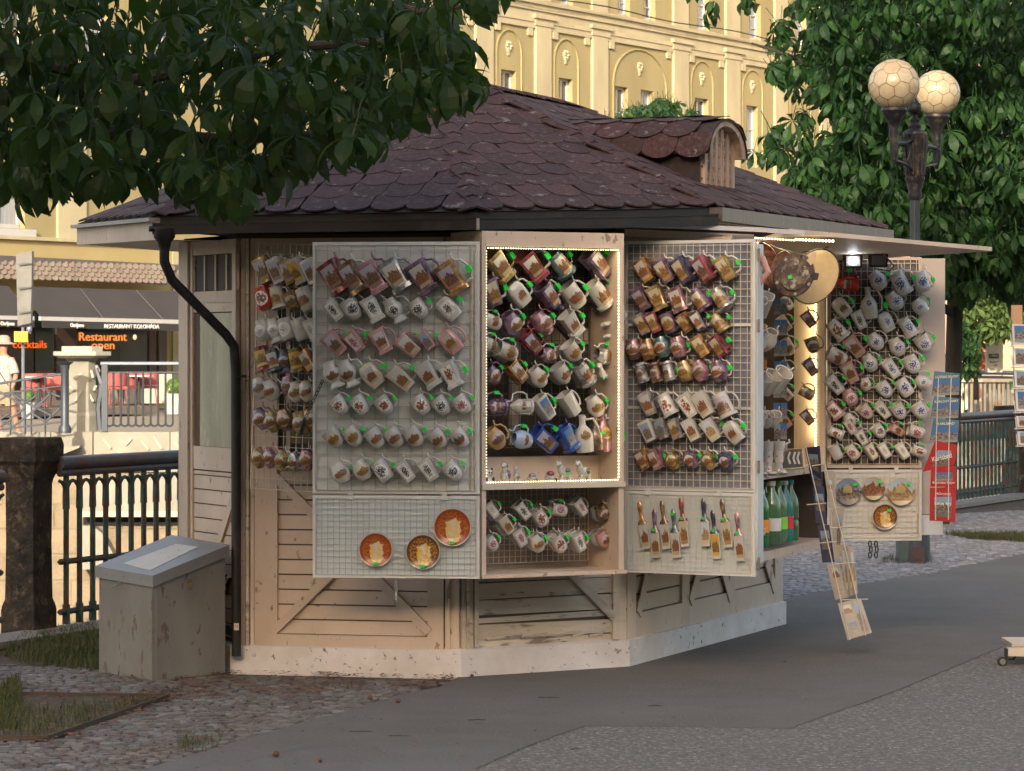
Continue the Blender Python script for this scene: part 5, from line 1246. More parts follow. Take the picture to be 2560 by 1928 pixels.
for i in range(26):
    x, y = r.uniform(2390,2555), r.uniform(952,1035); w, h = r.uniform(4,12), r.uniform(6,22); b = MB(); c = U(x,y,65.95)
    b.cbox(c, (w*66/F,.05,h*66/F)); b.build('goods', [mat('orange_goods',(.6,.18,.05),.7), mat('white_goods',(.75,.7,.6),.7), mat('grey_goods',(.2,.17,.18),.7), mat('green_goods',(.1,.3,.12),.7)][r.randrange(4)], t)
t = stall(2469,2507,829,931,61,mat('cream_sign', (.50,.45,.34), .7), 'tall cream sign box with black plate beside orange flowers', 'sign', 'sign_box')
b = MB(); b.cbox(U(2485,890,60.97), (23*61/F,.03,10*61/F)); b.build('plate', blackM, t); text('OPEN', 7*61/F, face_frame(U(2485,890,60.94), (1,0,0), (0,-1,0)), txw, t)
text('PLAKAT', 6*61/F, face_frame(U(2486,905,60.99), (1,0,0), (0,-1,0)), blackM, t); text('1,00', 6*61/F, face_frame(U(2488,913,60.99), (1,0,0), (0,-1,0)), blackM, t)
stall(2508,2600,836,1000,75,mat('cream_kiosk_far', (.42,.32,.20), .8), 'cream hut wall in the sun behind the sign box', 'hut', 'far_hut')
b = MB(); b.box((U(2330,0,64).x, 64, -3.2), (U(2760,0,64).x, 65, U(0,1062,64).z)); b.build('bridge_wall', concM, label='pale sunlit side wall of the bridge beyond the green railing', cat='wall')
t = thing('flower_bed', U(2440,930,63), 'orange and pink flowers glowing above the pale railing', 'flowers'); 
for mcol, n in ((mat('orange_petal',(.80,.22,.02),.7),150),(mat('pink_petal',(.72,.28,.22),.7),140),(mat('red_petal',(.65,.06,.03),.7),80)):
    b = MB()
    for k in range(n):
        f_ = r.random(); x = 2420+f_*40+r.uniform(-8,8) if r.random() < .6 else r.uniform(2425,2465); y = 830+f_*75+r.uniform(-10,20) if r.random() < .6 else r.uniform(880,932); c = U(x,y,63+r.uniform(-.3,.3)); s = .05
        v1 = Vector((r.gauss(0,1),r.gauss(0,1),r.gauss(0,1))).normalized()*s; v2 = v1.orthogonal().normalized()*s; b.add([c-v1,c-v2,c+v1,c+v2], [(0,1,2,3)])
    b.build('blossoms', mcol, t, kind='stuff')
pk = thing('pink_building', (14,125,0), 'pale pink building glimpsed through the park tree', 'building'); b = MB(); b.box((12,125,0),(60,135,24)); b.build('wall', mat('pink_render', (.33,.22,.18), .9), pk)
for i in range(14):
    for j in range(4): 
        b = MB(); b.box((13+i*2.6,124.9,2+j*3.8),(14.2+i*2.6,125,4.0+j*3.8)); b.build('window', glassD, pk)
# unseen hill added behind the viewer to keep the low sun off the kiosk
b = MB(); nx, ny = 40, 9; r = random.Random(11)
prof_ = [(-40,0),(-48,6),(-56,18),(-64,29),(-74,37),(-90,44),(-110,47),(-150,48),(-200,40)]
for j in range(ny):
    for i in range(nx):
        y, z = prof_[j]; b.v.append((-260+i*14, y+r.uniform(-1.2,1.2), z*(1+r.uniform(-.02,.02)) if j else -.5))
for j in range(ny-1):
    for i in range(nx-1): b.f.append((j*nx+i, j*nx+i+1, (j+1)*nx+i+1, (j+1)*nx+i)); b.m.append(0)
b.build('shade_hill', mat('shade_hill_green', (.10,.12,.05), .95, var=.4, scale=.15), smooth=True, label='unseen hill added behind the viewer to cast shade', kind='structure')
# ================================================================== MUGS ON THE SHUTTERS AND IN THE CASES
def plane(Mf): return Mf.translation.copy(), Vector((Mf[0][0],Mf[1][0],0)), -Vector((Mf[0][1],Mf[1][1],0))
ROW = ['top','second','third','fourth','fifth','sixth','seventh']
for i, r_ in enumerate(ROW): 
    if r_ not in ORD: ORD.append(r_)
Lr = [[(230,415,'square','mg','dusk',235,24),(345,420,'square','w','dusk',230,24),(450,430,'square','mg','dusk',225,24),(530,415,'square','w','gold',235,24),(650,430,'square','w','dusk',230,24)],
 [(220,665,'round','red','brown',200,22),(345,655,'tank','w','amber',200,16),(480,670,'bowl','mo','amber',200,26),(605,670,'round','w','castle',215,24)],
 [(215,940,'belly','w','dots',205,14),(320,955,'vase','w','dots',225,20),(430,940,'round','w','dots',200,18),(555,940,'round','w',None,205,22),(660,940,'square','w','dots',200,22)],
 [(215,1200,'tank','mr','gold',215,18),(310,1218,'tank','mt','castle',200,18),(412,1225,'vase','mn','dusk',210,8),(515,1210,'tank','mg','gold',215,12),(620,1215,'square','mo','castle',190,34)],
 [(190,1455,'belly','w','dusk',190,24),(285,1475,'belly','w','castle',195,24),(435,1440,'belly','mk','dusk',170,10),(505,1495,'belly','w','amber',190,22),(603,1490,'belly','c','castle',190,24)]]
p0, u, n = plane(MG)
row_of_mugs(Lr, 600, 560, 3.568, p0, u, n, 'grid beside downpipe', 'spa mugs on the wire grid', .04, 22, 1.0, ROW)
Lr2 = [[(190,160,'diamond','mp','castle',200,20),(280,185,'diamond','mg','castle',200,20),(395,170,'diamond','mb','castle',205,16),(540,190,'belly','mg','castle',215,14),(625,170,'diamond','mo','castle',200,20)],
 [(170,500,'diamond','mo','amber',190,12),(262,500,'diamond','mk','castle',190,14),(367,522,'diamond','mg','amber',190,10),(477,535,'diamond','ms','castle',180,12),(585,522,'diamond','mk','amber',190,14)]]
row_of_mugs(Lr2, 600, 1000, 3.471, p0, u, n, 'grid beside downpipe', 'spa mugs on the wire grid', .04, 16, 1.0, ROW[5:])
Ar = [[(860,470,'stand','mr','dusk',300,33),(1010,485,'stand','mb','dusk',300,33),(1190,470,'stand','mk','dusk',300,33),(1390,465,'stand','ms','castle',300,33),(1640,470,'stand','mp','castle',300,33),(1895,475,'stand','mo','dusk',300,33)],
 [(850,762,'square','w','ink',200,38),(1000,748,'bowl','w','ink',225,36),(1190,755,'stand','w','ink',235,30),(1385,765,'vase','w','ink',240,30),(1600,748,'bowl','w','ink',200,38),(1865,748,'arch','w','ink',225,44)],
 [(855,1060,'square','pk','dusk',230,45),(1030,1040,'square','pk','flower',205,38),(1262,1045,'stand','pk','castle',225,30),(1500,1085,'square','pk','castle',220,52),(1668,1040,'square','pk','town',170,38),(1880,1042,'arch','pk','amber',235,42)],
 [(840,1345,'vase','w','castle',250,24),(970,1330,'vase','w','castle',250,24),(1180,1342,'arch','c','castle',235,40),(1440,1372,'square','c','castle',235,50),(1690,1345,'stand','w','castle',240,34),(1895,1345,'stand','w','brown',240,28)],
 [(890,1610,'bowl','w','brown',190,38),(1075,1610,'bowl','w','brown',190,38),(1290,1608,'bowl','w','brown',190,38),(1620,1610,'bowl','w','brown',195,38),(1800,1612,'bowl','w','ink',190,38),(1985,1605,'bowl','w','flower',190,38)]]
p0, u, n = plane(MAb)
row_of_mugs(Ar, 600, 560, 3.568, p0, u, n, 'white shutter above plates', 'spa mugs on the white shutter', .045, 35, 1.0, ROW)
Ar2 = [[(820,320,'bowl','w','amber',190,38),(985,310,'bowl','w','amber',190,38),(1180,325,'bowl','w','castle',190,38),(1345,320,'bowl','w','castle',190,38),(1512,312,'bowl','w','castle',195,38),(1720,325,'bowl','w','castle',190,38),(1912,322,'bowl','w','dusk',190,38)],
 [(880,630,'belly','w','castle',190,30),(1062,600,'belly','w','amber',190,30),(1245,612,'round','w','ink',190,36),(1440,612,'square','w','ink',190,38),(1640,602,'square','w','ink',200,34),(1850,612,'bowl','w','ink',190,42)]]
row_of_mugs(Ar2, 600, 1000, 3.471, p0, u, n, 'white shutter above plates', 'spa mugs on the white shutter', .045, 35, 1.0, ROW[5:])
p0, u, n = plane(MN)
Nr = [[(280,430,'stand','mg','castle',330,42),(630,430,'stand','mr','castle',330,42),(915,410,'tank','mt','castle',290,44),(1295,410,'square','mp','castle',310,46)],
 [(195,705,'square','mp','amber',300,24),(490,720,'arch','w','castle',270,42),(790,740,'square','mp','castle',280,42),(1060,740,'round','w','castle',270,40),(1330,722,'tank','w','castle',290,44)],
 [(205,1010,'round','w','castle',200,70),(420,1030,'belly','mp','castle',270,34),(735,1025,'belly','mk','castle',270,34),(1040,1035,'stand','w','castle',260,40)],
 [(180,1250,'bowl','w','castle',200,75),(360,1320,'round','w','amber',230,70),(610,1230,'square','mr','dusk',250,42),(790,1360,'belly','mk','castle',200,70),(1045,1320,'bowl','w','amber',240,40),(1370,1370,'belly','ms','castle',220,75)],
 [(215,1560,'belly','mp','castle',220,40),(460,1540,'square','mo','castle',240,42),(690,1585,'belly','w','amber',230,40),(935,1550,'bowl','w','castle',240,38),(1160,1545,'tank','ms','castle',260,40)]]
row_of_mugs(Nr, 1180, 560, 4.165, p0, u, n, 'lit display case', 'spa mugs in the lit display case', -.10, 42, 1.0, ROW, .9)
Nb = [[(300,400,'stand','mb',None,250,40),(660,420,'square','mp',None,250,40),(1340,470,'square','mn',None,240,44)],
 [(150,760,'square','gy',None,240,40),(450,770,'arch','gy',None,220,40),(860,790,'square','mn',None,230,40),(1010,790,'round','gy',None,220,40),(1300,790,'tank','mp',None,230,40)],
 [(370,1080,'belly','gy',None,230,40),(700,1080,'square','mr',None,230,40),(990,1080,'square','mp',None,230,40)],
 [(120,1290,'round','gy',None,200,60),(300,1350,'round','gy',None,200,60),(960,1340,'bowl','gy',None,220,40)],
 [(640,1600,'bowl','gy',None,210,40),(880,1570,'bowl','gy',None,220,40),(1110,1570,'tank','gy',None,220,40)]]
row_of_mugs(Nb, 1180, 560, 4.165, p0, u, n, 'hidden behind others in lit case', 'spa mugs in the lit display case', -.19, 42, 1.0, ['upper','next','mid','lower','last'], 0)
Nr2 = [[(180,240,'gazebo','mp','castle',190,88),(385,238,'gazebo','w','castle',190,88),(575,250,'square','w','alps',200,36),(780,222,'square','w',None,195,36),(990,235,'belly','w','amber',180,30)],
 [(190,490,'belly','tan','dusk',190,38),(385,500,'teapot','lb','castle',185,80),(580,505,'square','blu','dusk',215,52),(765,495,'stand','blu','alps',210,30),(905,480,'bottle','w','amber',260,8),(1005,475,'bottle','mb',None,240,4),(1065,475,'bottle','mk','gold',270,4)]]
row_of_mugs(Nr2, 1180, 940, 3.205, p0, u, n, 'lit display case', 'spa mugs in the lit display case', -.10, 42, 1.0, ROW[5:], .85)
Nl = [[(155,1070,'square','w','dots',140,40),(270,1190,'square','w','amber',150,36),(405,1075,'square','w','ink',150,42),(548,1130,'round','w','brown',150,36),(690,1070,'round','w','flower',140,78),(862,1050,'square','w','flower',140,40),(1052,1092,'belly','mb','dusk',150,34)],
 [(155,1335,'bowl','w','flower',140,40),(378,1285,'square','w','flower',155,34),(522,1335,'belly','w','amber',150,30),(695,1335,'round','w','brown',150,38),(850,1325,'square','w','ink',155,28),(1055,1305,'belly','pk','dusk',145,34)]]
row_of_mugs(Nl, 1180, 940, 3.205, p0, u, n, 'lower display case', 'spa mugs in the lower display case', -.12, 38, 1.0, ROW, .9)
Nlb = [[(135,1085,'square','w',None,140,40),(375,1065,'square','w',None,145,42),(240,1210,'square','w',None,140,38),(520,1120,'round','w',None,140,36),(655,1060,'round','w',None,130,78),(825,1040,'square','w',None,135,40),(1010,1100,'belly','gy',None,140,34)],
 [(350,1270,'square','w',None,150,34),(490,1325,'belly','w',None,145,30),(665,1325,'round','w',None,145,38),(815,1315,'square','w',None,150,28),(1000,1300,'belly','gy',None,140,34)]]
row_of_mugs(Nlb, 1180, 940, 3.205, p0, u, n, 'nested behind in lower case', 'spa mugs in the lower display case', -.17, 38, 1.0, ['upper','lower'], 0)
p0, u, n = plane(MC)
Cr = [[(310,490,'square','mo','castle',250,34),(515,490,'square','mp','amber',260,34),(715,480,'square','mn','amber',270,34),(935,470,'square','mr','dusk',270,34),(1150,470,'square','mg','amber',260,34)],
 [(280,785,'stand','mp','dusk',250,30),(440,770,'stand','mg','amber',260,26),(650,790,'stand','mk','castle',260,22),(885,785,'tank','mp','amber',240,36),(1105,780,'tank','ms','amber',240,36)],
 [(285,1040,'square','ms','amber',220,28),(400,1030,'square','mr','amber',220,26),(560,1030,'round','mp','amber',220,20),(730,1030,'square','mo','amber',200,34),(865,1020,'square','mn','castle',210,34),(1080,1030,'tank','mg','amber',210,38)],
 [(190,1300,'belly','mk','castle',230,10),(340,1300,'belly','mo','castle',230,12),(490,1280,'belly','mt','castle',230,18),(660,1280,'belly','mk','castle',230,16),(890,1278,'square','mo','amber',230,34),(1085,1268,'square','mr','amber',230,34)],
 [(275,1550,'ring','ms','dusk',210,18),(420,1550,'ring','mb','dusk',210,18),(555,1535,'ring','ms','dusk',210,18),(730,1530,'belly','mg','amber',230,20),(890,1525,'belly','mk','dusk',230,22),(1080,1530,'belly','mp','castle',230,22)]]
row_of_mugs(Cr, 1540, 560, 4.164, p0, u, n, 'blue backed shutter', 'spa mugs on the blue backed shutter', .045, 30, 1.0, ROW, .9)
Cr2 = [[(262,222,'square','ms','castle',190,24),(415,232,'tank','w','brown',190,30),(592,238,'square','w','brown',200,34),(712,232,'square','w','castle',205,34),(872,232,'tank','w','dusk',205,26)],
 [(268,442,'square','w','town',175,26),(380,425,'square','ms','town',165,20),(490,425,'square','ms','amber',165,20),(615,435,'square','w','castle',180,28),(770,432,'square','w','colonnade',185,34),(945,445,'arch','w','castle',190,36)],
 [(225,670,'square','mo','castle',160,28),(330,672,'square','mk','castle',160,26),(455,675,'diamond','mg','amber',160,30),(600,670,'diamond','mp','castle',160,30),(745,678,'diamond','mg','amber',160,30),(882,682,'diamond','mn','dusk',165,30)]]
row_of_mugs(Cr2, 1540, 940, 3.205, p0, u, n, 'blue backed shutter', 'spa mugs on the blue backed shutter', .045, 30, 1.0, [ROW[5], ROW[6], 'lowest'], .9)
p0, u, n = plane(MR)
Rr = [[(1060,440,'belly','w','onion',165,38),(1240,460,'tank','w','onion',195,26),(1405,455,'round','w','onion',165,16)],
 [(775,655,'arch','w','castle',165,40),(995,640,'bottle','w','onion',220,6),(1190,600,'belly','w','onion',165,38),(1385,640,'teapot','w','onion',150,40)],
 [(742,832,'tank','w','brown',175,42),(915,755,'square','w','ink',150,26),(1125,770,'arch','w','onion',160,28),(1295,812,'tank','w','onion',160,34)],
 [(875,960,'square','pk','castle',185,40),(1042,922,'belly','w','onion',150,36),(1212,965,'belly','w','onion',155,30),(1420,935,'bowl','w','onion',160,34)],
 [(735,1042,'round','w','castle',160,62),(995,1092,'belly','w','onion',150,28),(1165,1140,'square','w','onion',160,38),(1328,1100,'bowl','w','onion',165,32)],
 [(840,1165,'square','pk','castle',175,28),(718,1262,'square','w','ink',160,42),(965,1262,'belly','w','brown',110,10),(1112,1302,'bowl','w','onion',150,40),(1270,1290,'round','w','onion',150,36),(1405,1240,'teapot','w','onion',140,55)],
 [(840,1365,'belly','pk','flower',145,28),(715,1465,'tank','pk','brown',150,40),(960,1475,'bowl','c','flower',140,44),(1098,1465,'square','w','ink',140,38),(1225,1470,'bowl','w','onion',150,32),(1388,1470,'bowl','w','onion',150,36)]]
row_of_mugs(Rr, 1860, 560, 3.16, p0, u, n, 'far end shutter', 'spa mugs on the far shutter', .045, 36, 1.0, ROW, .9)
Rr2 = [[(640,60,'tank','w','brown',105,68),(742,12,'square','w','flower',110,30),(818,90,'square','w','ink',110,32),(935,45,'bowl','w','ink',115,40),(1060,40,'square','pk','castle',100,60),(1195,50,'round','w','flower',115,72)],
 [(640,195,'round','w',None,105,28),(755,195,'round','c','flower',110,38),(880,190,'square','c','brown',115,34),(975,185,'square','w','dots',110,32),(1098,188,'square','w','dots',115,34),(1215,190,'round','w','brown',100,70)]]
row_of_mugs(Rr2, 1860, 1060, 2.777, p0, u, n, 'far end shutter', 'spa mugs on the far shutter', .045, 36, 1.0, ['eighth','lowest'], .9)
row_of_mugs([[(835,1545,'belly','w','flower',120,30)]], 1860, 560, 3.16, p0, u, n, 'just above eighth row of far shutter', 'spa mugs on the far shutter', .045, 30, 1.0, ['lone'], 0)
row_of_mugs([[(815,462,'gazebo','red','castle',180,88)]], 1860, 560, 3.16, p0, u, n, 'hung below the lit floodlight', 'spa mugs on the far shutter', .06, 30, 1.0, ['alone'], 1)
# mugs hanging inside the sales window
pin = pt(LQ-.06, 0, 1.5); nin = Vector((0,-1,0)); uin = Vector((1,0,0))
row_of_mugs([[(345,620,'square','c','brown',120,38)],[(322,782,'square','c','castle',130,38)],[(342,965,'bowl','c','amber',150,34)],[(330,1150,'square','w','brown',140,34)],[(330,1330,'square','w','castle',130,46)],[(315,1545,'square','pk','castle',140,40)]], 1860, 560, 3.16, pin, uin, nin, 'hanging inside the sales window', 'mugs hanging inside the sales window', .02, 38, 1.0, ROW, .9)
row_of_mugs([[(515,750,'square','mr','dusk',130,36)],[(545,950,'bowl','mb','dusk',140,20)],[(528,1130,'square','mp','dusk',130,34)],[(500,1330,'round','mo','dusk',120,60)],[(505,1525,'square','mb','dusk',120,38)]], 1860, 560, 3.16, pin, uin, nin, 'beside the lit window post', 'mugs hanging at the lit window post', .08, 34, 1.0, ROW, 0)
# white cups hooked on the folding strip, mouths toward the viewer
def cup(x, y, w, h, Yc, sh, lab, tilt, yaw=0, pitch=35):
    body, hand, pm = MUGM[sh]; p = U(x, y, Yc); s = h*Yc/F/.1/1.0
    Mx = Matrix.Translation(p) @ Matrix.Rotation(-R(tilt), 4, 'Y') @ Matrix.Rotation(R(pitch), 4, 'X') @ Matrix.Rotation(R(yaw), 4, 'Z') @ Matrix.Translation((0,0,-.05*s)) @ Matrix.Scale(s, 4)
    e = thing('hanging_cup', Mx, lab, 'mug', 'white cups hooked beside the folding strip'); inst('mug_body', body, e, None, [GLZ['w']]); inst('handle', hand, e, None, [GLZ['w']])
    return e
k = 0
for x, y, h, sh, row_, tl in ((1893,772,58,'square','upper pair',-12),(1910,763,58,'square','upper pair',-14),(1900,852,56,'belly','second pair',-20),(1922,848,56,'belly','second pair',-22),
      (1899,962,60,'round','row of three',-30),(1921,958,60,'round','row of three',-32),(1945,952,64,'round','row of three',-34),(1900,1052,44,'bowl','lowest row',-6),(1918,1050,44,'bowl','lowest row',-6),(1936,1049,44,'bowl','lowest row',-6)):
    cup(x, y, 0, h, 15.85+.02*k, sh, f'white {SHN[sh]} cup, {ORD[k % 3 if k > 3 else k % 2]} in {row_} beside hinges', tl, random.uniform(60,120), 34); k += 1
b = MB(); k = 0
# long spotted boot-shaped vases standing on the counter
def vase(x, y0, y1, lab):
    Yv = 16.35; c = U(x, y1, Yv); H = (y1-y0)*Yv/F; t = thing('boot_vase', c, lab, 'vase', 'spotted boot-shaped vases on the counter'); b = MB()
    prof = [(.030,0),(.032,.02),(.022,.12),(.019,.3),(.026,.5),(.024,.62),(.031,.85),(.033,1.0)]
    b.lathe([(r_, z*H) for r_, z in prof]+[(.027, H), (.02, H*.8)], 14, Matrix.Translation(c), cap=False); b.ball(c+Vector((.018,-.02,.012)), (.03,.035,.014), 8)
    b.tube([c+Vector((.03,0,H*.9)), c+Vector((.055,0,H*.97)), c+Vector((.05,0,H*1.06))], .006, 6); b.build('vase_body', GLZ['w'], t, smooth=True)
    for z in (.2,.38,.56,.75): 
        b = MB(); b.ball(c+Vector((random.uniform(-.012,.012), -.024, H*z)), (.005,.004,.006), 6); b.build('painted_spot', GLZ['mr'], t)
vase(1896,1105,1190,'spotted white boot vase nearest the folding strip'); vase(1921,1104,1189,'spotted white boot vase between two others'); vase(1947,1103,1187,'spotted white boot vase beside the framed tray')
t = thing('framed_tray', U(1978,1172,16.6), 'small golden framed tray of teapot magnets on the counter', 'tray'); b = MB(); c = U(1978,1150,16.6)
b.add([U(1952,1175,16.45),U(2010,1170,16.6),U(2006,1122,16.7),U(1962,1126,16.6)], [(0,1,2,3)]); b.build('tray_back', darkW, t)
for a_, c_ in (((1952,1175),(2010,1170)),((2010,1170),(2006,1122)),((2006,1122),(1962,1126)),((1962,1126),(1952,1175))):
    b = MB(); b.tube([U(*a_,16.45), U(*c_,16.55)], .006, 4); b.build('frame_bar', woodIn, t)
for x in (1975,1988,1998): b = MB(); b.tube([U(x,1160,16.4),U(x-5,1145,16.4),U(x,1130,16.4)], .006, 5); b.build('tiny_teapot', GLZ['w'], t)
# pale jointed figure of crossed legs hanging at the hinge
t = thing('leg_ornament', U(1893,640,15.7), 'pink and grey pair of porcelain legs hanging at the top hinge', 'ornament')
b = MB(); b.tube([U(1889,640,15.72),U(1903,680,15.7),U(1886,712,15.72)], [.017,.015,.009], 8); b.build('grey_leg', GLZ['gy'], t, smooth=True)
b = MB(); b.tube([U(1893,632,15.68),U(1905,646,15.66),U(1921,680,15.66),U(1898,712,15.68),U(1889,720,15.68)], [.012,.018,.017,.012,.008], 8); b.build('pink_leg', GLZ['pk'], t, smooth=True)
b = MB(); b.tube([U(1888,722,15.68),U(1886,742,15.68)], .011, 6); b.build('red_shoe', GLZ['red'], t)
# wooden souvenirs and hat
woodR = mat('carved_red_wood', (.17,.055,.03), .5, var=.5, scale=40, bump=.6, bscale=60); 
def disc(name, x, y, rx, ry, Yd, m, lab, cat, rot=0, th_=.02, extra=None):
    c = U(x, y, Yd); t = thing(name, c, lab, cat); b = MB(); s = Yd/F
    Mx = Matrix.Translation(c) @ Matrix.Rotation(R(rot), 4, 'Y') @ Matrix.Rotation(R(90), 4, 'X') @ Matrix.Diagonal((1, ry/rx, 1, 1))
    b.lathe([(rx*s*.96,-th_/2),(rx*s,0),(rx*s*.96,th_/2),(rx*s*.8,th_*.55)], 26, Mx); b.build('disc' if name != 'wooden_clock' else 'dial_rim', m, t, smooth=True); return t, c, s, Mx
disc('carved_board', 1917, 662, 33, 60, 16.2, woodR, 'round carved dark red wooden board farthest inside the window', 'souvenir', -20)
disc('carved_board', 1950, 672, 25, 48, 16.12, mat('carved_brown_wood', (.13,.055,.03), .5, var=.5, scale=40, bump=.6), 'carved brown wooden board between red board and clock', 'souvenir', 20)
t, c, s, Mx = disc('wooden_clock', 1985, 688, 50, 58, 16.0, mat('dark_frame_wood', (.07,.038,.025), .45, var=.5, scale=30, spots=[((.3,.28,.25), 20, .6, .03, .7)]), 'round wooden picture clock with ears over the straw hat', 'clock', 32)
b = MB(); b.lathe([(34*s,0),(34*s,.014)], 24, Mx @ Matrix.Translation((0,0,.008))); b.build('dial_picture', mat('dial_print', (.15,.115,.085), .5, var=.3, scale=20, spots=[((.04,.025,.02), 28, .50, .03, .95), ((.34,.31,.27), 22, .58, .02, .9)]), t)
for k in range(14):
    a = k*2*math.pi/14; b = MB(); b.cbox((43*s*math.cos(a),43*s*math.sin(a),.012), (.013,.013,.006), Mx @ Matrix.Rotation(0,4,'Z')); b.build('rim_block', [GLZ['gy'],GLZ['mn'],GLZ['mb']][k % 3], t)
b = MB(); b.extr([U(2018,652,15.98),U(2030,630,15.98),U(2042,632,15.98),U(2036,655,15.98),U(2026,664,15.98)], (0,.02,0)); b.build('wooden_ear', woodIn, t)
b = MB(); b.extr([U(2032,680,15.98),U(2048,684,15.98),U(2044,700,15.98),U(2030,702,15.98)], (0,.02,0)); b.build('black_peg', blackM, t)
b = MB(); b.cbox(U(1975,693,15.94), (.018,.004,.015)); b.build('price_sticker', green, t)
# straw hat: brim and crown seen tilted
t = thing('straw_hat', U(2045,690,16.25), 'cream straw hat with dark edged brim behind the wooden clock', 'hat'); Mx = Matrix.Translation(U(2036,690,16.28)) @ Matrix.Rotation(R(28), 4, 'Y') @ Matrix.Rotation(R(100), 4, 'X') @ Matrix.Rotation(R(10), 4, 'Y')
straw = mat('cream_straw', (.62,.47,.27), .75, var=.06, scale=30)
b = MB(); b.lathe([(.08,.0),(.115,-.008),(.14,.0),(.148,.012),(.150,.016)], 30, Mx @ Matrix.Diagonal((.78,1,1,1)), cap=False); b.lathe([(.145,.016),(.08,.006),(.075,-.06),(.05,-.085),(.01,-.09)], 30, Mx @ Matrix.Diagonal((.78,1,1,1))); b.build('brim_and_crown', straw, t, smooth=True)
b = MB(); b.tube([Mx @ Vector((.150*.78*math.cos(a*.2094), .150*math.sin(a*.2094), .016)) for a in range(31)], .003, 5); b.build('brim_edge', brn, t)
# postcards on the inner wall
r = random.Random(9); 
rk = thing('inner_postcard_rack', U(1950,1000,17.2), 'rack of small blue postcards on the dark wall inside', 'rack')
for j in range(9):
    for i in range(3):
        if i == 0: continue
        c = U(1925+i*17.5+r.uniform(-1,1), 715+j*52, 17.1-.0*i); b = MB(); b.add([c+Vector((-.017,0,-.042)), c+Vector((.017,0,-.042)), c+Vector((.017,0,.042)), c+Vector((-.017,0,.042))], [(0,1,2,3)], 0, None, [(0,0),(1,0),(1,1),(0,1)]); b.build('postcard', PR[['alps','town','alps'][r.randrange(3)]], rk)
for j in range(6):
    b = MB(); c = U(1906, 740+j*42, 16.5); b.cbox(c, (.045,.02,.06)); b.build('amber_trinket', mat('amber_glass', (.35,.13,.03), .3, var=.6, scale=60), rk)
# ================================================================== PLATES
def plate_mat(key, cols):
    m, t, b = nt('plate_'+key); tc = t.nodes.new('ShaderNodeTexCoord'); v = tc.outputs['UV']
    d = N(t, 'VectorMath', {0: v, 1: (.5,.5,0)}, operation='DISTANCE').outputs['Value']
    nz_ = noise(t, v, 5, 4, .6)
    fig = N(t, 'VectorMath', {0: N(t, 'VectorMath', {0: v, 1: (1.9,1.0,1)}, operation='MULTIPLY').outputs[0], 1: (.98,.42,0)}, operation='DISTANCE').outputs['Value']
    bgc = mixc(t, ramp(t, noise(t, v, 16, 3), [(.44,0.0),(.56,1.0)]), cols[0], cols[1])
    c = mixc(t, ramp(t, N(t, 'Math', {0: fig, 1: N(t, 'Math', {0: nz_, 1: .5}, operation='MULTIPLY').outputs[0]}, operation='SUBTRACT').outputs[0], [(.10,1.0),(.13,0.0)]), bgc, mixc(t, ramp(t, noise(t, v, 7, 2), [(.48,0.0),(.52,1.0)]), cols[2], cols[3]))
    c = mixc(t, ramp(t, d, [(.40,0.0),(.41,1.0)]), c, cols[4]); c = mixc(t, ramp(t, d, [(.475,0.0),(.48,1.0)]), c, cols[5])
    t.links.new(c, b.inputs['Base Color']); b.inputs['Roughness'].default_value = .2; return m
pA = plate_mat('red_gold', ((.28,.05,.015),(.38,.12,.02),(.62,.42,.12),(.55,.45,.33),(.25,.05,.02),(.6,.52,.42)))
pB = plate_mat('brown_gold', ((.12,.05,.02),(.38,.17,.03),(.62,.38,.05),(.60,.50,.38),(.10,.05,.03),(.6,.52,.42)))
def scenic(key):
    m, t, b = nt('plate_'+key); b.inputs['Roughness'].default_value = .2
    src = PR[key].node_tree; return PR[key]
def plate(x, y, rpx, Mf, lab, m, sx=1.0):
    p0, u, n = plane(Mf); P_ = ONP(x, y, p0+n*.022, n); s = rpx*P_.y/F; t = thing('souvenir_plate', P_, lab, 'plate', 'round souvenir plates'); Mx = frame(P_, u, n)
    prof = [(0,.0),(.62,.0),(.70,.05),(1.0,.13),(1.0,.16),(.68,.085),(.60,.045)]
    b = MB(); q = Mx @ Matrix.Rotation(R(90), 4, 'X')
    vs_ = []; uv = []; fs = []; n_ = 36; rings = [(.02,.02),(.3,.02),(.6,.02),(.70,.05),(.97,.13),(1.0,.14),(1.0,.10),(.7,.0),(.02,-.02)]
    for r_, z in rings:
        for k in range(n_):
            a = 2*math.pi*k/n_; vs_.append(q @ Vector((r_*s*math.cos(a), r_*s*math.sin(a), z*s))); uv.append((.5+.5*r_*math.cos(a), .5+.5*r_*math.sin(a)))
    for i in range(len(rings)-1):
        for k in range(n_): k2 = (k+1) % n_; fs.append((i*n_+k, i*n_+k2, (i+1)*n_+k2, (i+1)*n_+k))
    fs.append(tuple(range(n_))[::-1]); b.add(vs_, fs, 0, None, uv); b.build('plate_disc', m, t, smooth=True)
    return t, Mx, s
for x, y, r_, lab, m in ((940,1374,42.5,'red and gold figure plate hung lowest beside empty board',pA),(1058,1379.5,43.5,'brown and gold figure plate in the middle of three',pB),(1131.5,1318,47.5,'largest red and gold plate near the shutter edge',pA)):
    t, Mx, s = plate(x, y, r_, MAb, lab, m); b = MB(); b.cbox((0,-.024,-s*.82), (.022,.004,.014), Mx); b.build('price_sticker', green, t)
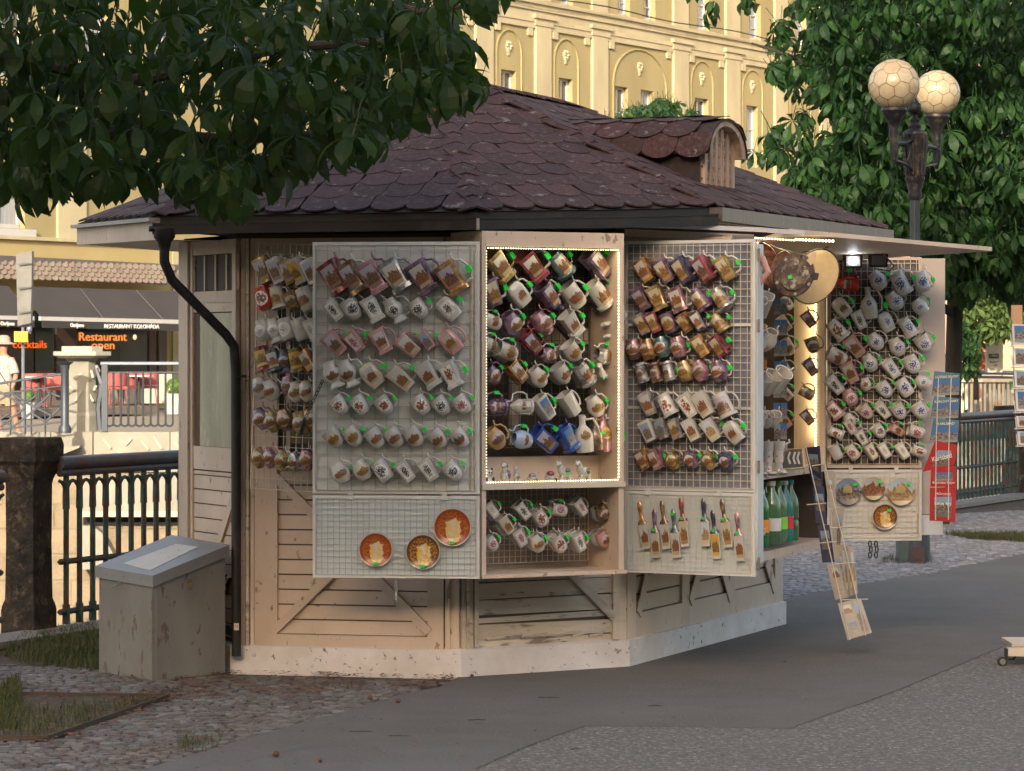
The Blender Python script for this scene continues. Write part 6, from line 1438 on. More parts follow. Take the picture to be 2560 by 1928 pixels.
for x, y, r_, lab, m in ((2120,1229,33,'souvenir plate showing a pavilion above dark trees','town'),(2183,1221,29,'small souvenir plate with rosy town view','castle'),(2252,1229,34.5,'souvenir plate showing a pale colonnade','colonnade')):
    t, Mx, s = plate(x, y, r_, MR, lab, PR[m]); b = MB(); b.cbox((s*.5,-.022,s*.55), (.022,.004,.014), Mx); b.build('price_sticker', green, t)
    if m != 'castle':                        # rim, little building standing in the picture
        b = MB(); b.box((-s*.35,-.008,-s*.1),(s*.3,-.004,s*.25), Mx); b.extr([Mx @ Vector(q) for q in ((-s*.42,-.008,s*.25),(s*.36,-.008,s*.25),(0,-.008,s*.55))], Mx.to_3x3() @ Vector((0,.004,0))); b.build('printed_building', mat('printed_wall', (.42,.33,.18), .3), t)
t, Mx, s = plate(2212, 1292, 32, MR, 'red and gold figure plate hung under the colonnade plate', pB); b = MB(); b.cbox((s*.3,-.022,s*.5), (.022,.004,.014), Mx); b.build('price_sticker', green, t)
# ================================================================== BRUSH-SHAPED SOUVENIRS
p0, u, n = plane(MC)
for (tx_, ty_), (bx2, by2), col, pr, lab in (((183,1003),(250,1385),'mo','castle','orange handled'),((305,1070),(325,1458),'mp','castle','purple handled'),((365,1000),(412,1385),'mb','castle','olive brown handled'),((455,1068),(492,1455),'mt','castle','green handled'),((517,975),(560,1368),'mr','amber','dark red handled'),
        ((697,980),(728,1365),'mn','colonnade','violet handled'),((772,1075),(815,1465),'mn','gold','dark violet handled'),((845,985),(908,1372),'mb','amber','brown handled'),((966,1092),(1003,1483),'mk','castle','pink handled')):
    A_ = ONP(1540+tx_/3.205, 940+ty_/3.205, p0+n*.02, n); B_ = ONP(1540+bx2/3.205, 940+by2/3.205, p0+n*.02, n); L = (A_-B_).length; d = (A_-B_).normalized(); s_ = d.cross(n).normalized()
    nth = {'orange handled':'hung first on the pale panel','purple handled':'hung low beside the orange one','olive brown handled':'above the first castle pair','green handled':'with green sticker on top','dark red handled':'beside the gap in the row','violet handled':'just after the gap in the row','dark violet handled':'with a golden picture','brown handled':'before the last pink one','pink handled':'hung last and lowest'}[lab]
    t = thing('souvenir_brush', B_, f'{lab} brush-shaped souvenir {nth}', 'souvenir', 'brush-shaped souvenirs on the pale panel')
    Mx = Matrix(((s_.x,n.x,d.x,B_.x),(s_.y,n.y,d.y,B_.y),(s_.z,n.z,d.z,B_.z),(0,0,0,1)))
    b = MB(); b.extr([Mx @ Vector(q) for q in ((-L*.085,0,0),(L*.085,0,0),(L*.105,0,L*.52),(-L*.105,0,L*.52))], n*.008); b.build('white_blade', GLZ['w'], t)
    b = MB(); b.add([Mx @ Vector(q) for q in ((-L*.07,.009,L*.06),(L*.07,.009,L*.06),(L*.088,.009,L*.49),(-L*.088,.009,L*.49))], [(0,1,2,3)], 0, None, [(0,0),(1,0),(1,1),(0,1)]); b.build('picture', PR[pr], t)
    b = MB(); b.lathe([(L*.11,L*.52),(L*.09,L*.57),(L*.045,L*.62),(L*.04,L*.72),(L*.055,L*.85),(L*.05,L*.94),(L*.02,L*1.0)], 12, Mx @ Matrix.Diagonal((1,.5,1,1)) @ Matrix.Translation((0,.004,0))); b.build('brush_handle', GLZ[col], t, smooth=True)
    if lab not in ('orange handled','olive brown handled'): b = MB(); z = L*(.9 if 'green' in lab else .58); b.cbox((0,L*.06,z), (.018,.003,.014), Mx); b.build('price_sticker', green, t)
# ================================================================== FIGURES ON THE CASE SHELF
def figure(name, x, y, hpx, parts, lab, cat='figurine', yaw=0, extra=(), rot=0, yoff=-.02):
    p0, u, n = plane(MN); P_ = ONP(x, y, p0+n*yoff, n); s = hpx*P_.y/F; Mx = frame(P_, u, n) @ Matrix.Rotation(R(rot), 4, 'Y') @ Matrix.Rotation(R(yaw), 4, 'Z') @ Matrix.Scale(s, 4)
    t = thing(name, Mx, lab, cat, 'animal cups on the case shelf' if rot == 0 else None); b = MB()
    for c, r_ in parts: b.ball(c, r_, 12)
    me = b.mesh('figure_body', [GLZ['w']], True); o = inst('figure_body', me, t); md = o.modifiers.new('fuse', 'REMESH'); md.mode = 'VOXEL'; md.voxel_size = .035; md.use_smooth_shade = True
    for nm, c, r_, g_ in extra: b = MB(); b.ball(c, r_, 8); inst(nm, b.mesh(nm, [GLZ['w']], True), t, None, [GLZ[g_] if g_ in GLZ else g_])
    return t
panda = [((0,0,.22),(.24,.2,.24)),((0,-.02,.62),(.22,.19,.2)),((-.2,-.08,.12),(.1,.14,.1)),((.2,-.08,.12),(.1,.14,.1)),((-.17,0,.82),(.08,.05,.08)),((.17,0,.82),(.08,.05,.08))]
figure('panda_cup', 1222, 1212, 47, panda, 'small white panda cup at the end of the lit shelf', extra=[('ear',(-.17,-.03,.83),(.07,.05,.07),blackM),('ear',(.17,-.03,.83),(.07,.05,.07),blackM),('eye_patch',(-.08,-.2,.66),(.05,.03,.05),blackM),('eye_patch',(.08,-.2,.66),(.05,.03,.05),blackM),('paw',(-.2,-.16,.3),(.07,.08,.12),blackM),('paw',(.2,-.16,.3),(.07,.08,.12),blackM)])
dog = [((0,0,.3),(.22,.26,.3)),((-.05,-.1,.6),(.14,.14,.25)),((-.08,-.12,.84),(.17,.17,.14)),((-.2,-.2,.8),(.1,.1,.07)),((.22,.1,.15),(.14,.2,.15)),((-.12,-.2,.12),(.06,.08,.14)),((.08,-.2,.12),(.06,.08,.14))]
figure('dog_cup', 1261, 1205, 50, dog, 'white dog cup with purple back beside the panda', extra=[('purple_back',(.14,-.06,.35),(.17,.22,.26),'mp'),('ear',(.08,-.12,.82),(.05,.1,.12),'mp')])
figure('dog_cup', 1291, 1205, 40, dog, 'smaller white dog cup with dark belly before the cars', extra=[('dark_belly',(0,-.12,.25),(.17,.18,.2),'mb')])
car = [((0,0,.25),(.75,.4,.2)),((0,0,.25),(.6,.42,.22)),((.0,0,.5),(.4,.34,.25))]
figure('car_cup', 1330, 1204, 30, car, 'silvery little car cup on the lit shelf', yaw=70, extra=[('windscreen',(-.2,0,.52),(.28,.3,.2),'ms'),('wheel',(-.4,-.36,.12),(.14,.06,.14),blackM),('wheel',(.4,-.36,.12),(.14,.06,.14),blackM),('headlight',(-.7,-.2,.25),(.06,.06,.06),'ms'),('headlight',(-.7,.2,.25),(.06,.06,.06),'ms')])
figure('car_cup', 1375, 1204, 36, car, 'white little car cup with dark windscreen on the lit shelf', yaw=75, extra=[('windscreen',(-.2,0,.54),(.28,.3,.2),'mr'),('wheel',(-.4,-.36,.12),(.14,.06,.14),blackM),('wheel',(.4,-.36,.12),(.14,.06,.14),blackM),('headlight',(-.72,-.2,.25),(.06,.06,.06),'mg'),('headlight',(-.72,.2,.25),(.06,.06,.06),'mg')])
cow = [((.1,0,.45),(.32,.22,.24)),((-.16,-.05,.62),(.16,.16,.26)),((-.26,-.1,.84),(.15,.14,.12)),((-.38,-.16,.80),(.09,.1,.08)),((-.16,0,.95),(.05,.04,.07)),((-.32,0,.96),(.05,.04,.06)),((-.12,-.12,.14),(.08,.08,.18)),((-.1,.12,.14),(.08,.08,.18)),((.3,-.12,.14),(.08,.08,.18)),((.32,.12,.14),(.08,.08,.18)),((.40,0,.4),(.05,.05,.2))]
figure('cow_cup', 1408, 1206, 55, cow, 'white cow cup with purple patch and green sticker', extra=[('purple_patch',(.14,-.14,.52),(.16,.13,.15),'mp'),('price_sticker',(.12,-.26,.4),(.09,.03,.07),green)])
figure('cow_cup', 1456, 1206, 56, cow, 'white cow cup with brown patch at the shelf corner', extra=[('brown_patch',(.2,-.15,.5),(.15,.12,.14),'mb')])
figure('cow_cup', 1508, 820, 74, cow, 'purple cow cup hanging by its tail at the lit edge', rot=78, yoff=-.1, extra=[('purple_coat',(.12,-.03,.45),(.33,.23,.24),'mp'),('price_sticker',(.38,-.1,.5),(.07,.05,.08),green)])
figure('goat_cup', 1510, 948, 46, dog, 'small white animal cup above the gazebo cups', rot=-20, yoff=-.1, extra=[('price_sticker',(-.15,-.28,.1),(.08,.04,.07),green)])
# ================================================================== BOTTLES UNDER THE COUNTER
def pet(name, m, label_m, lab, x, y0, y1, Yb, cap):
    c = U(x, y1, Yb); H = (y1-y0)*Yb/F; t = thing(name, c, lab, 'bottle', 'plastic water bottles under the counter'); w = H*.15
    b = MB(); b.lathe([(w*.9,0),(w,.03*H),(w,.3*H),(w*.9,.34*H),(w,.38*H),(w,.6*H),(w*.85,.7*H),(w*.35,.86*H),(w*.3,.93*H)], 16, Matrix.Translation(c)); b.build('bottle_body', m, t, smooth=True)
    b = MB(); b.lathe([(w*.42,.93*H),(w*.42,1.0*H)], 12, Matrix.Translation(c)); b.build('bottle_cap', cap, t)
    if label_m: b = MB(); b.lathe([(w*1.02,.22*H),(w*1.02,.42*H)], 16, Matrix.Translation(c), cap=False); b.build('bottle_label', label_m, t, smooth=True)
    return t, c, w, H
gb = mat('green_plastic', (.02,.17,.045), .15, var=.3, coat=.5); cbt = mat('clear_plastic', (.07,.16,.08), .15, var=.3, coat=.5); tb = mat('teal_plastic', (.02,.17,.17), .2, coat=.4); wc = GLZ['w']
t, c, w, H = pet('water_bottle', gb, mat('orange_label', (.75,.27,.02), .5), 'dark green bottle with orange label by the shutter edge', 1899, 1205, 1367, 16.2, gb)
text('MATT', .021, face_frame(c+Vector((-.0,-w*1.06,H*.27)), (1,0,0), (0,-1,0)), txw, t); text('ATE', .024, face_frame(c+Vector((.005,-w*1.06,H*.21)), (1,0,0), (0,-1,0)), txw, t)
pet('water_bottle', gb, None, 'second dark green bottle crowding behind the first', 1910, 1206, 1362, 16.45, gb)
pet('water_bottle', cbt, mat('white_label', (.6,.6,.58), .5), 'clear bottle with white paper label', 1929, 1203, 1362, 16.4, wc)
pet('water_bottle', cbt, mat('lime_label', (.2,.6,.06), .5), 'clear bottle with lime green label', 1946, 1203, 1356, 16.6, gb)
pet('water_bottle', tb, mat('red_label', (.6,.03,.05), .5), 'teal bottle with red label', 1961, 1202, 1354, 16.75, wc)
pet('water_bottle', cbt, None, 'plain greenish bottle at the back by the dark panel', 1975, 1200, 1350, 16.95, tb)
t = thing('bottle_bracket', U(1900,1207,15.9), 'short white metal shelf bracket below the counter edge', 'bracket'); b = MB(); b.tube([U(1888,1207,15.9),U(1908,1206,15.9)], .006, 5); b.build('bracket_bar', whiteF, t)
# ================================================================== BROCHURES, BOOKLETS, POSTCARDS
blueC = mat('dark_blue_cover', (.030,.036,.075), .45, var=.2, scale=8); redC = mat('red_cover', (.34,.012,.016), .45, var=.12, scale=8); creamC = mat('cream_cover', (.34,.305,.26), .6, var=.15, scale=10, spots=[((.25,.18,.15), 25, .62, .04, .7)]); skyC = mat('sky_blue_cover', (.07,.17,.25), .5, var=.2, scale=9)
def card(name, quad, Yq, m, prm, lab, cat, inset=(.12,.12,.35,.08), thick=.006, group=None, words=None, wm=None):
    """quad: four picture points (bottom-left, bottom-right, top-right, top-left)"""
    Ys = Yq if isinstance(Yq, (list, tuple)) else [Yq]*4
    p = [U(x, y, Y_) for (x, y), Y_ in zip(quad, Ys)]; c = sum(p, Vector())/4; t = thing(name, c, lab, cat, group)
    nn = (p[1]-p[0]).cross(p[3]-p[0]).normalized(); nn = nn if nn.y < 0 else -nn
    b = MB(); b.extr(p, -nn*thick); b.build('cover', m, t)
    q = lambda s, v: (p[0].lerp(p[1], s)).lerp(p[3].lerp(p[2], s), v)+nn*.0015
    l, r_, tp_, bt = inset
    b = MB(); b.add([q(l,bt), q(1-r_,bt), q(1-r_,1-tp_), q(l,1-tp_)], [(0,1,2,3)], 0, None, [(0,0),(1,0),(1,1),(0,1)]); b.build('picture', PR[prm], t)
    if words:
        W_ = (p[1]-p[0]).length; H_ = (p[3]-p[0]).length
        for s, v, sz in words: text(s, sz*H_, face_frame(q(.5,v)+nn*.001, (p[1]-p[0]), nn), wm or txw, t, ext=.0005, sx=min(1.0, W_*.9/(len(s)*sz*H_*.62)))
    return t, q
G1_ = 'blue brochures in the hanging strip'
card('brochure', [(2025,1180),(2053,1200),(2048,1115),(2012,1120)], [16.9,16.85,16.85,16.9], blueC, 'town', 'topmost dark blue brochure of the hanging strip', 'brochure', (.2,.12,.25,.2), group=G1_)
card('brochure', [(2033,1215),(2058,1225),(2052,1170),(2022,1172)], 16.92, blueC, 'town', 'blue brochure tucked second in the hanging strip', 'brochure', (.2,.1,.3,.1), group=G1_)
card('brochure', [(2040,1308),(2068,1312),(2060,1218),(2032,1218)], 16.86, blueC, 'town', 'blue brochure in the middle of the hanging strip', 'brochure', (.15,.12,.18,.35), group=G1_)
card('brochure', [(2056,1407),(2087,1405),(2073,1312),(2044,1314)], 16.84, blueC, 'town', 'lowest dark blue brochure above the cream leaflets', 'brochure', (.15,.12,.15,.35), group=G1_)
card('leaflet', [(2073,1270),(2092,1272),(2084,1178),(2060,1176)], 16.9, creamC, 'colonnade', 'tall narrow cream leaflet beside the blue brochures', 'leaflet', (.25,.3,.25,.45))
card('leaflet', [(2085,1400),(2098,1402),(2112,1268),(2078,1272)], 16.8, creamC, 'town', 'cream leaflet with dark tree picture under the plates', 'leaflet', (.45,.12,.12,.3))
for k, x in enumerate((2108,2118,2128)): card('leaflet', [(x+8,1494-k*4),(x+17,1492-k*4),(x+4,1358+k*3),(x-8,1364+k*3)], 16.78-.02*k, creamC, 'colonnade', ['first','second','third'][k]+' upright cream leaflet fanned in the lower rack', 'leaflet', (.4,.2,.12,.15), group='cream leaflets fanned in the rack')
card('brochure', [(2088,1500),(2118,1494),(2098,1408),(2066,1410)], 16.75, creamC, 'castle', 'cream picture brochure above the folded map', 'brochure', (.3,.2,.12,.55))
t, q = card('folded_map', [(2119,1600),(2180,1582),(2152,1496),(2094,1508)], [16.62,16.62,16.7,16.7], creamC, 'castle', 'cream folded map with pictures hanging lowest near the ground', 'map', (.10,.50,.10,.62))
b = MB(); b.add([q(.25,.15),q(.55,.12),q(.52,.42),q(.22,.42)], [(0,1,2,3)], 0, None, [(0,0),(1,0),(1,1),(0,1)]); b.build('picture', PR['alps'], t); b = MB(); b.add([q(.66,.10),q(.92,.10),q(.88,.9),q(.6,.9)], [(0,1,2,3)], 0, None, [(0,0),(1,0),(1,1),(0,1)]); b.build('picture', PR['town'], t)
rk = thing('wire_strip_rack', U(2070,1300,16.9), 'leaning thin wire rack holding the brochures and leaflets', 'rack')
for a_, c_ in (((2014,1116),(2125,1600)),((2050,1110),(2165,1590)),((2030,1165),(2062,1160)),((2016,1262),(2066,1258)),((2048,1358),(2092,1354)),((2075,1320),(2150,1316)),((2088,1410),(2140,1406)),((2100,1500),(2170,1498))):
    b = MB(); b.tube([U(*a_,16.72), U(*c_,16.6 if a_[1] < 1120 else 16.72)], .0028, 4); b.build('wire', wireM, rk)
G2_ = 'blue booklets at the far shutter edge'
sk = [('blue cover booklet with town view hung highest','LÁZEŇSKÉ OPLATKY'),('blue cover booklet hung second below the first','KARLOVY VARY'),('blue cover booklet just above the red ones','KARLSBAD')]
for k, (y0, y1) in enumerate(((928,990),(990,1048),(1045,1108))):
    card('booklet', [(2329-k*3,y1),(2398-k*2,y1-3),(2400-k*1,y0+6),(2336-k,y0)], 17.3-.02*k, skyC, 'alps', sk[k][0], 'booklet', (.02,.02,.32,.0), group=G2_, words=[(sk[k][1],.8,.14)])
t_red = mat('gold_lettering', (.8,.45,.05), .5)
card('booklet', [(2307,1180),(2386,1162),(2393,1113),(2338,1101)], 17.24, redC, 'town', 'tilted red guide booklet titled Karlsbad', 'booklet', (.25,.2,.3,.05), words=[('Karlsbad',.42,.2)])
card('booklet', [(2326,1217),(2391,1217),(2391,1165),(2328,1167)], 17.21, redC, 'alps', 'middle red guide booklet under the tilted one', 'booklet', (.15,.15,.3,.3), words=[('Карловы Вары',.2,.17)])
card('booklet', [(2324,1302),(2388,1305),(2391,1217),(2325,1220)], 17.18, redC, 'town', 'lowest red guide booklet titled Karlovy Vary', 'booklet', (.17,.17,.28,.12), words=[('Karlovy Vary',.52,.13),('PRŮVODCE',.8,.09)])
for x in (2340,2372):
    t = thing('booklet_wire', U(x,1200,17.1), ('inner' if x == 2340 else 'outer')+' thin wire holding the red and blue booklets', 'wire'); b = MB(); b.tube([U(x+6,945,17.12), U(x,1120,17.1), U(x-1,1300,17.08)], .0025, 4); b.build('wire', wireM, t)
# postcard rack at the picture edge
Yp = 14.2
rk = thing('postcard_stand', U(2600,1100,Yp), 'wire postcard stand with wooden top at the picture edge', 'stand')
b = MB(); c = U(2543,785,Yp+.1); b.box((c.x-14*Yp/F, c.y, U(0,812,Yp).z), (c.x+13*Yp/F, c.y+.02, U(0,762,Yp).z)); b.build('wooden_top', mat('plain_wood', (.42,.26,.14), .6, var=.1, stretch=(1,1,.2)), rk)
for x in (2530,2596): 
    b = MB(); b.tube([U(x,800,Yp),U(x+12,1118,Yp)], .003, 5); b.build('wire', wireG, rk)
for k, (y0, y1, pr) in enumerate(((810,862,'alps'),(870,915,'town'),(925,968,'town'),(975,1028,'alps'),(1040,1068,'dusk'),(1078,1112,'town'))):
    card('postcard', [(2532+k*3,y1),(2596+k*3,y1+2),(2596+k*3,y0+2),(2530+k*2.6,y0)], Yp-.03, mat('white_card', (.6,.62,.66), .4), pr, ['topmost postcard with lake and blue sky','postcard below the lake one','third postcard with dark town picture','fourth postcard with blue sky and hills','fifth dark postcard half covered','lowest postcard with dark green picture'][k]+' in the edge stand', 'postcard', (.08,.05,.08,.12), .003, 'postcards in the edge stand')
    b = MB(); b.tube([U(2524+k*3,y1+4,Yp-.05),U(2600,y1+2,Yp-.05)], .003, 5); b.tube([U(2526+k*3,y1-26,Yp-.05),U(2530+k*3,y1+4,Yp-.05)], .0025, 4); b.build('card_pocket', wireM, rk)
# ================================================================== UTILITY BOX
g1, g2, g3 = G(383,1702), G(248,1680), G(563,1684); g4 = g2+g3-g1
zt_ = [EYE-(1452-HZ)*g1.y/F, EYE-(1428-HZ)*g2.y/F, EYE-(1372-HZ)*g3.y/F]; z4 = zt_[1]+zt_[2]-zt_[0]+.0
t = thing('metal_box', (g1+g2+g3+g4)/4, 'grey sheet metal box with sloping lid beside the kiosk', 'box')
b = MB(); b.hexa([g1,g3,g4,g2], [g1+up*zt_[0], g3+up*zt_[2], g4+up*z4, g2+up*zt_[1]]); b.build('box_body', boxG, t)
cen = (g1+g2+g3+g4)/4; ex = lambda p, k: p+(p-cen).normalized()*k
L1 = [ex(g1,.022)+up*(zt_[0]-.03), ex(g3,.022)+up*(zt_[2]-.035), ex(g4,.022)+up*(z4-.03), ex(g2,.022)+up*(zt_[1]-.03)]
b = MB(); b.hexa(L1, [p+up*.055 for p in L1]); b.build('lid', galv, t)
q = lambda s, v: L1[0].lerp(L1[3], s).lerp(L1[1].lerp(L1[2], s), v)+up*.0565
b = MB(); b.hexa([q(.18,.10),q(.72,.16),q(.66,.80),q(.30,.82)][::1], [p+up*.001 for p in (q(.18,.10),q(.72,.16),q(.66,.80),q(.30,.82))]); b.build('paper_sheet', paper, t)
b = MB(); c = L1[0].lerp(L1[3], .55); o_ = (L1[0]-L1[1]).normalized(); b.tube([c+up*-.002, c+o_*.02+up*-.012, c+o_*.025+(L1[3]-L1[0]).normalized()*.045+up*-.02], .004, 5); b.build('latch', galv, t)
for s in (.2,.5,.8): b = MB(); b.ball(L1[0].lerp(L1[3], s)+up*.03+o_*.002, .004, 6); b.build('rivet', galv, t)
for a_, c_ in ((g1,g2),(g1,g3)):
    d_ = (c_-a_).normalized(); n_ = Vector((d_.y,-d_.x,0)); n_ = n_ if n_.y < 0 else -n_
    b = MB(); p_ = a_+d_*.006+n_*.0015; b.extr([p_, p_+d_*.018, p_+d_*.018+up*.44, p_+up*.44], n_*.002); b.build('corner_strip', boxG, t)
b = MB(); m_ = g1.lerp(g3, .5)+Vector((.0,-.004,0)); b.box((m_.x-.012,m_.y-.008,.43),(m_.x+.012,m_.y,.455)); b.tube([m_+Vector((-.008,-.004,.455)), m_+Vector((-.008,-.004,.475)), m_+Vector((.008,-.004,.475)), m_+Vector((.008,-.004,.455))], .003, 5); b.build('padlock', mat('brass_lock', (.2,.16,.08), .4, metal=.6), t)
# rubbish behind the box
b = MB(); r = random.Random(6)
for k in range(40):
    c = Vector((-1.46+r.uniform(-.06,.06), 16.0+r.uniform(-.15,.1), .28+r.uniform(-.25,.22))); v = Vector((r.gauss(0,1),r.gauss(0,1),r.gauss(0,1))).normalized()*.05; w = v.orthogonal().normalized()*.04; b.add([c-v,c-w,c+v,c+w], [(0,1,2,3)])
b.build('dark_rubbish', blackM, label='dark crumpled rubbish stuffed between box and downpipe', kind='stuff')
# small stones, twigs
for k, (x, y, s) in enumerate(((1397,1896-1,.0),(690,1885,.014),(800,1900,.010),(925,1745,.013),(995,1752,.012),(1180,1690,.010),(2560,1,.0))):
    if s: 
        t = thing('chestnut_husk', G(x,y,.004), ['','lone brown husk lowest on the asphalt','brown husk beside the lowest one','brown husk at the cobble edge','brown husk just inside the dark asphalt','brown husk close under the plinth'][k], 'husk'); b = MB(); b.ball(G(x,y,.012), s, 8); b.build('husk_body', mat('husk_brown', (.09,.035,.02), .7), t, smooth=True)
for k, (x, y, l, a) in enumerate(((1375,1744,.09,2),(1640,1765,.06,-4),(1195,1800,.07,8),(1440,1873,.04,20),(905,1829,.09,0),(1000,1840,.08,-6))):
    c = G(x,y,.009); t = thing('twig', c, ['bare','short dark','long thin','pale stubby','straight brown','slightly bent'][k]+' twig lying on the asphalt'+['',' before the niche',' below the plinth corner',' on the coarse patch',' near the cobbles',' beside the straight one'][k], 'twig')
    d = Vector((math.cos(R(a)), math.sin(R(a)), 0))*l; b = MB(); b.tube([c-d*.6, c+Vector((0,.004,.001)), c+d*.5], [.0015,.002,.001], 5); b.build('stick', bark, t)
# trolley at the lower edge
Yt = 15.0; z0_ = lambda y: EYE-(y-HZ)*15.5/F
t = thing('trolley', G(2600,1665), 'low wooden trolley base with small black wheels at the frame edge', 'trolley'); tm_ = mat('trolley_wood', (.50,.44,.35), .7, var=.1); c = G(2506,1666)
yy = c.y; X = lambda x, Y_: (x-CX)*Y_/F
b = MB(); b.box((X(2519,yy), yy-.02, EYE-(1640-HZ)*yy/F), (X(2519,yy)+.6, yy+.03, EYE-(1620-HZ)*yy/F)); b.build('front_beam', tm_, t)
b = MB(); b.box((X(2534,yy), yy+.05, EYE-(1619-HZ)*yy/F), (X(2534,yy)+.55, yy+.40, EYE-(1611-HZ)*yy/F)); b.build('deck', tm_, t)
b = MB(); b.box((X(2513,yy), yy-.02, EYE-(1643-HZ)*yy/F), (X(2518,yy), yy+.03, EYE-(1621-HZ)*yy/F)); b.build('end_cap', blackM, t)
for dx, dy in ((0,0),(.09,.3),(.42,0)):
    wc_ = Vector((X(2506,yy)+dx, yy+dy, .0245)); b = MB(); b.lathe([(.012,-.012),(.0235,-.012),(.0245,0),(.0235,.012),(.012,.012)], 18, Matrix.Translation(wc_) @ Matrix.Rotation(R(90), 4, 'X')); wh = b.build('wheel', blackM, t, smooth=True); W[wh.name] = W[t.name].copy()
    b = MB(); b.lathe([(.015,-.0135),(.015,.0135)], 14, Matrix.Translation(wc_) @ Matrix.Rotation(R(90), 4, 'X')); b.build('rim', mat('grey_rim', (.16,.17,.16), .4), wh)
    b = MB(); b.tube([wc_, wc_+Vector((.03,0,.02)), wc_+Vector((.03,0,.05))], .006, 5); b.build('fork', mat('trolley_steel', (.2,.2,.19), .4, metal=.6), t)
# ================================================================== DOUBLE STREET LAMP
Yl = 23.9; lb = G(2278,1405); s = Yl/F; t = thing('street_lamp', lb, 'old black street lamp with two milky honeycomb globes', 'street lamp')
lx = lambda y: 2287+(500-y)*.010
cz_ = lambda y: EYE-(y-HZ)*s
base = Vector((X(2287,Yl), Yl, 0)); Ml = Matrix.Translation(base)
b = MB(); b.box((X(2243,Yl), Yl-.10, 0), (X(2302,Yl), Yl+.10, cz_(1340)-.0)); b.build('switch_box', mat('dark_teal_box', (.05,.07,.075), .5, var=.2), t)
b = MB(); b.box((X(2274,Yl), Yl-.12, 0), (X(2306,Yl), Yl-.101, cz_(1365))); b.build('box_door', mat('brown_rust_door', (.06,.035,.035), .7), t)
b = MB(); prof = [(.12,0),(.11,.25),(.06,.4),(.036,.6),(.034,cz_(495))]
vs_ = b.lathe(prof, 24, Ml); 
for k in range(12): a = k*math.pi/6; b.tube([base+Vector((.034*math.cos(a),.034*math.sin(a),.55)), base+Vector((.032*math.cos(a),.032*math.sin(a),cz_(495)))], .006, 4)
b.build('fluted_pole', lampP, t)
b = MB(); b.lathe([(.042,cz_(500)),(.055,cz_(488)),(.048,cz_(478)),(.062,cz_(465)),(.06,cz_(458)),(.074,cz_(450)),(.074,cz_(442))], 18, Ml); b.build('collar', lampI, t, smooth=True)
b = MB(); b.lathe([(.066,cz_(442)),(.070,cz_(435)),(.092,cz_(336)),(.090,cz_(331)),(.045,cz_(322)),(.05,cz_(315)),(.035,cz_(308)),(.040,cz_(300)),(.018,cz_(292)),(.020,cz_(286))], 18, Ml)
for k in range(14): a = k*math.pi/7; b.tube([base+Vector((.070*math.cos(a),.070*math.sin(a),cz_(438))), base+Vector((.094*math.cos(a),.094*math.sin(a),cz_(338)))], .010, 5)
b.build('fluted_head', lampI, t)
b = MB(); b.ball(base+up*cz_(270), (.052,.052,.055), 12); b.lathe([(.036,cz_(258)),(.012,cz_(244))], 10, Ml); b.build('finial', lampI, t, smooth=True)
hexme = None
bmx = bmesh.new(); bmesh.ops.create_icosphere(bmx, subdivisions=2, radius=1.0); fc = [f.calc_center_median().normalized() for f in bmx.faces]; ed = [(e.link_faces[0].index, e.link_faces[1].index) for e in bmx.edges]; bmx.free()
bt = MB()
for i, j in ed: bt.tube([fc[i]*1.003, ((fc[i]+fc[j])/2).normalized()*1.003, fc[j]*1.003], .012, 4, cap=False)
net = bt.mesh('honeycomb_net', [mat('dirty_seam', (.14,.09,.05), .8)])
for gx, gy, rr, Yg, sd_, side in ((2235,212,64,23.45,-1,'nearer'),(2342,234,58,24.55,1,'farther')):
    c = U(gx, gy, Yg); rad = rr*Yg/F
    b = MB(); b.ball((0,0,0), 1.0, 40); gm = b.mesh('globe', [globeM], True); g_ = inst_w('globe', gm, t, Matrix.Translation(c) @ Matrix.Rotation(R(25*sd_), 4, 'Z') @ Matrix.Rotation(R(20), 4, 'X') @ Matrix.Scale(rad, 4)); inst('honeycomb_net', net, g_)
    cb_ = c-up*rad*.9; b = MB(); b.lathe([(.095,.0),(.10,-.02),(.085,-.05),(.05,-.10),(.035,-.16),(.04,-.20),(.03,-.24),(.034,-.33),(.012,-.42)], 14, Matrix.Translation(cb_)); b.build('globe_holder', lampI, t, smooth=True)
    hub = base+up*(cz_(345)); cc_ = cb_-up*.26; b = MB(); b.tube([cc_, (cc_+hub)/2+up*-.02, hub], [.016,.02,.024], 8)
    for k in range(7):                       # openwork scrolls under the arm
        f_ = k/6; p_ = cc_.lerp(base+up*cz_(425), f_); p2 = (cc_+up*-.05).lerp(base+up*cz_(350), f_*.9+.1); b.tube([p_, (p_+p2)/2+Vector((.015*(-1)**k,0,.01)), p2], .007, 5)
    b.tube([cc_-up*.12, (cc_+base+up*cz_(425))/2-up*.05, base+up*cz_(430)], .012, 6); b.build('scroll_arm', lampI, t)
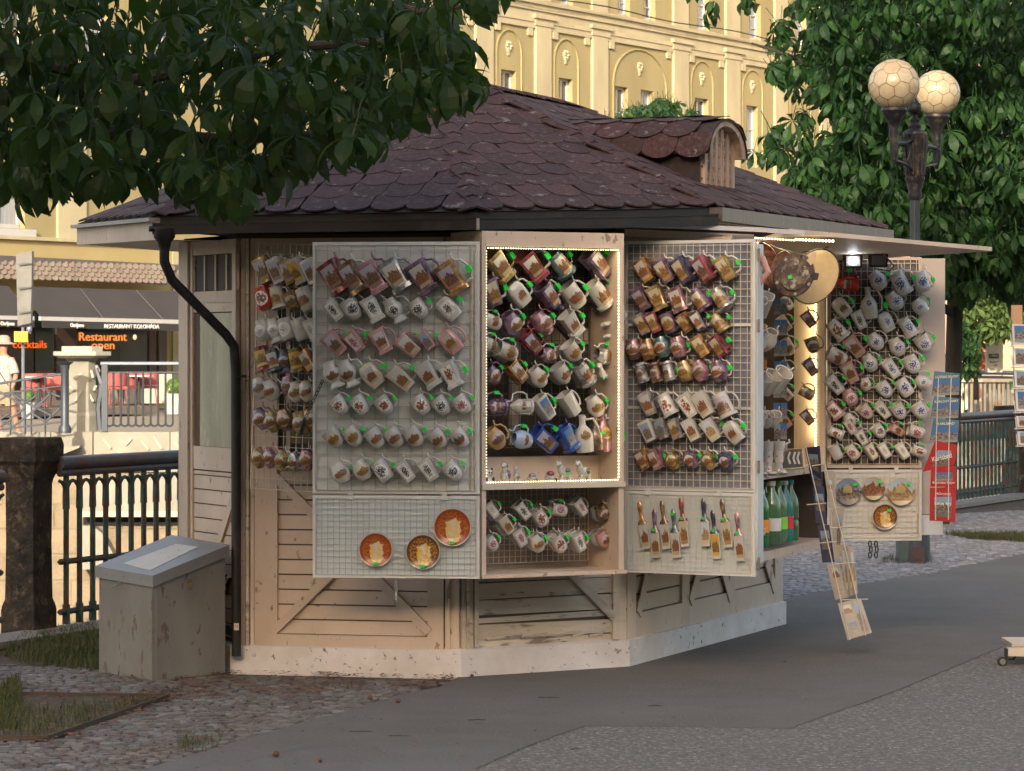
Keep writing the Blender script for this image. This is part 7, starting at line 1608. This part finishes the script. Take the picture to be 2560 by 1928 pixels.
# ================================================================== TREES
def palmate(n, L, droop, seed, w=.34, nseg=5):
    r = random.Random(seed); b = MB(); angs = [(-150+300*i/(n-1)) for i in range(n)]
    for i, a in enumerate(angs):
        l = L*(1.0-.28*abs(2*i/(n-1)-1)**1.5)*r.uniform(.9,1.06); d = R(a+r.uniform(-6,6)); wd = l*w*r.uniform(.9,1.1)
        dr = droop*r.uniform(.7,1.3); ca, sa = math.cos(d), math.sin(d); vs_ = []
        for k in range(nseg+1):
            f = k/nseg; x = l*(.06+.94*f); wk = wd*.5*(0.12+math.sin(math.pi*min(1, f**1.85))) if 0 < k < nseg else (.02*l if k == 0 else .001)
            ang = dr*f; xx = l*.06+ (x-l*.06)*math.cos(ang*.8); z = -(x)*math.sin(ang*.8)
            for sgn, zz_ in ((-1,.22),(0,0),(1,.22)):
                y = sgn*wk; vs_.append((xx*ca-y*sa, xx*sa+y*ca, z+abs(wk)*zz_*(1 if sgn else 0)))
        fs = []
        for k in range(nseg): fs += [(k*3, k*3+1, (k+1)*3+1, (k+1)*3), (k*3+1, k*3+2, (k+1)*3+2, (k+1)*3+1)]
        b.add(vs_, fs)
    b.tube([(0,0,0), (-.12*L,0,.25*L), (-.3*L,0,.75*L)], .012*L+.0012, 4); return b
def foliage(t, polys, counts, Yr, L, m, seed, npart=300, upn=.6, name='leaf', z_extra=None, n=6, droop=1.0, order='near'):
    r = random.Random(seed); pr = [palmate(n, L, droop*d_, 40+i+seed) for i, d_ in enumerate((.7,1.0,1.35))]; me = [p.mesh(name, [m]) for p in pr]; pl_ = []
    for poly, cnt in zip(polys, counts):
        xs = [p[0] for p in poly]; ys = [p[1] for p in poly]; k = 0
        while k < cnt:
            x, y = r.uniform(min(xs), max(xs)), r.uniform(min(ys), max(ys))
            if not pip((x, y), poly): continue
            k += 1; pl_.append((r.uniform(*Yr), x, y))
    P3 = [(U(x, y, Y_), True) for Y_, x, y in pl_]
    if z_extra:
        (x0,x1),(y0,y1),(zz0,zz1),cnt = z_extra
        P3 += [(Vector((r.uniform(x0,x1), r.uniform(y0,y1), r.uniform(zz0,zz1))), False) for _ in range(cnt)]
    P3.sort(key=lambda q: (not q[1], q[0].y)); rest = MB()
    for k, (p, vis) in enumerate(P3):
        yaw = r.uniform(0, 6.28); Mx = Matrix.Translation(p) @ Matrix.Rotation(yaw, 4, 'Z') @ Matrix.Rotation(abs(r.gauss(.45,.3)), 4, 'Y') @ Matrix.Rotation(r.gauss(0,.3), 4, 'X') @ Matrix.Scale(r.uniform(.7,1.15), 4)
        if k < npart and vis: inst_w(name, me[k % 3], t, Mx)
        else: rest.add(pr[k % 3].v, pr[k % 3].f, 0, Mx)
    if rest.v: rest.build('crown', [m], t, kind='stuff')
def limb(t, pts, r0, r1, name='branch', m=bark, n=8):
    k = len(pts); b = MB(); b.tube(pts, [r0+(r1-r0)*i/(k-1) for i in range(k)], n); b.build(name, m, t, smooth=True)
tn = thing('chestnut_tree', (-4.3,12.2,0), 'dark chestnut tree hanging its leafy branches over the kiosk roof', 'tree')
limb(tn, [Vector(q) for q in ((-4.3,12.2,0),(-4.25,12.25,1.4),(-4.1,12.4,2.8),(-3.6,12.6,4.2),(-3.0,12.8,5.4))], .24, .12, 'trunk', n=14)
for pts in ([(-4.1,12.4,2.9),(-2.8,12.6,3.0),U(300,210,12.8),U(700,120,13.0),U(1000,100,13.2),U(1150,100,13.2)],
            [(-4.1,12.4,2.8),(-2.9,12.9,2.9),U(260,330,13.3),U(600,350,13.5),U(860,330,13.6),U(1080,190,13.7)],
            [(-3.9,12.5,3.4),(-2.6,12.4,3.6),U(500,-80,12.4),U(800,-40,12.6),U(1050,30,12.8),U(1240,5,12.9)],
            [(-4.1,12.4,2.5),(-3.0,13.2,2.7),U(120,420,14),U(420,440,14.2),U(640,470,14.3)]): limb(tn, [Vector(q) for q in pts], .045, .006)
can1 = [(-60,-60),(860,-60),(930,60),(950,180),(900,300),(760,390),(640,430),(420,420),(240,430),(120,450),(-60,470)]
can2 = [(-60,380),(250,380),(560,380),(760,330),(960,200),(1060,150),(1120,190),(1060,230),(1000,300),(930,340),(840,370),(760,350),(660,450),(560,470),(480,440),(380,420),(300,430),(230,420),(150,400),(90,470),(-60,460)]
can3 = [(860,-60),(1130,-60),(1110,60),(1150,110),(1060,140),(960,160)]
foliage(tn, [can1, can2, can3, [(1130,-70),(1260,-70),(1250,-10),(1160,-5)], [(1060,180),(1130,150),(1200,190),(1225,225),(1150,240),(1080,230)]], [300, 110, 46, 9, 16], (11.6, 15.0), .185, leafN, 21, 300, z_extra=((-4.6,-.9),(8.5,15.0),(3.25,5.0),900), n=6, droop=1.15)  # the leaves above the frame are added to block sky light
tp2 = thing('park_chestnut', (3.88,29,0), 'broad green chestnut tree with dark trunk behind the street lamp', 'tree')
limb(tp2, [Vector(q) for q in ((3.88,29,0),(3.99,29,1.0),(4.02,29,2.2),(4.1,29.1,3.4),(4.3,29.2,5.2))], .085, .06, 'trunk', n=12)
for pts in ([(4.0,29,2.3),(3.4,28.8,2.9),(2.9,28.6,3.2),(2.35,28.4,3.4)],[(4.05,29,2.9),(3.3,29.3,3.9),(2.5,29.4,4.3),(2.2,29.4,4.4)],[(4.0,29,1.9),(3.5,28.3,2.2),(3.0,28,2.4),(2.7,27.8,2.3)]): limb(tp2, [Vector(q) for q in pts], .04, .008)
pk1 = [(2050,-80),(2640,-80),(2640,600),(2500,640),(2360,620),(2200,600),(2080,540),(2010,440),(2080,300),(2030,180)]
pk2 = [(1900,130),(1980,0),(2060,-80),(2080,200),(2060,420),(1960,420),(1880,390),(1900,330),(1990,270),(1930,200)]
pk3 = [(1960,430),(2060,420),(2200,560),(2200,600),(2080,545)]
foliage(tp2, [pk1, pk2, pk3, [(2290,540),(2640,540),(2640,700),(2560,760),(2480,700),(2395,740),(2300,660)]], [1750, 90, 90, 430], (26.5, 32.5), .20, leafF, 31, 300, z_extra=((1.5,8),(22,33),(5.0,8.0),1800), n=7, droop=1.3)
tb_ = thing('young_tree', U(1640,320,44), 'small leafy treetop peeping over the kiosk dormer', 'tree')
limb(tb_, [U(1640,900,44), U(1640,600,44), U(1645,300,44)], .07, .02, 'trunk')
foliage(tb_, [[(1490,310),(1530,285),(1600,262),(1640,245),(1690,255),(1740,275),(1760,310)]], [150], (43,45), .17, leafF, 41, 150, n=6)
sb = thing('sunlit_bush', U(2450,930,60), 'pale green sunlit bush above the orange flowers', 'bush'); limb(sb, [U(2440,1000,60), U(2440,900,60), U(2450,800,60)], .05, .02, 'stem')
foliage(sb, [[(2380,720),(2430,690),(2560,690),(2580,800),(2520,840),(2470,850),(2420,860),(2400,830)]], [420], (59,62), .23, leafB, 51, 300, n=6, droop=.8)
hd = thing('dark_hedge', U(2415,1000,58.5), 'dark shaded hedge beside the park tree trunk', 'hedge'); foliage(hd, [[(2380,800),(2410,800),(2450,870),(2440,935),(2380,935)]], [160], (57.5,59), .2, leafF, 61, 160)
